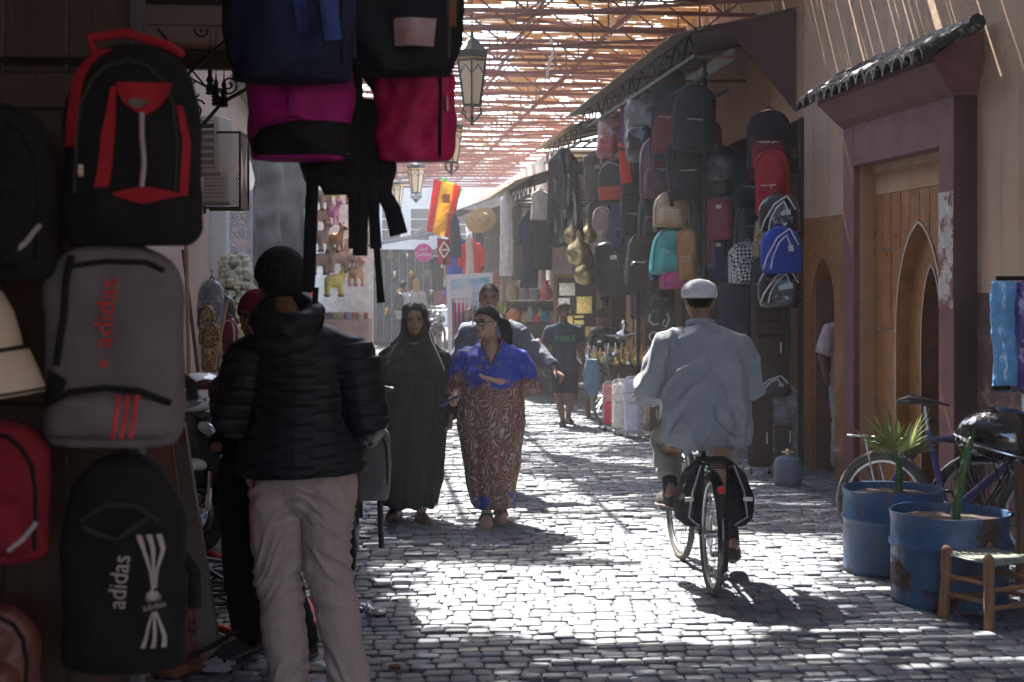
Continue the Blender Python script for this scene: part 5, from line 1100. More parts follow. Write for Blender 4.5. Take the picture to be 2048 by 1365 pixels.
# a phone held between the two women
q = MB(); q.box((0, 0, 0), (.075, .012, .15), bev=.005); solo(q, 'phone', M('blue_phone_case', (.02, .03, .12), .4), 'blue phone held low by the woman in the kaftan', 'phone', r.matrix_basis @ V((-.285, -.30, .9)), R(60), rx=R(60))
# --- man behind them, arm held out ---
h = 1.70; r = person('man in grey blue jacket behind the kaftan woman, arm held out', P(985, 555, 12.4), 0); r.location.z = .005
J = stand(h, 1.12); Rm = head_rot(R(4), R(2)); J['hed'] += V((-.03, -.01, 0)); J['elp'] = V((.36, -.02, 1.13)); J['wrp'] = V((.50, -.17, 1.01)); J['elm'] = V((-.29, .03, 1.06)); J['wrm'] = V((-.28, -.1, .86))
body(r, h, J, SK_M, Rm, .0075, (('p', (.6, -.4, -.5), (-.3, 0, -1), -1, .5), ('m', (0, -.2, -1), (1, 0, 0), -1, .4))); face(r, J['hed'], h, Rm, HAIRB)
c = J['hed']; inv2 = Rm.inverted(); c2_ = c.copy()
def hl2(x, y, z):
    return hairline(inv2 @ (V((x, y, z))-c2_)/h, front=.052)
hair_cap(r, c, h, Rm, HAIRB, 'hair', puff=1.04, cutf=hl2)
SLATE = fab('slate_blue_cotton', (.10, .115, .15), .85); top(r, J, h, SLATE, 1.06, name='jacket', hemz=-.08, seed=12, amp=.003, fn=ridges(5, 5, 4, .013, .26, 3)); trousers(r, J, h, cm((.05, .05, .065)), 1.05, seed=13)
q = MB(); q.loft([(0, -.095, 1.16, .055, .02), (0, -.09, 1.3, .06, .02), (0, -.075, 1.4, .05, .02)], 16); part(q, 'shirt_front', cm((.4, .4, .42)), r)
for s in (-1, 1): q = strap_mb([V((s*.05, -.02, 1.44)), V((s*.09, -.09, 1.38)), V((s*.06, -.125, 1.28)), V((s*.05, -.125, 1.15))], .045); part(q, 'lapel', SLATE, r)
for k in 'pm': shoe(r, J['an'+k], J['to'+k], cm((.03, .03, .03)), h)
# --- boy ---
h = 1.46; r = person('boy in navy t-shirt with green lettering and dark shorts', G(1128, 850), R(6))
J = stand(h, 1.12); Rm = head_rot(R(12), R(4)); J['hed'] += V((-.01, -.01, 0)); J['elm'] = V((-.24, .02, .90)); J['wrm'] = V((-.25, -.06, .69)); J['elp'] = V((.22, .02, .90)); J['wrp'] = V((.235, -.05, .69)); J['anm'] = V((-.03, -.12, .06)); J['tom'] = J['anm']+V((-.03, -.17, -.035)); J['anp'] = V((.07, .14, .07)); J['top'] = J['anp']+V((.02, -.16, -.045))
body(r, h, J, SK_D, Rm, .0085, (('m', (0, -.1, -1), (1, 0, 0), -1, .4), ('p', (0, -.1, -1), (-1, 0, 0), 1, .5))); face(r, J['hed'], h, Rm); hair_cap(r, J['hed'], h, Rm, HAIR, 'hair', -.02, 1.08, .044)
NAVYT = fab('navy_tshirt_cloth', (.03, .04, .07), .9); top(r, J, h, NAVYT, 1.02, (.62, .62), 'tshirt', 14, .006, (8, 8, 5), -.10, hr=1.02, slr=.92)
q = MB(); nk = J['nek']; q.tube([nk+V((.062*math.cos(t), -.012+.058*math.sin(t), -.022+.012*math.sin(t))) for t in np.linspace(0, 2*math.pi, 17)[:-1]], .009, 6, closed=True); part(q, 'neck_trim', fab('green_trim', (.12, .35, .12)), r)
q = text('NIKE', .095); q.v = [(x*1.25, -.142+.9*x*x, 1.035+z) for x, z, _ in q.v]; part(q, 'lettering', M('green_print', (.05, .32, .09), .6), r, smooth=0)
q = MB(); q.tube([J['pel']+V((0, 0, .05)), J['pel'], J['pel']+V((0, 0, -.06))], [.105, .125, .125], 18, flat=.8, round_=True, up=(0, 1, 0))
for k in 'pm': q.tube([J['hp'+k], J['hp'+k].lerp(J['kn'+k], .6), J['kn'+k]+V((0, 0, -.03))], [.09, .085, .088], 14)
garment(r, q, cm((.016, .02, .034)), 'shorts', .012, 3, .007, (10, 10, 6), 15)
for k in 'pm': shoe(r, J['an'+k], J['to'+k], cm((.05, .03, .025)), h, 'sandal')
q = MB(); q.box(J['wrp']+V((.0, -.03, -.13)), (.012, .07, .17), bev=.004); part(q, 'held_paper', M('white_card', (.7, .69, .66), .7), r)
# ================= BICYCLES =================
def wheel(root, x, R_, m_t, spokes=28, tw=.022, rimm=None, name='wheel'):
    """wheel in the x-z plane of the bicycle (x forward)"""
    q = MB().tube([V((x+(R_-tw)*math.cos(t), 0, R_+(R_-tw)*math.sin(t))) for t in np.linspace(0, 2*math.pi, 45)[:-1]], tw, 8, closed=True); wl = part(q, name, m_t, root, smooth=180)
    q = MB().tube([V((x+(R_-tw*2.4)*math.cos(t), 0, R_+(R_-tw*2.4)*math.sin(t))) for t in np.linspace(0, 2*math.pi, 45)[:-1]], tw*.55, 6, closed=True, flat=.7); part(q, 'rim', rimm or STEEL, wl, smooth=180)
    q = MB()
    for i in range(spokes):
        t = 2*math.pi*i/spokes; u = t+(.35 if i % 2 else -.35); sd_ = .025 if (i//2) % 2 else -.025
        q.bar((x+.02*math.cos(u), sd_, R_+.02*math.sin(u)), (x+(R_-tw*2.6)*math.cos(t), 0, R_+(R_-tw*2.6)*math.sin(t)), .0022)
    part(q, 'spokes', STEEL, wl, smooth=0); q = MB().tube([(x, -.04, R_), (x, .04, R_)], .02, 10); part(q, 'hub', STEEL, wl); return wl
def bicycle(label, loc, yaw, m_f, mtb=False, rack=True, guards=True, steer=0, sad=.95, tyre=RUBBER, bars=1.02, basket=False, ry=0):
    r = thing('bicycle', label, 'bicycle', loc, yaw, rx=ry); Rr = .335 if not mtb else .33; tw = .02 if not mtb else .028; wb = 1.06; F = V((wb, 0, Rr)); Bk = V((0, 0, Rr)); bb_ = V((.43, 0, .28)); hd = V((wb-.13, 0, .76)); hd2 = V((wb-.16, 0, .86)); st_ = V((.28, 0, .80)); k = .016 if not mtb else .021
    wheel(r, 0, Rr, tyre, tw=tw)
    q = MB()
    for a, b, w in ((bb_, st_, k), (bb_, hd, k*1.25), (st_-V((0, 0, .06)), hd2-V((.0, 0, .02)), k), (hd-V((-.02, 0, .05)), hd2, k*1.15)): q.tube([a, b], w, 10)
    for s in (-1, 1): q.tube([bb_+V((0, s*.02, 0)), V((.18, s*.05, Rr-.02)), Bk+V((0, s*.065, 0))], k*.6, 8); q.tube([st_-V((0, 0, .05)), V((.16, s*.045, .62)), Bk+V((0, s*.065, 0))], k*.55, 8)
    part(q, 'frame', m_f, r)
    o = -hd; TM = Matrix.Translation(hd) @ Matrix.Rotation(steer, 4, 'Z'); fr = TM
    def fpart(q, n_, m_): x_ = part(q, n_, m_, r); x_.matrix_basis = TM
    q = MB()
    for s in (-1, 1): q.tube([V((-.02, s*.02, -.06)), V((.03, s*.06, -.15)), F+o+V((0, s*.055, 0))], k*.75, 8)
    q.tube([V((0, 0, -.08)), V((-.04, 0, .14)), V((-.05, 0, bars+o.z))], k*.8, 8); fpart(q, 'fork', m_f if not mtb else STEEL)
    bz = bars+o.z; q = MB()
    q.tube([V((-.16 if not mtb else -.07, -.29, bz+.02)), V((-.02, -.2, bz+.03)), V((-.04, 0, bz)), V((-.02, .2, bz+.03)), V((-.16 if not mtb else -.07, .29, bz+.02))], .012, 8); fpart(q, 'handlebar', STEEL)
    for s in (-1, 1):
        e = V((-.16 if not mtb else -.07, s*.29, bz+.02)); d = (e-V((-.02, s*.2, bz+.03))).normalized(); q = MB().tube([e-d*.05, e+d*.07], .017, 8); fpart(q, 'grip', BLACKP); q = MB().tube([e-d*.05+V((.03, 0, -.005)), e+V((.05, 0, -.02))], .006, 6); fpart(q, 'brake_lever', STEEL)
    # the front wheel hangs in the steering
    w = wheel(r, wb, Rr, tyre, tw=tw)
    if steer:
        w.matrix_basis = TM @ Matrix.Translation(-hd)
    q = MB().tube([V((.28-.0, 0, .78)), V((.25, 0, sad-.03))], .013, 8); part(q, 'seat_post', STEEL, r)
    q = MB().tube([V((.12, 0, sad)), V((.17, 0, sad+.012)), V((.25, 0, sad+.005)), V((.33, 0, sad)), V((.40, 0, sad-.012))], [.06, .078, .05, .028, .02], 14, flat=.42, round_=True, up=(0, 0, 1)); part(q, 'saddle', M('saddle_leather', (.015, .014, .015), .4, b=.15), r, smooth=180)
    q = MB().lathe([(.09, -.004), (.095, 0), (.09, .004)], bb_+V((0, -.06, 0)), 24, Matrix.Rotation(R(90), 3, 'X')); part(q, 'chainring', STEEL, r)
    for s in (-1, 1): q = MB(); q.bar(bb_+V((0, s*.08, 0)), bb_+V((-s*.08, s*.08, s*.15)), .016, .01); part(q, 'crank', STEEL, r)
    for s, p_ in ((-1, bb_+V((.08, -.12, -.15))), (1, bb_+V((-.08, .12, .15)))): q = MB(); q.box(p_, (.09, .08, .02), bev=.004); part(q, 'pedal', BLACKP, r)
    q = MB(); q.bar(bb_+V((0, -.06, .088)), Bk+V((0, -.06, .04)), .006); q.bar(bb_+V((0, -.06, -.088)), Bk+V((0, -.06, -.04)), .006); part(q, 'chain', IRON, r)
    if guards:
        for x, par, a0, a1 in ((0, r, 10, 205), (wb, r, 20, 165)):
            q = MB(); out = []
            for i in range(19):
                t = R(a0+(a1-a0)*i/18); rr = Rr+.02; ring = []
                for y, dz in ((-.03, -.012), (-.018, 0), (0, .004), (.018, 0), (.03, -.012), (.018, -.004), (0, 0), (-.018, -.004)): ring.append(V((x+(rr+dz)*math.cos(t), y, Rr+(rr+dz)*math.sin(t))))
                out.append(ring)
            q.rings(out); g_ = part(q, 'mudguard', m_f, r)
            if x and steer: g_.matrix_basis = TM @ Matrix.Translation(-hd)
    if rack:
        q = MB()
        for s in (-1, 1): q.tube([V((.24, s*.04, .70)), V((.1, s*.065, .735)), V((-.24, s*.065, .735))], .006, 6); q.tube([V((-.12, s*.065, .735)), Bk+V((0, s*.07, 0))], .006, 6)
        for x in (-.24, -.14, -.04, .06): q.bar((x, -.065, .735), (x, .065, .735), .009)
        part(q, 'rack', IRON if not mtb else STEEL, r, smooth=0)
    return r
NAVYF = M('navy_bike_paint', (.014, .025, .06), .3, coat=.4, b=.05); BLKF = M('black_bike_paint', (.012, .012, .014), .3, coat=.4, b=.05); SILV = M('silver_bike_paint', (.42, .42, .45), .3, metal=.5, b=.05); PURP = M('indigo_bike_paint', (.06, .05, .2), .3, coat=.4, b=.05); GREENF = M('grey_green_bike_paint', (.22, .27, .26), .4, coat=.2, b=.05)
# the rider and his bicycle: heading up the street
rl = G(1424, 1190); by = R(92.5)
cyc = bicycle('old black roadster bicycle under the man in the white cap', rl, by, BLKF, steer=R(5), sad=.98, tyre=DUSTY, bars=1.05)
q = MB().tube([V((-.265, 0, .62)), V((-.275, 0, .62))], .022, 10); part(q, 'reflector', M('red_reflector', (.5, .01, .01), .2), cyc)
pn = thing('pannier', 'black panniers with grey piping slung over the bicycle rack', 'pannier', rl, by)
for s in (-1, 1):
    q = MB(); out = []
    for z, xx, y0, y1 in ((.40, .11, .075, .17), (.44, .15, .075, .21), (.55, .15, .075, .22), (.68, .13, .075, .17), (.745, .11, .07, .10)):
        out.append([(-.05+xx*.8*math.cos(t), s*((y0+y1)/2+(y1-y0)/2*math.sin(t)), z) for t in np.linspace(0, 2*math.pi, 17)[:-1]])
    q.rings(out); b_ = part(fuse(q, .012, 2, .006, (14, 14, 14), s+3), 'bag', BLACKP if 0 else cm((.016, .016, .018)), pn, smooth=180)
    q = MB().tube([(-.17, s*.09, .74), (-.2, s*.14, .6), (-.19, s*.16, .46), (-.15, s*.1, .41)], .006, 6); part(q, 'piping', cm((.3, .3, .32)), pn)
    q = MB(); q.box((-.205, s*.16, .56), (.008, .05, .022), rz=s*R(20)); part(q, 'reflective_strip', PIPE_W, pn)
q = MB(); q.box((-.06, 0, .755), (.24, .17, .012), bev=.004); part(q, 'top_flap', cm((.016, .016, .018)), pn)
h = 1.70; r = person('man in white skullcap and loose grey blue tunic riding away', rl, by-R(90)+R(180)+R(0))
# local frame of the rider: -y forward (away from the camera)
J = dict(pel=V((0, -.22, 1.02)), che=V((0, -.30, 1.32)), nek=V((0, -.37, 1.49)), hed=V((0, -.43, 1.62)))
for s, k in ((1, 'p'), (-1, 'm')):
    J['sh'+k] = V((s*.205, -.33, 1.42)); J['el'+k] = V((s*.265, -.40, 1.15)); J['wr'+k] = V((s*.275, -.68, 1.07)); J['hp'+k] = V((s*.09, -.24, .97))
J['knm'] = V((-.165, -.60, .66)); J['anm'] = V((-.205, -.47, .22)); J['tom'] = V((-.235, -.62, .14))       # photo right: pedal down
J['knp'] = V((.17, -.62, .80)); J['anp'] = V((.17, -.40, .53)); J['top'] = V((.19, -.55, .46))
Rm = head_rot(0, R(4)); body(r, h, J, SK_M, Rm, .009, (('p', (.1, -1, -.1), (0, 0, -1), 1, .5), ('m', (-.1, -1, -.1), (0, 0, -1), -1, .5)))
hair_cap(r, J['hed'], h, Rm, HAIR, 'hair', -.05, 1.04, .03, cutf=lambda x, y, z: z > J['hed'].z+.045 or hairline(Rm.inverted() @ (V((x, y, z))-J['hed'])/h, -.055))
q = MB(); c = J['hed']+V((0, .016, .038)); q.lathe([(.100, -.018), (.106, .0), (.104, .03), (.09, .062), (.055, .084), (.006, .094)], c, 32); part(q, 'skullcap', fab('white_cap_cloth', (.62, .64, .66), .9, b=.4), r, smooth=180)
TUN = fab('grey_blue_cotton', (.31, .34, .365), .9, v=.1, b=.3)
q = MB(); q.loft([(.0, -.14, .82, .215, .13, .13), (.0, -.18, .95, .24, .17, .08), (0, -.22, 1.05, .24, .17, .03), (0, -.26, 1.2, .225, .15, .01), (0, -.31, 1.34, .215, .135), (0, -.345, 1.43, .165, .105), (0, -.37, 1.475, .08, .07)], 48, 6, 2.3)
for k, s in (('p', 1), ('m', -1)):
    q.tube([V((s*.09, -.335, 1.40)), J['sh'+k]+V((0, 0, -.055)), J['sh'+k].lerp(J['el'+k], .55), J['el'+k]+V((s*.015, .02, -.02)), J['el'+k].lerp(J['wr'+k], .75)], [.075, .08, .083, .088, .08], 18)
q.tube([V((.12, -.08, .98)), V((.16, -.04, .88)), V((.14, -.03, .80))], [.10, .08, .02], 12, flat=.4, round_=True); q.tube([V((-.10, -.08, .98)), V((-.15, -.05, .90))], [.11, .05], 12, flat=.4, round_=True)
garment(r, q, TUN, 'tunic', .0085, 2, .004, (5.5, 5.5, 2.8), 21, ridges(3.6, 2.0, 3.0, .020, .24, 6))
q = MB(); q.tube([V((.072*math.cos(t), -.375+.062*math.sin(t), 1.492+.012*math.sin(t))) for t in np.linspace(0, 2*math.pi, 17)[:-1]], .017, 8, closed=True, flat=1.3); part(q, 'collar', TUN, r)
q = MB(); q.tube([V((0, -.2, 1.0)), V((0, -.22, .93))], [.15, .15], 16, round_=True)
for k, w in (('p', .06), ('m', .06)): q.tube([J['hp'+k], J['hp'+k].lerp(J['kn'+k], .55), J['kn'+k], J['kn'+k].lerp(J['an'+k], .5), J['kn'+k].lerp(J['an'+k], .78)], [.10, .098, .09, .075, w], 14)
garment(r, q, fab('grey_beige_cotton', (.27, .27, .25), .9, v=.1), 'trousers', .012, 3, .010, (9, 9, 9), 23)
for k in 'pm': shoe(r, J['an'+k], J['to'+k], cm((.05, .042, .04)), h, 'boot', M('dusty_sole', (.2, .17, .14), .9), 1.05)
for k in 'pm':
    q = MB().tube([J['an'+k]+V((0, .01, -.03)), J['an'+k]+(J['kn'+k]-J['an'+k])*.3], [.042, .046], 12); part(q, 'sock', cm((.03, .03, .035)), r)
# bikes leaning at the portal
b1 = bicycle('silver and indigo mountain bike leaning at the tiled portal', S(3.62, bb(1905, 3.6), 0), R(0), SILV, mtb=True, guards=False, rack=True, sad=.98, bars=1.06, tyre=DUSTY, ry=R(-7))
b1.rotation_euler = (R(-6), 0, R(-40)); pr = W(1762, 555, 3.3); b1.location = (pr.x, pr.y, 0)
for ch_ in b1.children:
    if ch_.name.startswith('frame'): ch_.data.materials[0] = PURP
b2 = bicycle('black bicycle with mudguard and rack behind the nearer blue drum', (0, 0, 0), R(-25), BLKF, sad=.9, ry=R(-6)); pr = P(1968, 555, 9.2); b2.location = (pr.x, pr.y, 0); b2.rotation_euler = (R(-6), 0, R(-32))
# ================= RIGHT FOREGROUND =================
def drum(label, px, py, dia, hh, rust, seed):
    c = G(px, py); c.y += dia/2; r = thing('oil_drum', label, 'drum', c, R(seed*50), 'blue oil drum planters'); rr = dia/2
    prof = [(rr*.96, 0), (rr*.985, .015), (rr*.975, .03), (rr*.975, hh*.6), (rr*.99, hh*.62), (rr*1.02, hh*.645), (rr*1.02, hh*.665), (rr*.985, hh*.69), (rr*.98, hh*.9), (rr, hh*.985), (rr*1.01, hh), (rr*.975, hh), (rr*.96, hh*.97), (rr*.95, hh*.8)]
    q = MB().lathe(prof, n=48, open_=True); q.v = [(x*(1+.012*noise.noise(V((x*3+seed, y*3, z*2)))), y*(1+.012*noise.noise(V((x*3, y*3+seed, z*2)))), z+(.012*noise.noise(V((x*4, y*4, seed))) if z > hh*.9 else 0)) for x, y, z in q.v]
    part(q, 'shell', M('blue_drum_paint_%d' % seed, (.028, .075, .19), .42, v=.25, s=4, b=.25, bs=35, c2=(.06, .13, .26), wear=((.07, .032, .02) if seed == 2 else (.14, .11, .10), rust, .53)), r, smooth=50)
    q = MB(); q.lathe([(rr*.95, hh*.9), (rr*.6, hh*.93), (rr*.2, hh*.95), (.001, hh*.94)], n=24, open_=True); q.v = [(x, y, z+.02*noise.noise(V((x*14, y*14, seed)))) for x, y, z in q.v]; part(q, 'soil', M('dry_soil', (.035, .022, .016), .95, v=.5, s=20, b=.8, bs=50), r); return r, hh
d1, h1 = drum('paler blue oil drum planter with a fan palm', 1812, 1162, .60, .50, 5, 1); d2, h2 = drum('darker rusted blue oil drum planter with a bare green stem', 1934, 1228, .635, .49, 3.2, 2)
LEAF = M('palm_leaf', (.14, .22, .035), .5, v=.35, s=12, c2=(.26, .3, .06)); STEMG = M('green_stem', (.06, .12, .04), .55, v=.3, s=18)
pl = thing('fan_palm', 'small fan palm with yellow green leaves in the paler drum', 'plant', d1.location+V((.02, -.05, h1*.94)))
q = MB().tube([(0, 0, -.02), (.005, 0, .12), (0, 0, .22)], [.03, .022, .014], 8); part(q, 'stem', STEMG, pl)
for az, el, L, n in ((0, 62, .30, 9), (70, 45, .26, 8), (160, 40, .27, 8), (215, 58, .3, 9), (300, 35, .27, 8), (120, 75, .28, 7)):
    d = V((math.cos(R(az))*math.cos(R(el)), math.sin(R(az))*math.cos(R(el))*.8, math.sin(R(el)))); b_ = V((0, 0, .17)); e_ = b_+d*.10; q = MB().tube([b_, e_], .005, 6); fd = part(q, 'frond', STEMG, pl)
    sd_ = d.cross(V((0, 0, 1))).normalized(); upv = sd_.cross(d)
    for i in range(n):
        an = (i-(n-1)/2)/n*R(125); v = (d*math.cos(an)+sd_*math.sin(an)).normalized(); Ln = L*(1-.25*abs(an)); q = MB(); w = v.cross(upv).normalized()
        pts = [e_+v*Ln*u+V((0, 0, -.06*u*u*abs(math.sin(an)+.3))) for u in (0, .3, .6, .85, 1)]; q.tube(pts, [.003, .011, .012, .007, .001], 6, flat=.22, up=upv); part(q, 'leaf', LEAF, fd)
p2 = thing('yucca_stem', 'bare green yucca stem leaning in the rusted drum', 'plant', d2.location+V((.0, -.1, h2*.93)))
q = MB().tube([(0, 0, 0), (.02, 0, .14), (.05, 0, .28), (.09, .0, .44)], [.024, .022, .02, .014], 10); q = fuse(q, .008, 2, .006, (30, 30, 20), 4); part(q, 'stem', STEMG, p2, smooth=180)
for i in range(11):
    z = .04+.036*i; a = i*2.4; q = MB().tube([(z*.2, 0, z), (z*.2+.03*math.cos(a), .03*math.sin(a), z+.06), (z*.2+.04*math.cos(a), .04*math.sin(a), z+.13)], [.014, .013, .001], 6, flat=.25); part(q, 'leaf', STEMG, p2)
# stool
sc0 = G(1990, 1250); sc0.y += .1; st = thing('wooden_stool', 'low wooden stool with woven rush seat beside the drums', 'stool', sc0, R(28)); w = .15
LOGW = M('rough_pole_wood', (.26, .13, .06), .75, v=.35, s=5, st=(8, 8, 1), b=.4, bs=40); RUSH = M('woven_rush', (.22, .25, .2), .8, v=.35, s=30, b=.5, bs=80)
for x in (-w, w):
    for y in (-w, w): q = MB().tube([(x*1.06, y*1.06, 0), (x, y, .2), (x*.98, y*.98, .345)], [.027, .026, .028], 12, round_=True); part(fuse(q, .006, 1, .003, (20, 20, 8), int(x*9+y*5)), 'leg', LOGW, st, smooth=180)
for z in (.1, .19):
    for s in (-1, 1): q = MB().tube([(-w, s*w, z), (w, s*w, z)], .013, 8); part(q, 'stretcher', LOGW, st); q = MB().tube([(s*w, -w, z+.03), (s*w, w, z+.03)], .013, 8); part(q, 'stretcher', LOGW, st)
q = MB()
for i in range(20):
    a = -w+2*w*i/19; z = .325+.006*(i % 2); q.tube([(a, -w-.012, z-.012), (a, -w, z+.006), (a, 0, z), (a, w, z+.006), (a, w+.012, z-.012)], .0085, 6, flat=.7)
part(q, 'seat', RUSH, st)
# helmet on a post, wrapped cloth at the frame edge
wp = thing('wooden_post', 'brown wooden post at the right frame edge under the helmet', 'post', G(2046, 1175)); q = MB().tube([(0, 0, 0), (-.01, 0, .35), (-.02, 0, .62), (.0, 0, .80)], [.04, .035, .03, .05], 10); part(fuse(q, .008, 1, .004, (15, 15, 5), 2), 'post', WOODB, wp, smooth=180)
hm = thing('helmet', 'glossy black open face helmet on the wooden post at right', 'helmet', P(2000, 878, 8.6), R(60)); hm.scale = (1.2, 1.2, 1.2); GLOSS = M('gloss_black', (.006, .007, .009), .08, coat=1, b=0, v=.1)
q = MB(); q.ell((0, 0, 0), .175, .21, .155, n=32, m=20); 
def hcut(x, y, z): return z < -.10
part(fuse(q, .009, 2, cut=hcut), 'shell', GLOSS, hm, smooth=180)
q = MB().tube([V((.178*math.cos(t), .212*math.sin(t), -.035+.055*math.sin(t))) for t in np.linspace(0, 2*math.pi, 33)[:-1]], .007, 8, closed=True); part(q, 'rim_glint', CHROME, hm)  # chrome ring added in place of the light along the helmet's edge
q = MB(); q.tube([V((.15*math.cos(t), -.19-.05*math.sin(t), .01)) for t in np.linspace(R(10), R(170), 12)], .012, 6, flat=.3); part(q, 'visor', GLOSS, hm); q = MB().tube([(-.14, .0, -.1), (-.1, -.02, -.2), (0, -.03, -.24), (.1, -.02, -.2), (.14, 0, -.1)], .01, 6, flat=.4); part(q, 'chin_strap', BLACKP, hm)
wc = thing('wrapped_cloth', 'blue and purple cloth in shiny plastic hanging at the right frame edge', 'cloth', W(2052, 790, 3.98), 0)
q = MB(); s_ = FP/wc.location.y
for i, (c_, x) in enumerate((((.16, .42, .75), -.13), ((.1, .05, .25), 0.0), ((.14, .36, .7), .12))):
    q = MB(); out = []
    for k in range(14):
        z = .02+.66*k/13; wv = .075+.012*noise.noise(V((i, z*5, 0))); out.append([(x+wv*math.cos(t)+.01*math.sin(z*9+i), .045*math.sin(t)*(1+.3*math.sin(z*14+i)), z) for t in np.linspace(0, 2*math.pi, 17)[:-1]])
    q.rings(out); part(fuse(q, .009, 2, .006, (14, 14, 9), i+2), 'fold', cm(c_, kind='shiny'), wc, smooth=180)
q = MB().tube([(-.18, 0, .70), (.45, 0, .70)], .014, 8); part(q, 'rail', IRON, wc)
# man half hidden in the alcove
h = 1.66; al_ = person('man in pale pink shirt half hidden behind the portal pier', W(1697, 990, aW+.28), R(15)); al_.location.z = 0
J = stand(h); Rm = head_rot(R(40)); J['elm'] += V((-.02, 0, 0)); body(al_, h, J, SK_D, Rm, .012); hair_cap(al_, J['hed'], h, Rm, HAIR); face(al_, J['hed'], h, Rm)
top(al_, J, h, fab('pale_pink_shirt', (.5, .40, .40), s=30, v=.3), 1.0, (.9, .9), 'shirt', 31, hemz=-.05); trousers(al_, J, h, fab('pale_lilac_cotton', (.42, .38, .40)), 1.0, seed=32)
for k in 'pm': shoe(al_, J['an'+k], J['to'+k], cm((.05, .03, .025)), h)
# ================= LEFT SIDE =================
# steel channels leaning by the door
RUSTB = M('rust_red_board', (.24, .095, .06), .65, s=4, b=.4, bs=30, c2=(.32, .15, .10), wear=((.22, .2, .19), 5, .63)); GREYB = M('grey_worn_board', (.17, .15, .13), .6, s=4, b=.4, bs=30, wear=((.2, .09, .055), 4, .55))
def slab(label, quad, d, m, th=.05, name='leaning_plank'):
    q = MB(); q.prism([(x, y) for x, y in quad], 0, th, lambda x, y, k: P(x, y, d+.35*(1330-y)/500)+V((0, k, 0))); o = P(quad[0][0], quad[0][1], d); r = thing(name, label, 'plank', o)
    q.v = [tuple(V(v)-o) for v in q.v]; part(q, 'face', m, r, smooth=0); return r
r1 = slab('broad rust red plank leaning by the door, with scrawled marks', [(402, 1332), (330, 1332), (262, 850), (340, 850)], 6.75, RUSTB)
for i, y in enumerate((1195, 1215, 1245, 1262)):
    q = MB().tube([P(378+k*3.0+4*math.sin(i+k*2.1), y+6*math.sin(k*1.9+i), 6.78+.35*(1330-y)/500-.06)-r1.location for k in range(8)], .003, 5); part(q, 'scrawl', BLACKP, r1)
q = MB(); q.tube([P(391, 1276, 6.73)-r1.location, P(391, 1276, 6.72)-r1.location+V((0, -.002, 0))], .011, 12); part(q, 'bolt_hole', BLACKP, r1)
slab('narrow grey and rust plank leaning beside the red one', [(437, 1296), (404, 1334), (341, 850), (368, 848)], 6.7, GREYB)
# red hose, coiled cable, rubbish
def ground_tube(pts, r_, z=.0): return [V((*G(x, y).xy, r_+z+.012)) for x, y in pts]
def smooth_path(p, k=6):
    out = []
    for i in range(len(p)-1):
        a, b, c, d = p[max(i-1, 0)], p[i], p[i+1], p[min(i+2, len(p)-1)]
        for j in range(k):
            u = j/k; out.append(.5*((2*b)+(c-a)*u+(2*a-5*b+4*c-d)*u*u+(3*b-a-3*c+d)*u**3))
    return out+[p[-1]]
o = G(480, 1200); q = MB().tube([p_-o for p_ in smooth_path(ground_tube([(330, 1150), (405, 1118), (450, 1130), (520, 1160), (600, 1200), (628, 1262), (560, 1282), (500, 1286), (430, 1268), (360, 1262)], .02))], .02, 10); solo(q, 'hose', M('red_rubber', (.42, .015, .02), .4, b=.1), 'thick red hose looped on the paving behind the black trousers', 'hose', o, smooth=180)
o = G(450, 1200); cb = thing('cable_coil', 'heap of coiled dark grey cable beside the leaning planks', 'cable', o)
for i in range(9):
    cx, cy, rr = random.uniform(-.06, .06), random.uniform(-.12, .12), random.uniform(.17, .27); q = MB().tube([(cx+rr*math.cos(t)*.8, cy+rr*math.sin(t), .03+.018*i+.03*math.sin(2*t+i)) for t in np.linspace(0, 2*math.pi, 33)[:-1]], .010, 6, closed=True); part(q, 'coil', M('grey_cable', (.05, .05, .055), .5, b=.1), cb, smooth=180)
q = MB().tube([p_-o for p_ in smooth_path(ground_tube([(440, 1325), (500, 1300), (545, 1262)], .012, .05))], .014, 8)
o2 = P(320, 1335, 6.6); q = MB().tube([P(x, y, d)-o2 for x, y, d in ((310, 1330, 6.4), (380, 1312, 6.5), (430, 1290, 6.6), (472, 1262, 6.7))], .012, 8); solo(q, 'bent_rod', IRON, 'dark bent rod lying across the foot of the leaning planks', 'rod', o2)
gl = 'litter along the left edge of the paving'
def litter(label, px, py, s, c, kind='cloth', seed=0):
    q = MB(); q.ell((0, 0, s*.22), s, s*.7, s*.3, n=14, m=8); q.v = [tuple(V(v)+V((.5*s*noise.noise(V(v)*(3/s)+V((seed, 0, 0))), .5*s*noise.noise(V(v)*(3/s)+V((0, seed, 5))), .25*s*noise.noise(V(v)*(4/s)+V((2, seed, 0)))))) for v in q.v]; q.v = [(x, y, max(0, z)) for x, y, z in q.v]
    o = G(px, py); o.z = .008; solo(q, 'litter', cm(c, kind=kind), label, 'rubbish', o, smooth=20)
for i, (lb, px, py, s, c, k) in enumerate((('crumpled blue and white plastic wrapper by the trouser leg', 722, 1222, .06, (.35, .4, .6), 'shiny'), ('clear crumpled plastic beside the blue wrapper', 752, 1232, .06, (.4, .4, .42), 'shiny'), ('pale folded paper between the trouser legs', 645, 1342, .06, (.45, .5, .5), 'cloth'),
    ('white crumpled paper at the bottom left', 300, 1352, .11, (.55, .53, .52), 'cloth'), ('brown crumpled bag at the bottom beside the white paper', 350, 1352, .13, (.14, .07, .04), 'cloth'), ('flat grey scrap near the grey trainers', 430, 1345, .09, (.3, .32, .35), 'shiny'), ('pink foil scrap beside the red hose', 470, 1262, .05, (.5, .15, .22), 'shiny'), ('small brown scrap on the setts at bottom', 790, 1340, .03, (.15, .06, .03), 'cloth'))): litter(lb, px, py, s, c, k, i)
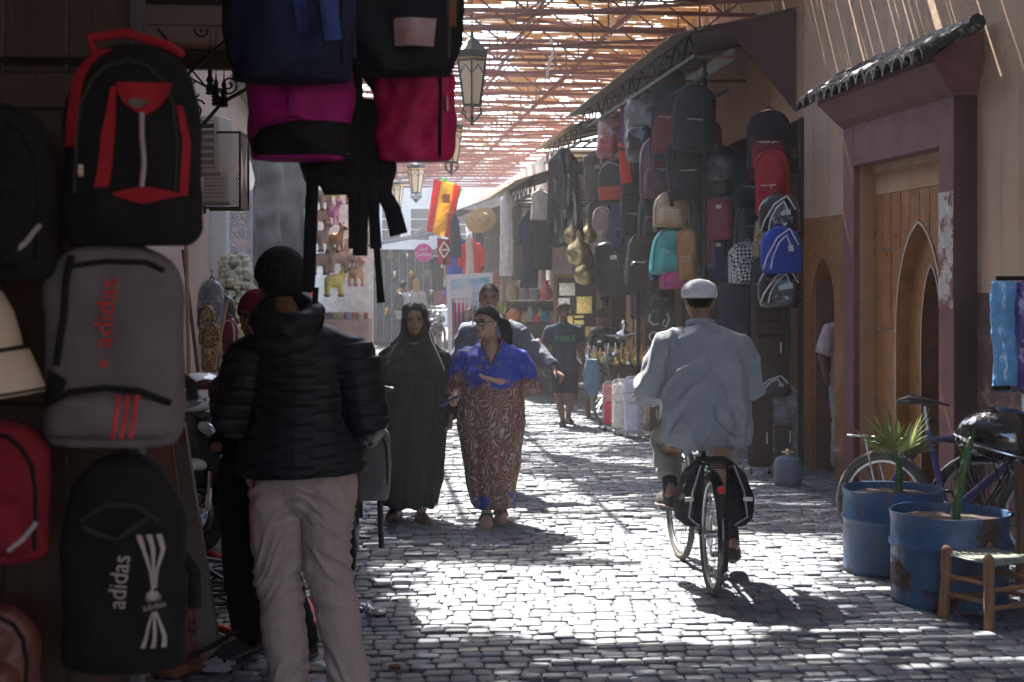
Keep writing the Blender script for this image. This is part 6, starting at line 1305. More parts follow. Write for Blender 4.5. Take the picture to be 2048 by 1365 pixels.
# scooter
WP = M('white_scooter_plastic', (.72, .75, .78), .2, coat=.6, b=0, v=.06); DP = M('black_scooter_plastic', (.012, .014, .018), .18, coat=.7, b=0); LENS = M('headlight_glass', (.35, .42, .5), .06, coat=1, b=0, metal=.5, v=.5, s=14)
sc = thing('scooter', 'white and black scooter parked facing out beside the black trousers', 'scooter', P(418, 555, 9.55), R(-90-24)); sc.location.z = 0; sc.location.x += -.05; sc.rotation_euler = (R(4), 0, R(-115))
# local: x forward, z up, wheel contact at x=0 front wheel .28 radius
wheel(sc, 0, .27, RUBBER, 12, .055, DP); wheel(sc, -1.22, .26, RUBBER, 12, .06, DP)
def sec(q, rows, n=20, e=2.2):   # rows: (x, z centre, half y, half z)
    out = []
    for x, z, y, hz in rows:
        out.append([(x, y*math.copysign(abs(math.cos(t))**(2/e), math.cos(t)), z+hz*math.copysign(abs(math.sin(t))**(2/e), math.sin(t))) for t in np.linspace(0, 2*math.pi, n+1)[:-1]])
    return q.rings(out)
q = sec(MB(), [(.33, .44, .02, .02), (.26, .50, .065, .035), (.10, .575, .085, .04), (-.12, .56, .08, .05), (-.28, .44, .06, .05)]); part(q, 'front_mudguard', WP, sc, smooth=180)
q = sec(MB(), [(.10, .98, .05, .05), (.06, 1.0, .13, .10), (-.03, 1.02, .17, .13), (-.13, 1.04, .14, .11), (-.2, 1.05, .06, .05)]); part(q, 'headlamp_cowl', WP, sc, smooth=180)
q = sec(MB(), [(.115, .99, .03, .02), (.10, .985, .105, .055), (.04, .99, .14, .065)]); part(q, 'headlight', LENS, sc, smooth=180)
q = MB()
out = []
for z, x, y, dx in ((.30, -.20, .14, .03), (.45, -.10, .20, .05), (.62, -.02, .235, .07), (.78, .03, .22, .08), (.90, .03, .15, .07)): out.append([(x+dx*math.cos(t)-.10*abs(math.sin(t))**2, y*math.sin(t), z) for t in np.linspace(0, 2*math.pi, 25)[:-1]])
part(q.rings(out), 'leg_shield', DP, sc, smooth=180)
for s in (-1, 1):
    q = MB().ell((.05, s*.13, .80), .035, .075, .04, Matrix.Rotation(s*R(-20), 3, 'X')); part(q, 'indicator', LENS, sc, smooth=180)
    q = MB(); q.prism([(-.10, .40), (-.02, .42), (.0, .75), (-.08, .78), (-.42, .46), (-.38, .36)], .185, .215, lambda x, z, k: (x, s*k*(1 if z < .6 else 1.0), z)); part(q, 'side_panel', WP, sc, smooth=0)
    q = MB().tube([(-.18, s*.06, 1.04), (-.22, s*.2, 1.06), (-.26, s*.34, 1.05)], [.018, .016, .02], 8); part(q, 'handlebar', BLACKP, sc); q = MB().tube([(-.2, s*.22, 1.08), (-.2, s*.28, 1.2)], .006, 6); q.ell((-.21, s*.29, 1.24), .02, .07, .045); part(q, 'mirror', BLACKP, sc)
    q = MB().tube([(0, s*.075, .27), (-.06, s*.07, .6)], .02, 8); part(q, 'fork_leg', CHROME, sc)
q = sec(MB(), [(-.45, .70, .10, .05), (-.6, .76, .16, .08), (-1.0, .80, .15, .08), (-1.4, .86, .10, .05)]); part(q, 'seat', cm((.05, .05, .06), kind='leather'), sc, smooth=180)
q = sec(MB(), [(-.5, .55, .14, .16), (-.8, .6, .18, .15), (-1.2, .66, .16, .12), (-1.55, .72, .06, .06)]); part(q, 'rear_body', DP, sc, smooth=180); q = MB(); q.box((-.38, 0, .30), (.45, .36, .10), bev=.03); part(q, 'footboard', BLACKP, sc)
q = MB().tube([(-.5, .12, .28), (-.95, .13, .25), (-1.5, .17, .38)], [.02, .03, .05], 10); part(q, 'exhaust', CHROME, sc); q = MB().tube([(-.75, -.1, .25), (-.72, -.22, .02)], .012, 6); part(q, 'stand', STEEL, sc); q = MB(); q.box((-.75, 0, .27), (.3, .2, .18), bev=.04); part(q, 'engine', STEEL, sc)
for s in (-1, 1):
    q = text('FICE', .13); q.v = [(-.045+.0*y, s*.245+(y)*.0, .62-x*1.0) if 0 else (-.06+y*.9, s*.226, .58-x*s*1.0*s) for x, y, _ in q.v]; part(q, 'lettering', GP, sc, smooth=0)
b3 = bicycle('dark bicycle parked behind the tall man with a grey bag on it', P(700, 555, 8.9), R(100), BLKF, sad=.9); b3.location.z = 0
gb = thing('shoulder_bag', 'grey soft bag with a dangling black strap beside the tall man', 'bag', P(742, 1000, 8.2), R(0)); B = Bag(.22, .42, .12, .3, .3, .7, 2.5, 4); part(B.body(), 'body', fab('grey_canvas', (.11, .11, .11), s=5), gb, smooth=60)
part(B.arch(.85, .2, .95, .006, .002), 'piping', BLACKP, gb); q = strap_mb([V((.05, -.04, .06)), V((.055, -.04, -.1)), V((.06, -.03, -.26))], .03); part(q, 'strap', BLACKP, gb, smooth=60)
q = strap_mb([V((-.06, 0, .4)), V((-.09, .1, .6)), V((-.12, .3, .62))], .03); part(q, 'strap', BLACKP, gb, smooth=60)
# things against the left wall
cr_ = cm((.68, .66, .5), kind='cloth')
gb_ = 'goods heaped against the left wall'
LB = aL+.30
def wallbag(lb, bx, d, c, c2=None, sty='pack', kd='cloth', mm=None, **k):
    r, B = bag(lb, bx, 0, c, c2, sty, kd, R(-18), gb_, d=d, straps=False, **k)
    if mm:
        for ch_ in r.children:
            if ch_.name.split('.')[0] in ('body', 'front_pocket'): ch_.data.materials[0] = mm
wallbag('dark blue rucksack in plastic on top of the heap at left', (392, 560, 452, 660), 12.4, (.04, .05, .08), kd='shiny', film=True); wallbag('leopard print trolley bag under the blue rucksack', (396, 610, 434, 690), 12.1, (.2, .15, .1), mm=lp)
wallbag('larger leopard print bag at the front of the heap', (402, 645, 448, 745), 11.9, (.2, .15, .1), mm=lp); wallbag('dark red pointed bag right of the leopard bags', (440, 636, 480, 705), 12.3, (.2, .02, .03), kd='leather', name='bag', sty='round')
wallbag('camouflage green bag behind the wooden stick', (424, 590, 476, 720), 12.6, (.06, .07, .06), kd='shiny'); 
for i, (lb, x0, y0, x1, y1, d, rr, m) in enumerate((('pale bamboo stick leaning in front of the heaped bags', 455, 600, 428, 740, 11.8, .014, WOODL), ('long bamboo pole standing by the left wall', 372, 470, 378, 760, 11.6, .016, WOODL), ('dark pole leaning against the left wall', 366, 500, 398, 760, 11.7, .014, WOODB))):
    o = P(x1, y1, d); q = MB().tube([(0, 0, 0), P(x0, y0, d+.15)-o], rr, 8); solo(q, 'pole', m, lb, 'pole', o)
fl_t = thing('dried_flowers', 'heap of cream dried flower bunches behind the bags at left', 'flowers', W(470, 760, LB)); s_ = FP/fl_t.location.y; q = MB(); q2 = MB()
for i in range(620):
    z = random.uniform(.1, 1.15); rr = .26*math.sqrt(max(.05, 1-(z/1.25)**2)); a = random.uniform(0, 6.283); c = V((rr*random.uniform(.5, 1)*math.cos(a), rr*random.uniform(.5, 1)*math.sin(a), z)); q.ell(c, random.uniform(.025, .05), random.uniform(.025, .05), random.uniform(.02, .04), n=6, m=4)
part(q, 'flower_heads', cr_, fl_t, stuff=True); q.v = q.v[:]; q2.tube([(0, 0, 0), (0, 0, 1.1)], [.04, .08], 10); part(q2, 'stems', WOODL, fl_t)
# air conditioners and mesh cage
ACM = M('aged_ac_casing', (.52, .46, .38), .5, v=.12, s=4)
def ac(lb, bx, d, yaw):
    x0, y0, x1, y1 = bx; s = FP/d; w, h = (x1-x0)/s, (y1-y0)/s; r = thing('air_conditioner', lb, 'air conditioner', P((x0+x1)/2, y1, d), yaw, 'air conditioner units on the left wall'); q = MB(); q.box((0, .15, h/2), (w, .3, h), bev=.012); part(q, 'casing', ACM, r)
    q = MB(); q.box((-w*.06, -.004, h*.5), (w*.72, .01, h*.84), bev=.002); part(q, 'grille_back', BLACKP, r)
    for k in range(7): q = MB(); q.box((-w*.06, -.014, h*(.12+.127*k)), (w*.72, .012, .022), bev=.003); part(q, 'slat', ACM, r)
    q = MB(); q.bar((-w/2, .05, -.02), (-w/2, .05, -.1), .02); q.bar((-w/2, .02, -.015), (w/2, .02, -.015), .03); part(q, 'bracket', IRON, r, smooth=0)
ac('cream air conditioner with dark slats, the upper one on the left wall', (386, 232, 440, 346), 12.9, R(-10)); ac('cream air conditioner behind wire mesh, below the other', (404, 348, 458, 405), 13.4, R(-10))
cg = thing('mesh_cage', 'rusty wire mesh cage round the air conditioners', 'cage', P(442, 416, 12.7)); x0, x1 = P(400, 0, 12.7).x-cg.location.x, P(480, 0, 12.7).x-cg.location.x; z1 = (416-265)/FP*12.7; q = MB()
for a, b in (((x0, 0, 0), (x1, 0, 0)), ((x1, 0, 0), (x1, 0, z1)), ((x1, 0, z1), (x1-.2, 0, z1)), ((x0, .4, 0), (x1, .4, 0)), ((x1, 0, 0), (x1, .4, 0)), ((x1, .4, 0), (x1, .4, z1)), ((x1, 0, z1), (x1, .4, z1))): q.bar(a, b, .018)
part(q, 'frame', IRON, cg, smooth=0); q = MB(); n = 16
for i in range(-n, n):
    for sg in (-1, 1):
        xa = x0+(x1-x0)*i/n; L = z1; pts = []
        for k in range(21):
            x = xa+L*k/20*.55 if sg > 0 else xa+L*.55-L*k/20*.55; z = L*k/20
            if x0 <= x <= x1: pts.append(V((x, 0, z)))
        if len(pts) > 1: q.bar(pts[0], pts[-1], .005)
for i in range(12): q.bar((x1, .4*i/11, 0), (x1, .4*(1-i/11), z1), .005)
part(q, 'wire_mesh', M('rusty_wire', (.3, .22, .15), .6), cg, smooth=0)
# white post, grille, tarpaulin
wpst = thing('white_pillar', 'white painted pillar at the end of the peach wall', 'pillar', W(436, 990, aL+.06)); wpst.location.z = 0; wpst.rotation_euler.z = TH; q = MB(); q.box((0, 0, 1.35), (.2, .3, 2.7), bev=.01); part(q, 'shaft', WHITE, wpst); q = MB(); q.box((0, 0, 2.72), (.26, .36, .06), bev=.01); part(q, 'capital', WHITE, wpst)
og = W(500, 990, aL+.35); og.z = 0; gr = thing('window_grille', 'white wrought iron grille panels with scrolls behind the vendor', 'grille', og); s_ = FP/og.y; lx, rx_ = (440-500)/s_, 0; zt_ = CH-(382-555)/s_; WI = M('white_painted_iron', (.62, .62, .64), .5, b=.05); q = MB()
zs_ = [CH-(y-555)/s_ for y in (382, 452, 518, 600, 690)]
for z in zs_: q.bar((lx, 0, z), (rx_, 0, z), .035)
q.bar((rx_, 0, 0), (rx_, 0, zs_[0]), .045); q.bar((lx, 0, 0), (lx, 0, zs_[0]), .045); part(q, 'frame', WI, gr, smooth=0)
for z0, z1 in ((zs_[1], zs_[2]), (zs_[0], zs_[1]), (zs_[2], zs_[3])):
    q = MB(); hz = abs(z1-z0); cz = (z0+z1)/2
    for cx in (.27, .73):
        for sz in (-1, 1):
            for q_ in (0, 1): q.tube(spiral((lx+(rx_-lx)*(cx+(.10 if q_ else -.10)), cz+sz*hz*.25), hz*.17, 1.6*(1 if q_ else -1), 90*sz, 26, lambda x, z: V((x, 0, z))), .008, 6); part(q, 'scrollwork', WI, gr); q = MB()
    q.tube([(lx, 0, z0), (rx_, 0, z1)], .007, 6); part(q, 'diagonal_bar', WI, gr)
tp = sthing('tarpaulin', 'dark grey tarpaulin sheet hanging beyond the white grille', 'tarpaulin'); TARP = M('grey_tarpaulin', (.06, .058, .056), .7, v=.25, s=4, b=.4, bs=18, di=.03)
q = MB(); K, L = 44, 40; pts = []
for i in range(K+1):
    u = i/K; px = 492+(622-492)*u; d = 19.5+8*u
    for j in range(L+1):
        v = j/L; y = (228+75*u)*(1-v)+660*v; p_ = P(px, y, d); p_.x += .07*math.sin(u*17+v*2)+.10*noise.noise(V((u*7, v*5, 0)))+.06*(1-abs(noise.noise(V((u*5+v*3, v*7, 4))))*4)*.5; p_.y += .3*noise.noise(V((u*6, v*6, 8))); pts.append(p_)
Mi = Matrix.Rotation(-TH, 4, 'Z'); q.v = [tuple(Mi @ p_) for p_ in pts]; n = len(pts); q.v += [tuple(V(v)+V((-.01, .004, 0))) for v in q.v[:n]]
for i in range(K):
    for j in range(L): a = i*(L+1)+j; q.f += [(a, a+1, a+L+2, a+L+1), (n+a+L+1, n+a+L+2, n+a+1, n+a)]
part(q, 'sheet', TARP, tp, smooth=180)
# wrought iron bracket with finials under the canopy
ib = thing('iron_bracket', 'black wrought iron scroll bracket with three finials at upper left', 'bracket', P(420, 180, 9.3)); o = ib.location
def ip(x, y): return P(x, y, 9.3)-o
q = MB(); q.tube([ip(350, 172), ip(452, 80)], .010, 8); q.tube([ip(388, 270), ip(445, 205), ip(505, 172)], .012, 8); q.tube([ip(300, 40), ip(415, 178)], .006, 6); q.tube([ip(362, 146), ip(412, 174)], .006, 6); part(q, 'arm', IRON, ib)
q = MB()
for (x, y), rr, tn, a0 in (((458, 170), .062, 1.7, 200), ((390, 220), .07, 1.7, 30), ((364, 130), .035, 1.6, 0), ((330, 125), .08, 1.0, 40), ((405, 60), .06, 1.4, 90), ((395, 186), .07, .6, 100), ((470, 120), .03, 1.4, 260)):
    q = MB(); c = ip(x, y); q.tube(spiral((c.x, c.z), rr, tn, a0, 30, lambda X, Z: V((X, 0, Z)), .12), .006, 6); part(q, 'scroll', IRON, ib)
q = MB(); q.tube([ip(440, 118), ip(470, 112), ip(520, 145)], .005, 6); part(q, 'scroll', IRON, ib)
for x, y0 in ((420, 190), (432, 212), (448, 215)):
    q = MB().lathe([(.004, 0), (.02, .0), (.03, .012), (.02, .022), (.03, .034), (.02, .044), (.032, .056), (.015, .07), (.026, .09), (.012, .12), (.016, .14), (.005, .17), (.003, .21)], ip(x, y0), 14); part(q, 'finial', IRON, ib); q = MB().tube([ip(x, y0)+V((0, 0, .2)), ip(x, y0-150)], .003, 5); part(q, 'rod', IRON, ib)
cd_ = thing('conduit', 'pale metal conduit slanting under the timber canopy', 'pipe', W(286, 18, aL+.02)); q = MB().tube([(0, 0, 0), W(368, 130, aL+.02)-cd_.location], .015, 8); part(q, 'pipe', STEEL, cd_)
# roof tiles and a pale house front above the air conditioners
rt = thing('house_front', 'sunlit pale house front with green white roof tiles beyond the air conditioners', 'house', S(-1.6, 17, 0), TH); q = MB(); q.box((-.6, 1.6, 2.3), (1.4, 3, 4.6)); part(q, 'wall', PALE, rt, smooth=0); q = MB(); q.box((.115, .3, 3.75), (.04, .4, .22)); part(q, 'brick_band', OCHRE, rt, smooth=0)
for i in range(10): q = MB(); q.tube([(-.1, .1+.3*i, 4.15), (.3, .1+.3*i, 3.92)], .09, 8, flat=.6, round_=True); part(q, 'roof_tile', M('pale_green_tile', (.34, .42, .36), .35, v=.3, s=5), rt)
# ================= LANTERNS =================
GLASS = None
def opal():
    m, t, p = nt('opal_glass'); p.inputs['Base Color'].default_value = (.8, .74, .64, 1); p.inputs['Roughness'].default_value = .25; tr = N(t, 'ShaderNodeBsdfTranslucent'); tr.inputs[0].default_value = (.9, .84, .72, 1); ms = N(t, 'ShaderNodeMixShader'); ms.inputs[0].default_value = .65
    t.links.new(p.outputs[0], ms.inputs[1]); t.links.new(tr.outputs[0], ms.inputs[2]); t.links.new(ms.outputs[0], [n for n in t.nodes if n.type == 'OUTPUT_MATERIAL'][0].inputs[0]); return m
OPAL = opal(); LBL = ('black lantern with pale glass hanging nearest under the roof', 'second black lantern partly behind the crimson backpack', 'third lantern further down the street', 'farthest lantern near the striped flag')
ln = thing('hanging_lantern', LBL[0], 'lantern', (0, 0, 0), 0, 'lanterns hanging along the street roof')
TP = [(.0, .085), (.52, .17)]
def hexr(r_, z, n=6): return [(r_*math.cos(R(60*i+30)), r_*math.sin(R(60*i+30)), z) for i in range(n)]
q = MB(); q.rings([hexr(.20, .56), hexr(.205, .60), hexr(.20, .64), hexr(.13, .70), hexr(.10, .74), hexr(.03, .80), hexr(.012, .88)]); part(q, 'cap', IRON, ln, smooth=20); q = MB(); q.rings([hexr(.19, .53), hexr(.195, .56)]); part(q, 'brass_band', BRASS, ln, smooth=0)
for i in range(6):
    a, b = hexr(.105, .02)[i], hexr(.105, .02)[(i+1) % 6]; c, d = hexr(.18, .525)[(i+1) % 6], hexr(.18, .525)[i]; q = MB(); q.add([a, b, c, d]+[tuple(V(x)*.985+V((0, 0, .002))) for x in (a, b, c, d)], [(0, 1, 2, 3), (7, 6, 5, 4), (0, 4, 5, 1), (2, 6, 7, 3)]); part(q, 'pane', OPAL, ln, smooth=0)
    q = MB(); q.bar(a, d, .02); q.bar(a, b, .018); q.bar(d, c, .02); m_ = (V(d)+V(c))/2; e_ = (V(c)-V(d)); u = V((0, 0, 1)); q.tube([V(d).lerp(V(a), .3), m_.lerp((V(a)+V(b))/2, .22)-e_*.25, m_.lerp((V(a)+V(b))/2, .10), m_.lerp((V(a)+V(b))/2, .22)+e_*.25, V(c).lerp(V(b), .3)], .007, 5); part(q, 'frame_bar', IRON, ln, smooth=0)
    x, y, _ = hexr(1, 0)[i]; q = MB().tube([V((x*.1, y*.1, .02)), V((x*.13, y*.13, -.06)), V((x*.07, y*.07, -.13)), V((x*.02, y*.02, -.17))], .008, 6); q.tube(spiral((.105, -.07), .03, 1.2, 0, 12, lambda X, Z: V((x*X, y*X, Z))), .006, 5); part(q, 'scroll', IRON, ln)
q = MB().lathe([(.002, -.21), (.02, -.2), (.012, -.16), (.03, -.13), (.012, -.1), (.02, .02)], n=10); part(q, 'finial', IRON, ln); q = MB().tube([(0, 0, .86), (0, 0, 1.25)], .008, 6); part(q, 'hanging_rod', IRON, ln)
for i, (px, py, d) in enumerate(LP_):
    o = ln if i == 0 else copy_tree(ln); o['label'] = LBL[i]; p_ = P(px, py, d); o.location = p_-V((0, 0, .76)); o.rotation_euler = (0, 0, R(12*i))
# white string and the clump of wire under the roof
for lb, pts in (('white knotted ribbon hanging from a roof truss', [(1100, 75), (1108, 100), (1098, 125), (1094, 155)]), ('tangled pale string hanging from the roof edge', [(1262, 0), (1258, 30), (1235, 52), (1215, 40)])):
    o = P(*pts[0], 18.6); rb = thing('ribbon' if 'ribbon' in lb else 'string', lb, 'string', o); q = MB().tube([P(x, y, 18.6)-o for x, y in pts], .018, 6, flat=.4); part(q, 'strand', WHITE, rb); q = MB().tube([P(x+6*math.sin(i*2), y+8, 18.6)-o for i, (x, y) in enumerate(pts)], .012, 6, flat=.4); part(q, 'loose_end', WHITE, rb)
# ================= RIGHT: FURTHER SHOPS =================
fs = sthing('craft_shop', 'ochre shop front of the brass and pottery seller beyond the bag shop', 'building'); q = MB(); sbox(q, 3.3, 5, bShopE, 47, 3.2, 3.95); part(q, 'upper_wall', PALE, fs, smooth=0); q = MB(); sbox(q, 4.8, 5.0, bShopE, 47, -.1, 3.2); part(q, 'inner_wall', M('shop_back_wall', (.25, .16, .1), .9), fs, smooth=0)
for b in (26, 30.5, 35, 39.5, 44): q = MB(); sbox(q, 3.3, 3.7, b, b+.5, -.1, 3.2); part(q, 'pillar', PALE, fs, smooth=0)
STR = M('grey_awning_canvas', (.45, .45, .43), .8, v=.15, s=6)
awning('grey canvas awning with frilled edge over the craft shop', 30, 38, 2.0, 3.15, 3.6, .2, m=STR, fas=STR, aI_=3.3, web=False); awning('black edged cream awning behind the black garment', 21.8, 26.5, 2.55, 3.3, 3.75, .3, m=M('cream_canvas', (.6, .5, .3), .8), fas=IRON, aI_=4.1, web=True); awning('pale canvas awning further down on the right', 39, 45, 1.9, 3.2, 3.7, .2, m=STR, fas=STR, aI_=3.3, web=False)
for k in range(26):
    b = 30+8*k/26; q = MB(); sbox(q, 1.86, 1.88, b, b+.29, 2.92, 3.13-.0); 
# garments
def garment_hang(lb, bx, d, m, sleeves=False, name='garment', taper=.8, seed=0, yaw=0):
    x0, y0, x1, y1 = bx; s = FP/d; w, h = (x1-x0)/s, (y1-y0)/s; r = thing(name, lb, 'clothing', P((x0+x1)/2, y1, d), yaw, 'garments hanging along the shops'); q = MB(); rows = []
    for k in range(9): u = k/8; rows.append((.01*math.sin(u*5), 0, h*u, w/2*(1-(1-taper)*u)*(1 if u < .88 else max(.22, 1-(u-.88)/.12*.8)), w*.2*(1-.3*u), .07*(1-u)))
    q.loft(rows, 28, 6, 2.2, seed)
    if sleeves:
        for sg in (-1, 1): q.tube([(sg*w*.25, 0, h*.92), (sg*w*.5, 0, h*.8), (sg*w*.55, 0, h*.55)], [w*.12, w*.13, w*.12], 10)
    part(fuse(q, max(.012, w/28), 2, w*.02, (6/w, 6/w, 2), seed+1), 'cloth', m, r, smooth=180); q = MB().tube([(-w*.18, 0, h*.97), (0, 0, h*1.03), (w*.18, 0, h*.97)], .007, 6); q.tube([(0, 0, h*1.03), (0, 0, h*1.07), (.02, 0, h*1.09)], .005, 6); part(q, 'hanger', IRON, r); return r
garment_hang('long black garment bag hanging from the awning corner', (1090, 296, 1166, 494), 19.6, cm((.016, .017, .02), kind='shiny'), False, 'garment_bag', .72)
garment_hang('navy kaftan with short sleeves left of the black garment', (1040, 420, 1076, 576), 21.2, cm((.03, .038, .07)), True, 'kaftan', .6, 2); garment_hang('charcoal tunic between the navy kaftan and the black garment', (1066, 400, 1104, 540), 20.8, cm((.025, .027, .035)), True, 'tunic', .7, 3); garment_hang('white fringed shawl above the navy kaftan', (1060, 380, 1102, 440), 20.4, cm((.6, .55, .45)), False, 'shawl', .8, 4)
garment_hang('long shaggy white sheepskin rug hanging at the shop edge', (998, 380, 1034, 552), 24, cm((.75, .73, .68)), False, 'rug', .75, 5); garment_hang('cream rug with zigzag pattern beside the sheepskin', (1024, 400, 1046, 560), 23.5, None or M('zigzag_rug', (.5, .42, .28), .9, v=.6, s=14, st=(1, 1, 2), c2=(.08, .06, .05)), False, 'rug', .9, 6)
for i, (lb, bx, c) in enumerate((('dark raffia cape under the far straw hat', (968, 470, 1000, 545), (.16, .15, .14)), ('striped pale garment by the red white pennant', (930, 470, 948, 560), (.5, .45, .4)), ('black garment hanging by the striped flag', (898, 430, 922, 515), (.04, .04, .06)), ('dark dress hanging in the far right shop', (950, 460, 968, 540), (.06, .06, .09)), ('rust red cloth hanging under the far awning', (985, 500, 1000, 570), (.3, .1, .06)))): garment_hang(lb, bx, 27+i, cm(c), False, 'garment', .7, 10+i)
# brass gourds hanging
for i, (lb, x, y, s) in enumerate((('large brass gourd vessel hanging beside the black garment', 1158, 505, .17), ('second brass gourd vessel lower and nearer the bags', 1170, 548, .15), ('small brass gourd vessel behind the black garment', 1144, 470, .13), ('dull brass vessel just under the grey soft backpack', 1176, 470, .13))):
    q = MB().lathe([(.02*s/.15, -s), (s*.75, -s*.75), (s, -s*.1), (s*.8, s*.5), (s*.25, s*.9), (s*.2, s*1.5), (s*.3, s*1.6)], n=20); solo(q, 'brass_vessel', metal('aged_brass', (.5, .4, .2), .35, v=.3), lb, 'vessel', P(x, y, 18.9+.3*i), group='brass vessels hanging by the shop', smooth=180)
# dark board with brass plates
bd = thing('brass_plate_board', 'brown framed board with brass plaques behind the boy', 'board', P(1152, 790, 21.0)); bd.location.z = 0; s_ = FP/21.0; zf = lambda y: CH-(y-555)/s_; xf_ = lambda x: (x-1152)/s_
q = MB(); q.box((0, .03, (zf(550)+.3)/2), (xf_(1196)-xf_(1108), .04, zf(550)-.3)); part(q, 'panel', M('brown_board', (.10, .045, .03), .5), bd, smooth=0)
for a, b in (((1110, 552), (1196, 552)), ((1110, 552), (1110, 790)), ((1196, 552), (1196, 790))): q = MB(); q.bar((xf_(a[0]), 0, zf(a[1])), (xf_(b[0]), 0, zf(b[1])), .05); part(q, 'frame_bar', WOODL, bd, smooth=0)
PLATE = metal('bright_brass', (.8, .58, .2), .28, v=.25, s=20, b=.5, bs=40); PLATES = metal('silver_plate', (.75, .7, .6), .3, v=.2, s=20, b=.5, bs=40)
for x0, y0, x1, y1, m in ((1118, 566, 1150, 592, PLATES), (1116, 596, 1140, 610, PLATES), (1153, 593, 1184, 628, PLATE), (1116, 614, 1140, 628, PLATES), (1148, 631, 1168, 637, PLATE), (1148, 640, 1168, 650, PLATE), (1171, 654, 1192, 674, PLATE), (1118, 632, 1146, 650, PLATE)):
    q = MB(); q.box(((xf_(x0)+xf_(x1))/2, -.012, (zf(y0)+zf(y1))/2), (xf_(x1)-xf_(x0), .02, zf(y0)-zf(y1)), bev=.006); part(q, 'plaque', m, bd)
# pottery shelf
shf = thing('pottery_shelf', 'dark shelves of pots and baskets beyond the boy', 'shelf', P(1060, 790, 22.3)); shf.location.z = 0; s_ = FP/22.3; xf_ = lambda x: (x-1060)/s_
for y, x0, x1 in ((603, 1016, 1110), (648, 1012, 1110), (700, 1010, 1110)): q = MB(); q.box(((xf_(x0)+xf_(x1))/2, .12, zf(y)-.02), (xf_(x1)-xf_(x0), .4, .05)); part(q, 'shelf_plank', WOODD, shf, smooth=0)
q = MB(); q.box(((xf_(1012)+xf_(1110))/2, .34, zf(603)/2), (xf_(1110)-xf_(1012), .04, zf(603))); part(q, 'back_panel', WOODD, shf, smooth=0)
def pot(lb, x, yb, h_, prof, c, d=22.2, kd=None, lid=None):
    s = FP/d; H = h_/s; q = MB().lathe([(r_*H, z*H) for r_, z in prof], n=18); o = P(x, yb, d); solo(q, 'pot', kd or M('glaze_%s' % lb[:12].replace(' ', '_'), c, .4, v=.2, s=12), lb, 'pot', o, group='pots on the dark shelves', smooth=50)
JAR = [(.30, 0), (.42, .25), (.44, .6), (.36, .9), (.4, 1), (.3, 1.0)]; VASE = [(.2, 0), (.34, .2), (.36, .45), (.15, .75), (.12, .9), (.2, 1), (.1, 1)]; BALL = [(.2, 0), (.5, .3), (.5, .6), (.2, .9), (.25, 1), (.1, 1.0)]
for lb, x, yb, h_, pf, c in (('tall straw coloured lidded basket on the top shelf', 1026, 601, 30, JAR, (.35, .25, .13)), ('grey woven jar, second on the top shelf', 1048, 601, 28, JAR, (.3, .28, .26)), ('grey blue rimmed bowl jar on the top shelf', 1070, 601, 22, JAR, (.2, .24, .24)), ('coral red tall bottle vase on the top shelf', 1092, 601, 40, VASE, (.55, .13, .1)), ('silver bowl in front on the top shelf', 1026, 602, 11, BALL, (.5, .5, .5)),
                             ('orange terracotta jug on the middle shelf', 1028, 646, 30, BALL, (.5, .14, .05)), ('cone lidded straw pot on the middle shelf', 1048, 646, 22, VASE, (.5, .3, .14)), ('red round pot on the middle shelf', 1074, 646, 20, BALL, (.6, .02, .03)), ('blue teal pot on the middle shelf', 1090, 646, 24, BALL, (.03, .2, .35)), ('pale green pot behind on the middle shelf', 1060, 644, 30, VASE, (.25, .3, .25)), ('lime topped small pot on the middle shelf', 1080, 640, 22, VASE, (.5, .5, .05)), ('pink cream pot at the shelf end', 1103, 646, 24, VASE, (.5, .3, .25))): pot(lb, x, yb, h_, pf, c)
bk = thing('wicker_basket', 'wicker basket of brown gourds below the pottery shelves', 'basket', P(1072, 716, 21.6)); q = MB().lathe([(.20, 0), (.26, .2), (.27, .21), (.25, .2), (.2, .12)], n=24); part(q, 'basket', M('wicker', (.42, .28, .12), .8, v=.3, s=60, st=(1, 1, 6), b=.6, bs=120), bk)
for i in range(9): q = MB().ell((.16*math.cos(i*.7), .16*math.sin(i*.7), .22), .06, .06, .06, n=10, m=8); part(q, 'gourd', M('brown_gourd', (.25, .1, .05), .5), bk)
cb_ = thing('carved_crate', 'worn brown crate with a pale letter on its side', 'crate', G(1090, 788), R(8)); q = MB(); q.box((0, .15, .18), (.40, .3, .36), bev=.015); part(q, 'box', M('worn_brown_crate', (.16, .10, .06), .8, v=.35, s=8, wear=((.3, .22, .14), 7, .6)), cb_)
q = text('B', .30); q.v = [(x+.06, -.004, .18+z) for x, z, _ in q.v]; part(q, 'lettering', M('pale_crate_paint', (.45, .34, .2), .8), cb_, smooth=0); q = MB(); q.box((0, .15, .55), (.44, .34, .36), bev=.02); solo(q, 'cardboard_box', M('cardboard', (.40, .28, .16), .85), 'plain cardboard box under the wicker basket', 'box', cb_.location+V((.0, .1, .0)), R(8))
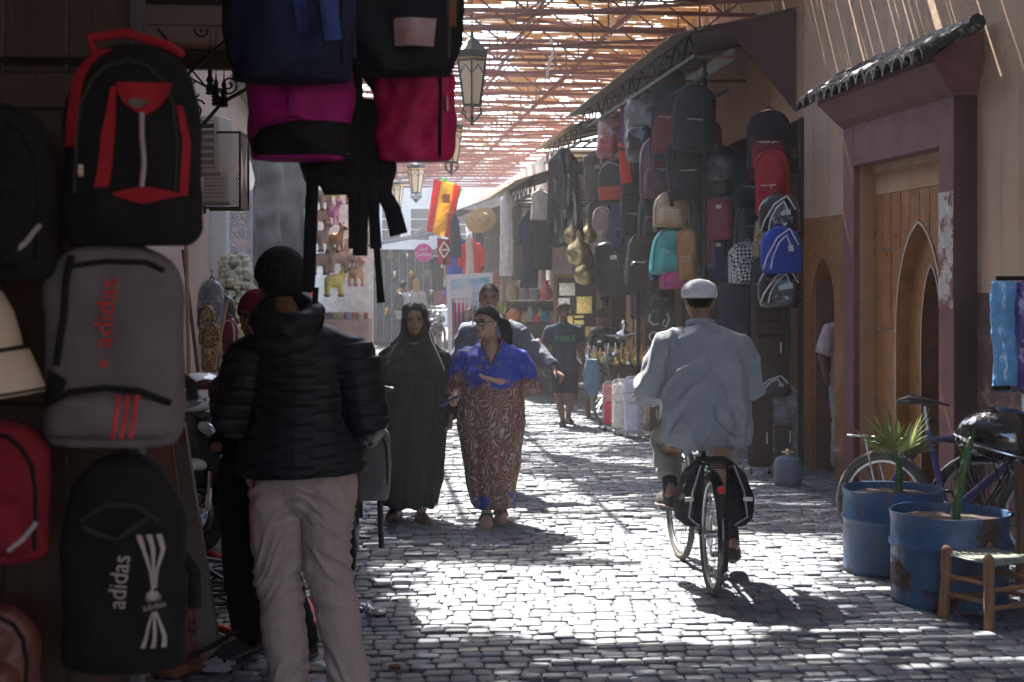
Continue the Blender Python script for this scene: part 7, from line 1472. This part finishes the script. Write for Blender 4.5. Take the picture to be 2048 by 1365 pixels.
# chair with blue cloth, brass stall, seated man
cf = thing('chair', 'brown wooden chair draped with dark blue cloth behind the boy', 'chair', G(1182, 800)); q = MB()
for x in (-.2, .2):
    for y in (0, .4): q = MB(); q.box((x, y, .22), (.04, .04, .44)); part(q, 'leg', WOODB, cf, smooth=0)
q = MB(); q.box((0, .2, .45), (.46, .46, .04), bev=.01); part(q, 'seat', WOODB, cf); q = MB(); q.box((0, 0, .15), (.4, .03, .03)); part(q, 'stretcher', WOODB, cf, smooth=0)
q = MB(); q.loft([(0, .2, .47, .26, .12, .03), (0, .2, .8, .25, .1, .02), (0, .2, 1.02, .23, .07)], 24, 5, 3); solo(q, 'blue_cloth', cm((.025, .035, .14)), 'dark blue cloth bag standing on the brown chair', 'cloth', cf.location, smooth=180)
tb = thing('brass_stall', 'low wooden stall table crowded with brass teapots', 'table', G(1245, 812)); tb.location.y = 18.6; tb.location.x = (1245-1024)/FP*18.6; q = MB(); q.box((0, .2, .62), (.95, .5, .05), bev=.006); part(q, 'top', WOODB, tb); q = MB(); q.box((0, -.02, .5), (.95, .03, .2)); part(q, 'apron', WOODB, tb, smooth=0)
for x in (-.42, .42):
    for y in (0, .4): q = MB(); q.box((x, y, .3), (.05, .05, .6)); part(q, 'leg', WOODB, tb, smooth=0)
def teapot(lb, loc, s, m):
    r = thing('brass_pot', lb, 'pot', loc, random.uniform(0, 6), 'brass pots on the stall'); q = MB().lathe([(.03*s, 0), (.07*s, .02*s), (.085*s, .07*s), (.05*s, .13*s), (.03*s, .15*s), (.035*s, .17*s), (.01*s, .21*s), (.004*s, .24*s)], n=16); part(q, 'body', m, r, smooth=180)
    q = MB().tube([(.07*s, 0, .05*s), (.12*s, 0, .09*s), (.14*s, 0, .15*s)], [.016*s, .01*s, .006*s], 8); part(q, 'spout', m, r); q = MB().tube([(-.05*s, 0, .13*s), (-.12*s, 0, .12*s), (-.11*s, 0, .06*s), (-.07*s, 0, .04*s)], .006*s, 6); part(q, 'handle', m, r)
SILV_ = metal('polished_silver', (.8, .78, .74), .15)
for i in range(22):
    x, y = -.42+.085*(i % 11)+random.uniform(-.02, .02), .05+.2*(i//11)+random.uniform(-.03, .03); teapot('brass or silver teapot among the pots crowded on the stall', tb.location+V((x, y, .645)), random.uniform(.75, 1.25), PLATE if i % 3 else SILV_)
for i, (lb, x, y0, y1, c, w_) in enumerate((('tall brass water pipe standing behind the teapots', 1272, 640, 740, None, .06), ('tall amber glass vase by the shop sign', 1290, 620, 735, (.45, .25, .05), .08), ('round silver vessel hanging above the brass stall', 1248, 640, 680, 's', .12))):
    s = FP/18.9; H = (y1-y0)/s; q = MB().lathe([(w_*.6, 0), (w_, H*.15), (w_*.8, H*.35), (w_*.25, H*.5), (w_*.4, H*.75), (w_*.2, H)], n=16); solo(q, 'vase' if 'vase' in lb else 'vessel', PLATE if c is None else SILV_ if c == 's' else M('amber', c, .2), lb, 'vessel', P(x, y1, 18.9), smooth=180)
sg = thing('shop_sign', 'black shop sign boards with white hand painted letters behind the rider', 'sign', P(1318, 700, 17.6)); s_ = FP/17.6
for k, (y0, y1) in enumerate(((616, 656), (658, 692))): q = MB(); q.box(((1308-1318)/s_+.07, .01, (700-(y0+y1)/2)/s_), (.36, .02, (y1-y0)/s_), bev=.004); part(q, 'board', M('black_sign_paint', (.012, .012, .012), .5), sg)
SW = M('white_sign_paint', (.7, .68, .62), .6)
def glyph(pts, y): return MB().tube([V(((x-1318)/s_, -.006, (700-z)/s_)) for x, z in pts], .011, 6, flat=.3, up=(0, 1, 0))
part(glyph([(1300, 628), (1298, 642), (1306, 650), (1318, 648), (1322, 636)], 0), 'lettering', SW, sg); part(glyph([(1306, 624), (1308, 624)], 0), 'lettering', SW, sg); part(glyph([(1314, 624), (1316, 624)], 0), 'lettering', SW, sg); part(glyph([(1330, 640), (1324, 648), (1332, 654), (1338, 640), (1334, 626)], 0), 'lettering', SW, sg)
for tx_, x, z in (('C', 1306, 675), ('U', 1322, 675)): q = text(tx_, .17); q.v = [((x-1318)/s_+a, -.004, (700-z)/s_+b) for a, b, _ in q.v]; part(q, 'lettering', SW, sg, smooth=0)
h = 1.5; r = person('man in dark jacket bending over the brass stall', P(1216, 800, 20.2), R(-35)); r.location.z = 0; J = stand(h)
for k in ('che', 'nek', 'hed', 'shp', 'shm'): J[k] += V((0, -.16*(J[k].z-.9)/.5, -.06-.12*(J[k].z-.9)/.5))
for k in 'pm': J['el'+k] = J['sh'+k]+V((0, -.1, -.27)); J['wr'+k] = J['el'+k]+V((0, -.22, -.08))
Rm = head_rot(R(-10), R(35)); body(r, h, J, SK_M, Rm, .013); hair_cap(r, J['hed'], h, Rm, HAIR); face(r, J['hed'], h, Rm); top(r, J, h, cm((.012, .014, .022)), 1.12, name='jacket', seed=41); trousers(r, J, h, cm((.02, .02, .025)), 1.1, seed=42)
for k in 'pm': shoe(r, J['an'+k], J['to'+k], cm((.02, .02, .02)), h)
b4 = bicycle('old grey green bicycle parked by the wrapped suitcases', G(1207, 850), R(70), GREENF, sad=.98, tyre=DUSTY, rack=True); b4.rotation_euler = (R(-4), 0, R(68))
q = MB(); q.loft([(0, 0, 0, .05, .03, .05), (0, 0, .12, .09, .05, .05), (0, 0, .3, .09, .05, .05), (0, 0, .42, .06, .03)], 20, 5, 2.2); o = P(1184, 792, 17.5); solo(fuse(q, .015, 2, .01, (8, 8, 5), 3), 'blue_sack', cm((.16, .25, .36)), 'pale blue cloth sack hung on the grey green bicycle', 'sack', o, smooth=180)
pal = thing('potted_palm', 'small yellow green leafy plant beside the pottery shelf', 'plant', P(1004, 650, 22.6)); q = MB().lathe([(.07, 0), (.1, .16), (.09, .16)], n=14); part(q, 'pot', WOODB, pal)
for i in range(12):
    a, e = i*2.4, R(35+40*random.random()); d = V((math.cos(a)*math.cos(e), math.sin(a)*math.cos(e), math.sin(e))); q = MB().tube([V((0, 0, .15)), V((0, 0, .15))+d*.15, V((0, 0, .13))+d*.3], [.006, .022, .002], 6, flat=.25); part(q, 'leaf', LEAF, pal)
# ================= FAR =================
# framed poster, clothes rack
ps = thing('poster_board', 'white framed blue sea poster standing in the street', 'poster', P(938, 760, 25.5)); ps.location.z = 0; s_ = FP/25.5; zf = lambda y: CH-(y-555)/s_; xf_ = lambda x: (x-938)/s_
q = MB(); q.prism([(xf_(898), .25), (xf_(992), .25), (xf_(985), zf(545)), (xf_(892), zf(550))], 0, .05, lambda x, z, k: (x, k, z)); part(q, 'frame', WHITE, ps, smooth=0)
pm, t, p = nt('sea_poster'); co = coords(t); cc = mixc(t, ramp(t, noi(t, co, 2.2, 4), [(.42, 0.), (.6, 1.)]), (.12, .42, .62), (.6, .7, .75)); t.links.new(mixc(t, ramp(t, noi(t, co, 4, 5), [(.62, 0.), (.68, 1.)]), cc, (.04, .07, .1)), p.inputs['Base Color']); p.inputs['Roughness'].default_value = .4
q = MB(); q.prism([(xf_(906), zf(680)), (xf_(984), zf(680)), (xf_(978), zf(555)), (xf_(902), zf(560))], -.01, -.002, lambda x, z, k: (x, k, z)); part(q, 'poster', pm, ps, smooth=0); q = MB(); q.prism([(xf_(906), zf(625)), (xf_(945), zf(625)), (xf_(945), zf(575)), (xf_(906), zf(578))], -.016, -.011, lambda x, z, k: (x, k, z)); part(q, 'notice', WHITE, ps, smooth=0)
rk = thing('clothes_rack', 'small rail of magenta and dark clothes before the poster', 'rack', P(935, 745, 24.8)); rk.location.z = 0; s_ = FP/24.8; zf = lambda y: CH-(y-555)/s_; xf_ = lambda x: (x-935)/s_; q = MB(); q.tube([(xf_(906), 0, 0), (xf_(906), 0, zf(598)), (xf_(960), 0, zf(598)), (xf_(960), 0, 0)], .012, 8); part(q, 'rail', IRON, rk)
for i, c in enumerate(((.4, .03, .12), (.35, .02, .16), (.45, .04, .1), (.1, .03, .12), (.05, .05, .1), (.04, .04, .06))):
    x = xf_(910+8*i); q = MB(); q.loft([(x, 0, zf(668)+.05*(i % 2), .03, .16, .15), (x, 0, zf(630), .026, .15, .1), (x, 0, zf(606), .02, .1)], 14, 4); part(q, 'hung_garment', cm(c), rk, smooth=180); q = MB().tube([(x, 0, zf(606)), (x, 0, zf(598))], .006, 5); part(q, 'hanger', WOODL, rk)
# flag and pennant
def flagcloth(lb, quad, d, bands, name, m_list):
    o = P(*quad[0], d); r = thing(name, lb, 'flag', o); K = 12; L = 14
    for bi, (u0, u1) in enumerate(bands):
        q = MB(); pts = []
        for i in range(K+1):
            u = u0+(u1-u0)*i/K
            for j in range(L+1):
                v = j/L; tx = (V((*quad[0], 0))*(1-u)+V((*quad[1], 0))*u)*(1-v)+(V((*quad[3], 0))*(1-u)+V((*quad[2], 0))*u)*v
                p_ = P(tx.x, tx.y, d)-o; p_.y += .08*math.sin(u*9+v*2); pts.append(p_)
        q.v = pts+[p_+V((0, .008, 0)) for p_ in pts]; n = len(pts)
        for i in range(K):
            for j in range(L): a = i*(L+1)+j; q.f += [(a, a+1, a+L+2, a+L+1), (n+a+L+1, n+a+L+2, n+a+1, n+a)]
        part(q, 'band', m_list[bi], r, smooth=180)
    return r
def thin(name, c):
    m, t, p = nt(name); p.inputs['Base Color'].default_value = (*c, 1); p.inputs['Roughness'].default_value = .8; tr = N(t, 'ShaderNodeBsdfTranslucent'); tr.inputs[0].default_value = (*c, 1); ms = N(t, 'ShaderNodeMixShader'); ms.inputs[0].default_value = .5
    t.links.new(p.outputs[0], ms.inputs[1]); t.links.new(tr.outputs[0], ms.inputs[2]); t.links.new(ms.outputs[0], [n for n in t.nodes if n.type == 'OUTPUT_MATERIAL'][0].inputs[0]); return m
FR, FY, FG = thin('flag_red', (.62, .05, .04)), thin('flag_yellow', (.75, .52, .06)), thin('flag_green', (.15, .5, .12))
fg = flagcloth('red and yellow striped flag with a faint crest hanging over the street', [(868, 358), (922, 372), (902, 478), (852, 462)], 30, ((0, .27), (.27, .74), (.74, 1)), 'flag', (FR, FY, FR))
q = MB(); q.box((P(893, 398, 30)-fg.location)+V((0, -.1, 0)), (.16, .01, .18), bev=.004); part(q, 'crest', thin('crest_rust', (.45, .16, .06)), fg)
flagcloth('green flag behind the red and yellow one', [(878, 352), (926, 378), (918, 398), (896, 380)], 30.4, ((0, 1),), 'flag', (FG,)); pn_ = flagcloth('dark red pennant with white diamond lines under the flag', [(874, 476), (900, 480), (902, 532), (876, 528)], 29.5, ((0, 1),), 'pennant', (thin('pennant_red', (.4, .03, .05)),))
q = MB(); o = pn_.location; pp = lambda x, y: P(x, y, 29.35)-o
for a, b in (((878, 500), (888, 484)), ((888, 484), (899, 500)), ((878, 500), (888, 516)), ((888, 516), (899, 500)), ((878, 500), (899, 500))): q.bar(pp(*a), pp(*b), .02, .008)
part(q, 'diamond_line', WHITE, pn_, smooth=0)
sn_ = thing('round_sign', 'round pink sign with white script in the far haze', 'sign', P(847, 506, 34)); PK = M('pink_sign', (.62, .05, .35), .5); q = MB(); q.lathe([(.001, -.03), (.21, -.03), (.21, .03), (.001, .03)], n=28, M_=Matrix.Rotation(R(90), 3, 'X')); part(q, 'disc', PK, sn_)
q = text('Golden', .13); q.v = [(x, -.036, z-.04) for x, z, _ in q.v]; part(q, 'lettering', WHITE, sn_, smooth=0); q = MB().tube([V((-.1, -.036, .08)), V((-.04, -.036, .05)), V((0, -.036, .09)), V((.06, -.036, .06)), V((.1, -.036, .12))], .012, 5); part(q, 'lettering', WHITE, sn_)
# plush toys hanging on a line of cords, with the stall behind
stl = thing('toy_stall', 'white backed toy stall hung with plush animals', 'stall', P(690, 660, 27.4)); stl.location.z = 0; s_ = FP/27.4; zf = lambda y: CH-(y-555)/s_; xf_ = lambda x: (x-690)/s_; q = MB(); q.box(((xf_(620)+xf_(742))/2, .5, (zf(350)+.2)/2), (xf_(742)-xf_(620), .05, zf(350)-.2)); part(q, 'back_sheet', M('white_sheet', (.8, .78, .72), .8), stl, smooth=0)
q = MB(); q.box(((xf_(620)+xf_(740))/2, .1, .5), (xf_(740)-xf_(620), .7, 1.0)); part(q, 'counter', M('stall_counter', (.35, .25, .2), .8), stl, smooth=0); q = MB(); q.tube([(xf_(610), 0, zf(352)), (xf_(760), 0, zf(352))], .02, 8); part(q, 'rail', IRON, stl)
for i in range(14): q = MB(); q.box((xf_(628+8*i), -.2+.1*(i % 3), 1.0+.06), (.10, .1, .14), bev=.02); part(q, 'goods', cm(((.5, .2, .1), (.2, .3, .15), (.5, .4, .3), (.3, .1, .1), (.2, .2, .3))[i % 5]), stl)
def plush(lb, x, y, s, c, c2, d=27.0, kind='long'):
    s *= 1.3; r = thing('plush_toy', lb, 'plush toy', P(x, y, d), random.uniform(-.9, .9), 'plush toys hanging on the toy stall'); m, m2 = cm(c), cm(c2); q = MB(); q.ell((0, 0, 0), s*.62, s*.45, s*.42); q.tube([(s*.4, 0, .1*s), (s*.62, 0, s*.6)], [s*.26, s*.2], 10, round_=True)
    for lx, ly in ((-.4, -.22), (-.4, .22), (.38, -.22), (.38, .22)): q.tube([(lx*s, ly*s, -.1*s), (lx*s*1.1, ly*s*1.1, -.85*s)], [s*.16, s*.12], 8, round_=True)
    q.ell((s*.72, 0, s*.78), s*.3, s*.24, s*.25); part(fuse(q, s/9, 2), 'body', m, r, smooth=180)
    q = MB().ell((s*.95, 0, s*.7), s*.15, s*.15, s*.13); part(q, 'muzzle', m2, r)
    for k in (-1, 1): q = MB().ell((s*.6, k*s*.22, s*.98), s*.1, s*.05, s*.13); part(q, 'ear', m2, r)
    for lx, ly in ((-.44, -.24), (-.44, .24), (.42, -.24), (.42, .24)): q = MB().ell((lx*s, ly*s, -.88*s), s*.15, s*.14, s*.1, n=8, m=6); part(q, 'foot', m2, r)
    q = MB().tube([(0, 0, s*.4), (0, 0, s*1.3)], .006, 5); part(q, 'cord', WHITE, r)
TAN, BRN = (.45, .3, .22), (.2, .1, .06)
for lb, x, y, s, c, c2 in (('tan plush camel hung highest at the left', 644, 392, .22, TAN, BRN), ('yellow plush toy hung highest in the middle', 668, 384, .15, (.7, .6, .1), (.3, .3, .3)), ('orange plush toy hung highest at the right', 704, 388, .15, (.65, .3, .05), BRN), ('pink plush pig below the yellow toy', 664, 425, .18, (.7, .25, .4), (.7, .4, .5)), ('tan plush camel beside the pink one', 642, 432, .2, TAN, (.6, .55, .5)),
                           ('brown plush dog hung in the middle of the stall', 670, 478, .2, (.4, .2, .08), (.12, .06, .04)), ('long legged tan camel left of the brown dog', 642, 474, .22, TAN, BRN), ('pale tan bear below the brown dog', 676, 514, .23, (.5, .33, .22), (.35, .2, .12)), ('tan camel low at the left of the stall', 640, 520, .22, TAN, BRN), ('pale brown plush toy right of the bear', 708, 516, .17, (.5, .36, .28), (.3, .2, .15)),
                           ('yellow plush toy wrapped in plastic, low in the middle', 668, 562, .23, (.75, .65, .15), (.3, .15, .1)), ('orange and pink plush ball in plastic, low at right', 712, 545, .2, (.7, .4, .2), (.7, .25, .35)), ('blue plush elephant at the left edge of the stall', 606, 480, .2, (.12, .35, .55), (.2, .45, .6)), ('red plush toy under the blue elephant', 600, 518, .17, (.5, .03, .05), (.6, .4, .1)), ('pink flamingo plush behind the vendor cap', 612, 540, .17, (.75, .38, .42), (.7, .4, .3)), ('cream plush toy at the right edge of the stall', 728, 470, .17, (.6, .5, .4), BRN)): plush(lb, x, y, s, c, c2)
# far people, motorbikes
def far_person(lb, px, py, h, ctop, cleg, yaw, hair=HAIR, sk=SK_M, bp=None, long_=0):
    r = person(lb, G(px, py), yaw, 'people in the hazy distance'); J = stand(h, 1.05); Rm = head_rot(); J['anp'] += V((0, -.1, 0)); J['anm'] += V((0, .12, .02)); body(r, h, J, sk, Rm, .018); hair_cap(r, J['hed'], h, Rm, hair, 'hair', -.05 if hair is BLOND else -.03, 1.1)
    top(r, J, h, cm(ctop), 1.12, name='shirt', hemz=-.1-long_, vox=.018, seed=px, hr=1.05); trousers(r, J, h, cm(cleg), 1.0, vox=.018, seed=py)
    if hair is BLOND: q = MB().tube([J['hed']+V((0, .07, .06)), J['hed']+V((0, .10, -.05)), J['hed']+V((0, .09, -.3))], [.08, .1, .07], 12, flat=.6, round_=True); part(q, 'long_hair', hair, r, smooth=180)
    if bp: B = Bag(.3, .44, .18, sd=3); part(B.body().xf(Matrix.Translation((0, .16, .95*h/1.7)) @ Matrix.Rotation(math.pi, 4, 'Z')), 'backpack', cm(bp), r, smooth=60)
far_person('far man in pale blue shirt walking away', 741, 654, 1.75, (.34, .38, .62), (.05, .06, .09), R(180), long_=.05); far_person('far man in dark clothes beside the toy stall', 704, 668, 1.7, (.03, .04, .05), (.04, .05, .06), R(150)); far_person('far woman with long blond hair and white top', 832, 690, 1.72, (.6, .58, .56), (.2, .2, .25), R(190), BLOND, SK_L); far_person('far person with grey backpack and white shirt', 806, 695, 1.66, (.55, .55, .6), (.1, .1, .14), R(140), bp=(.05, .05, .07)); far_person('child standing by the clothes rack', 938, 770, 1.25, (.03, .03, .04), (.05, .05, .06), R(10)); far_person('far man in yellow top near the toy stall', 728, 648, 1.68, (.6, .5, .2), (.1, .1, .12), R(170))
for lb, px, py, a in (('far dark motorbike parked at the right of the street', 878, 700, 100), ('far motorbike behind the scarf woman', 790, 672, 70), ('far motorbike beside the poster', 862, 720, 80)): b_ = bicycle(lb, G(px, py), R(a), BLKF, sad=.85); b_['category'] = 'motorbike'; b_.name = 'motorbike'; q = sec(MB(), [(.3, .6, .1, .1), (.55, .66, .15, .14), (.8, .66, .1, .1)]); part(q, 'tank', DP, b_, smooth=180); q = MB(); q.box((.45, 0, .38), (.4, .2, .26), bev=.05); part(q, 'engine', STEEL, b_); q = MB().ell((1.0, 0, .84), .08, .09, .09); part(q, 'headlight', LENS, b_)
FAR_GLOW = plaster('glow_lightened_plaster', (.66, .62, .56), (.76, .73, .68), streak=.15)  # plaster colour lightened to stand in for the hazy glow far off
# closing buildings at the far end and stall clutter
def facade(lb, a0, a1, b, zt, m, wins, dy=3, sid=None):
    r = sthing('far_building', lb, 'building', 'buildings closing the far street'); q = MB(); sbox(q, a0, a1, b, b+dy, -.1, zt); part(q, 'wall', m, r, smooth=0)
    for (wa, wz, ww, wh) in wins:
        q = MB(); sbox(q, wa-ww/2-.08, wa+ww/2+.08, b-.05, b-.005, wz-.08, wz+wh+.08); w_ = part(q, 'window', WHITE, r, smooth=0); q = MB(); sbox(q, wa-ww/2, wa+ww/2, b-.065, b-.052, wz, wz+wh); part(q, 'pane', M('dark_window_glass', (.04, .05, .06), .1), w_, smooth=0)
        for k in (1, 2): q = MB(); sbox(q, wa-ww/2, wa+ww/2, b-.075, b-.067, wz+wh*k/3-.015, wz+wh*k/3+.015); part(q, 'glazing_bar', WHITE, w_, smooth=0)
    return r
facade('pale far building closing the street at left', -3, .6, 55, 6.5, FAR_GLOW, ((-1.6, 2.9, .7, 1.1), (-.4, 2.9, .7, 1.1))); facade('cream far building closing the street in the middle', .65, 3.0, 58, 7.5, FAR_GLOW, ((1.2, 3.2, .7, 1.2), (2.3, 3.2, .7, 1.2))); facade('pale far building closing the street at right', 3.05, 6, 56, 6, FAR_GLOW, ((3.6, 3, .7, 1.1),))
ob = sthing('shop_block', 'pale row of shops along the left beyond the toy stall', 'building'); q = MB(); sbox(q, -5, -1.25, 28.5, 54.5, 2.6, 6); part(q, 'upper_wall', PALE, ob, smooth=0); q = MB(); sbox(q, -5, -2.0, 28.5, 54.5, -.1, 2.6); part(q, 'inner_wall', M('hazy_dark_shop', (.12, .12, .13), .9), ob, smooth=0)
for b in (29, 34, 39, 44, 49): q = MB(); sbox(q, -1.9, -1.3, b, b+.4, -.1, 2.6); part(q, 'pillar', PALE, ob, smooth=0)
ds = thing('glass_stall', 'blue grey glass fronted stall with lamps in the far haze', 'stall', P(800, 640, 40)); ds.location.z = 0; q = MB(); q.box((0, .3, 1.25), (1.9, .6, 2.5)); part(q, 'body', M('blue_grey_stall', (.10, .14, .18), .4, v=.6, s=5), ds, smooth=0); q = MB(); q.prism([(-1.25, 2.5), (1.0, 2.9), (1.0, 2.98), (-1.25, 2.58)], -.7, .3, lambda x, z, k: (x, k, z)); part(q, 'roof', M('blue_grey_roof', (.35, .42, .48), .5), ds, smooth=0)
for i in range(16): q = MB().lathe([(.03, 0), (.10, .1), (.1, .2), (.03, .3)], (-.8+.11*i, -.06, .7+.5*((i*7) % 4)), 10); part(q, 'lamp', (SILV_, PLATE, OPAL)[i % 3], ds, smooth=180)
for i in range(9): q = MB(); q.box((-.85+.21*i, -.02, 1.25), (.03, .03, 2.4)); part(q, 'mullion', M('stall_mullion', (.3, .34, .38), .5), ds, smooth=0)
# goods hung along the far shop fronts
CW = (('scarlet', (.55, .03, .03)), ('cobalt', (.03, .08, .4)), ('mustard', (.55, .35, .05)), ('emerald', (.03, .3, .12)), ('ivory', (.7, .66, .55)), ('charcoal', (.04, .04, .05)), ('rose', (.6, .2, .28)), ('turquoise', (.05, .4, .42)), ('chestnut', (.22, .09, .04)), ('violet', (.22, .06, .3)), ('sand', (.5, .4, .26)), ('grey', (.25, .25, .26)))
for i, (cn, c) in enumerate(CW):
    for sd_, nm, a in (('left', 'scarf', -1.0), ('right', 'robe', 2.15)):
        b = 29.5+i*1.75+(.8 if sd_ == 'left' else 0); p_ = S(a+random.uniform(-.15, .1), b, 0); s = FP/p_.y; px = 1024+p_.x*s; z1 = random.uniform(2.1, 2.6); hh = random.uniform(.8, 1.3); w_ = random.uniform(.18, .3)
        garment_hang('%s %s hanging on the far %s shop fronts' % (cn, nm, sd_), (px-w_*s, 555+(CH-z1)*s, px+w_*s, 555+(CH-z1+hh)*s), p_.y, cm(c), nm == 'robe', nm, random.uniform(.7, .9), i)
# hats on the far right shop
for lb, x, y, d in (('straw hat hanging left of the sheepskin', 968, 438, 27), ('second straw hat overlapping the first', 955, 444, 27.3)): q = MB().lathe([(.22, 0), (.2, .012), (.1, .02), (.09, .1), (.05, .13), (.002, .135)], n=24, M_=Matrix.Rotation(R(75), 3, 'X')); solo(q, 'straw_hat', M('straw', (.45, .32, .14), .8, v=.2, s=40, b=.4), lb, 'hat', P(x, y, d), smooth=60)
# ================= AIR =================
hz = MB(); hz.box((0, 65, 3.5), (260, 250, 9.2)); ho = struct(hz, 'haze', None); ho['kind'] = 'stuff'
hm_ = bpy.data.materials.new('haze_air'); hm_.use_nodes = True; t = hm_.node_tree; t.nodes.clear(); o_ = t.nodes.new('ShaderNodeOutputMaterial'); pv = t.nodes.new('ShaderNodeVolumePrincipled'); pv.inputs['Color'].default_value = (.95, .95, .96, 1); pv.inputs['Density'].default_value = .003; pv.inputs['Anisotropy'].default_value = .1; t.links.new(pv.outputs[0], o_.inputs['Volume']); ho.data.materials.append(hm_)
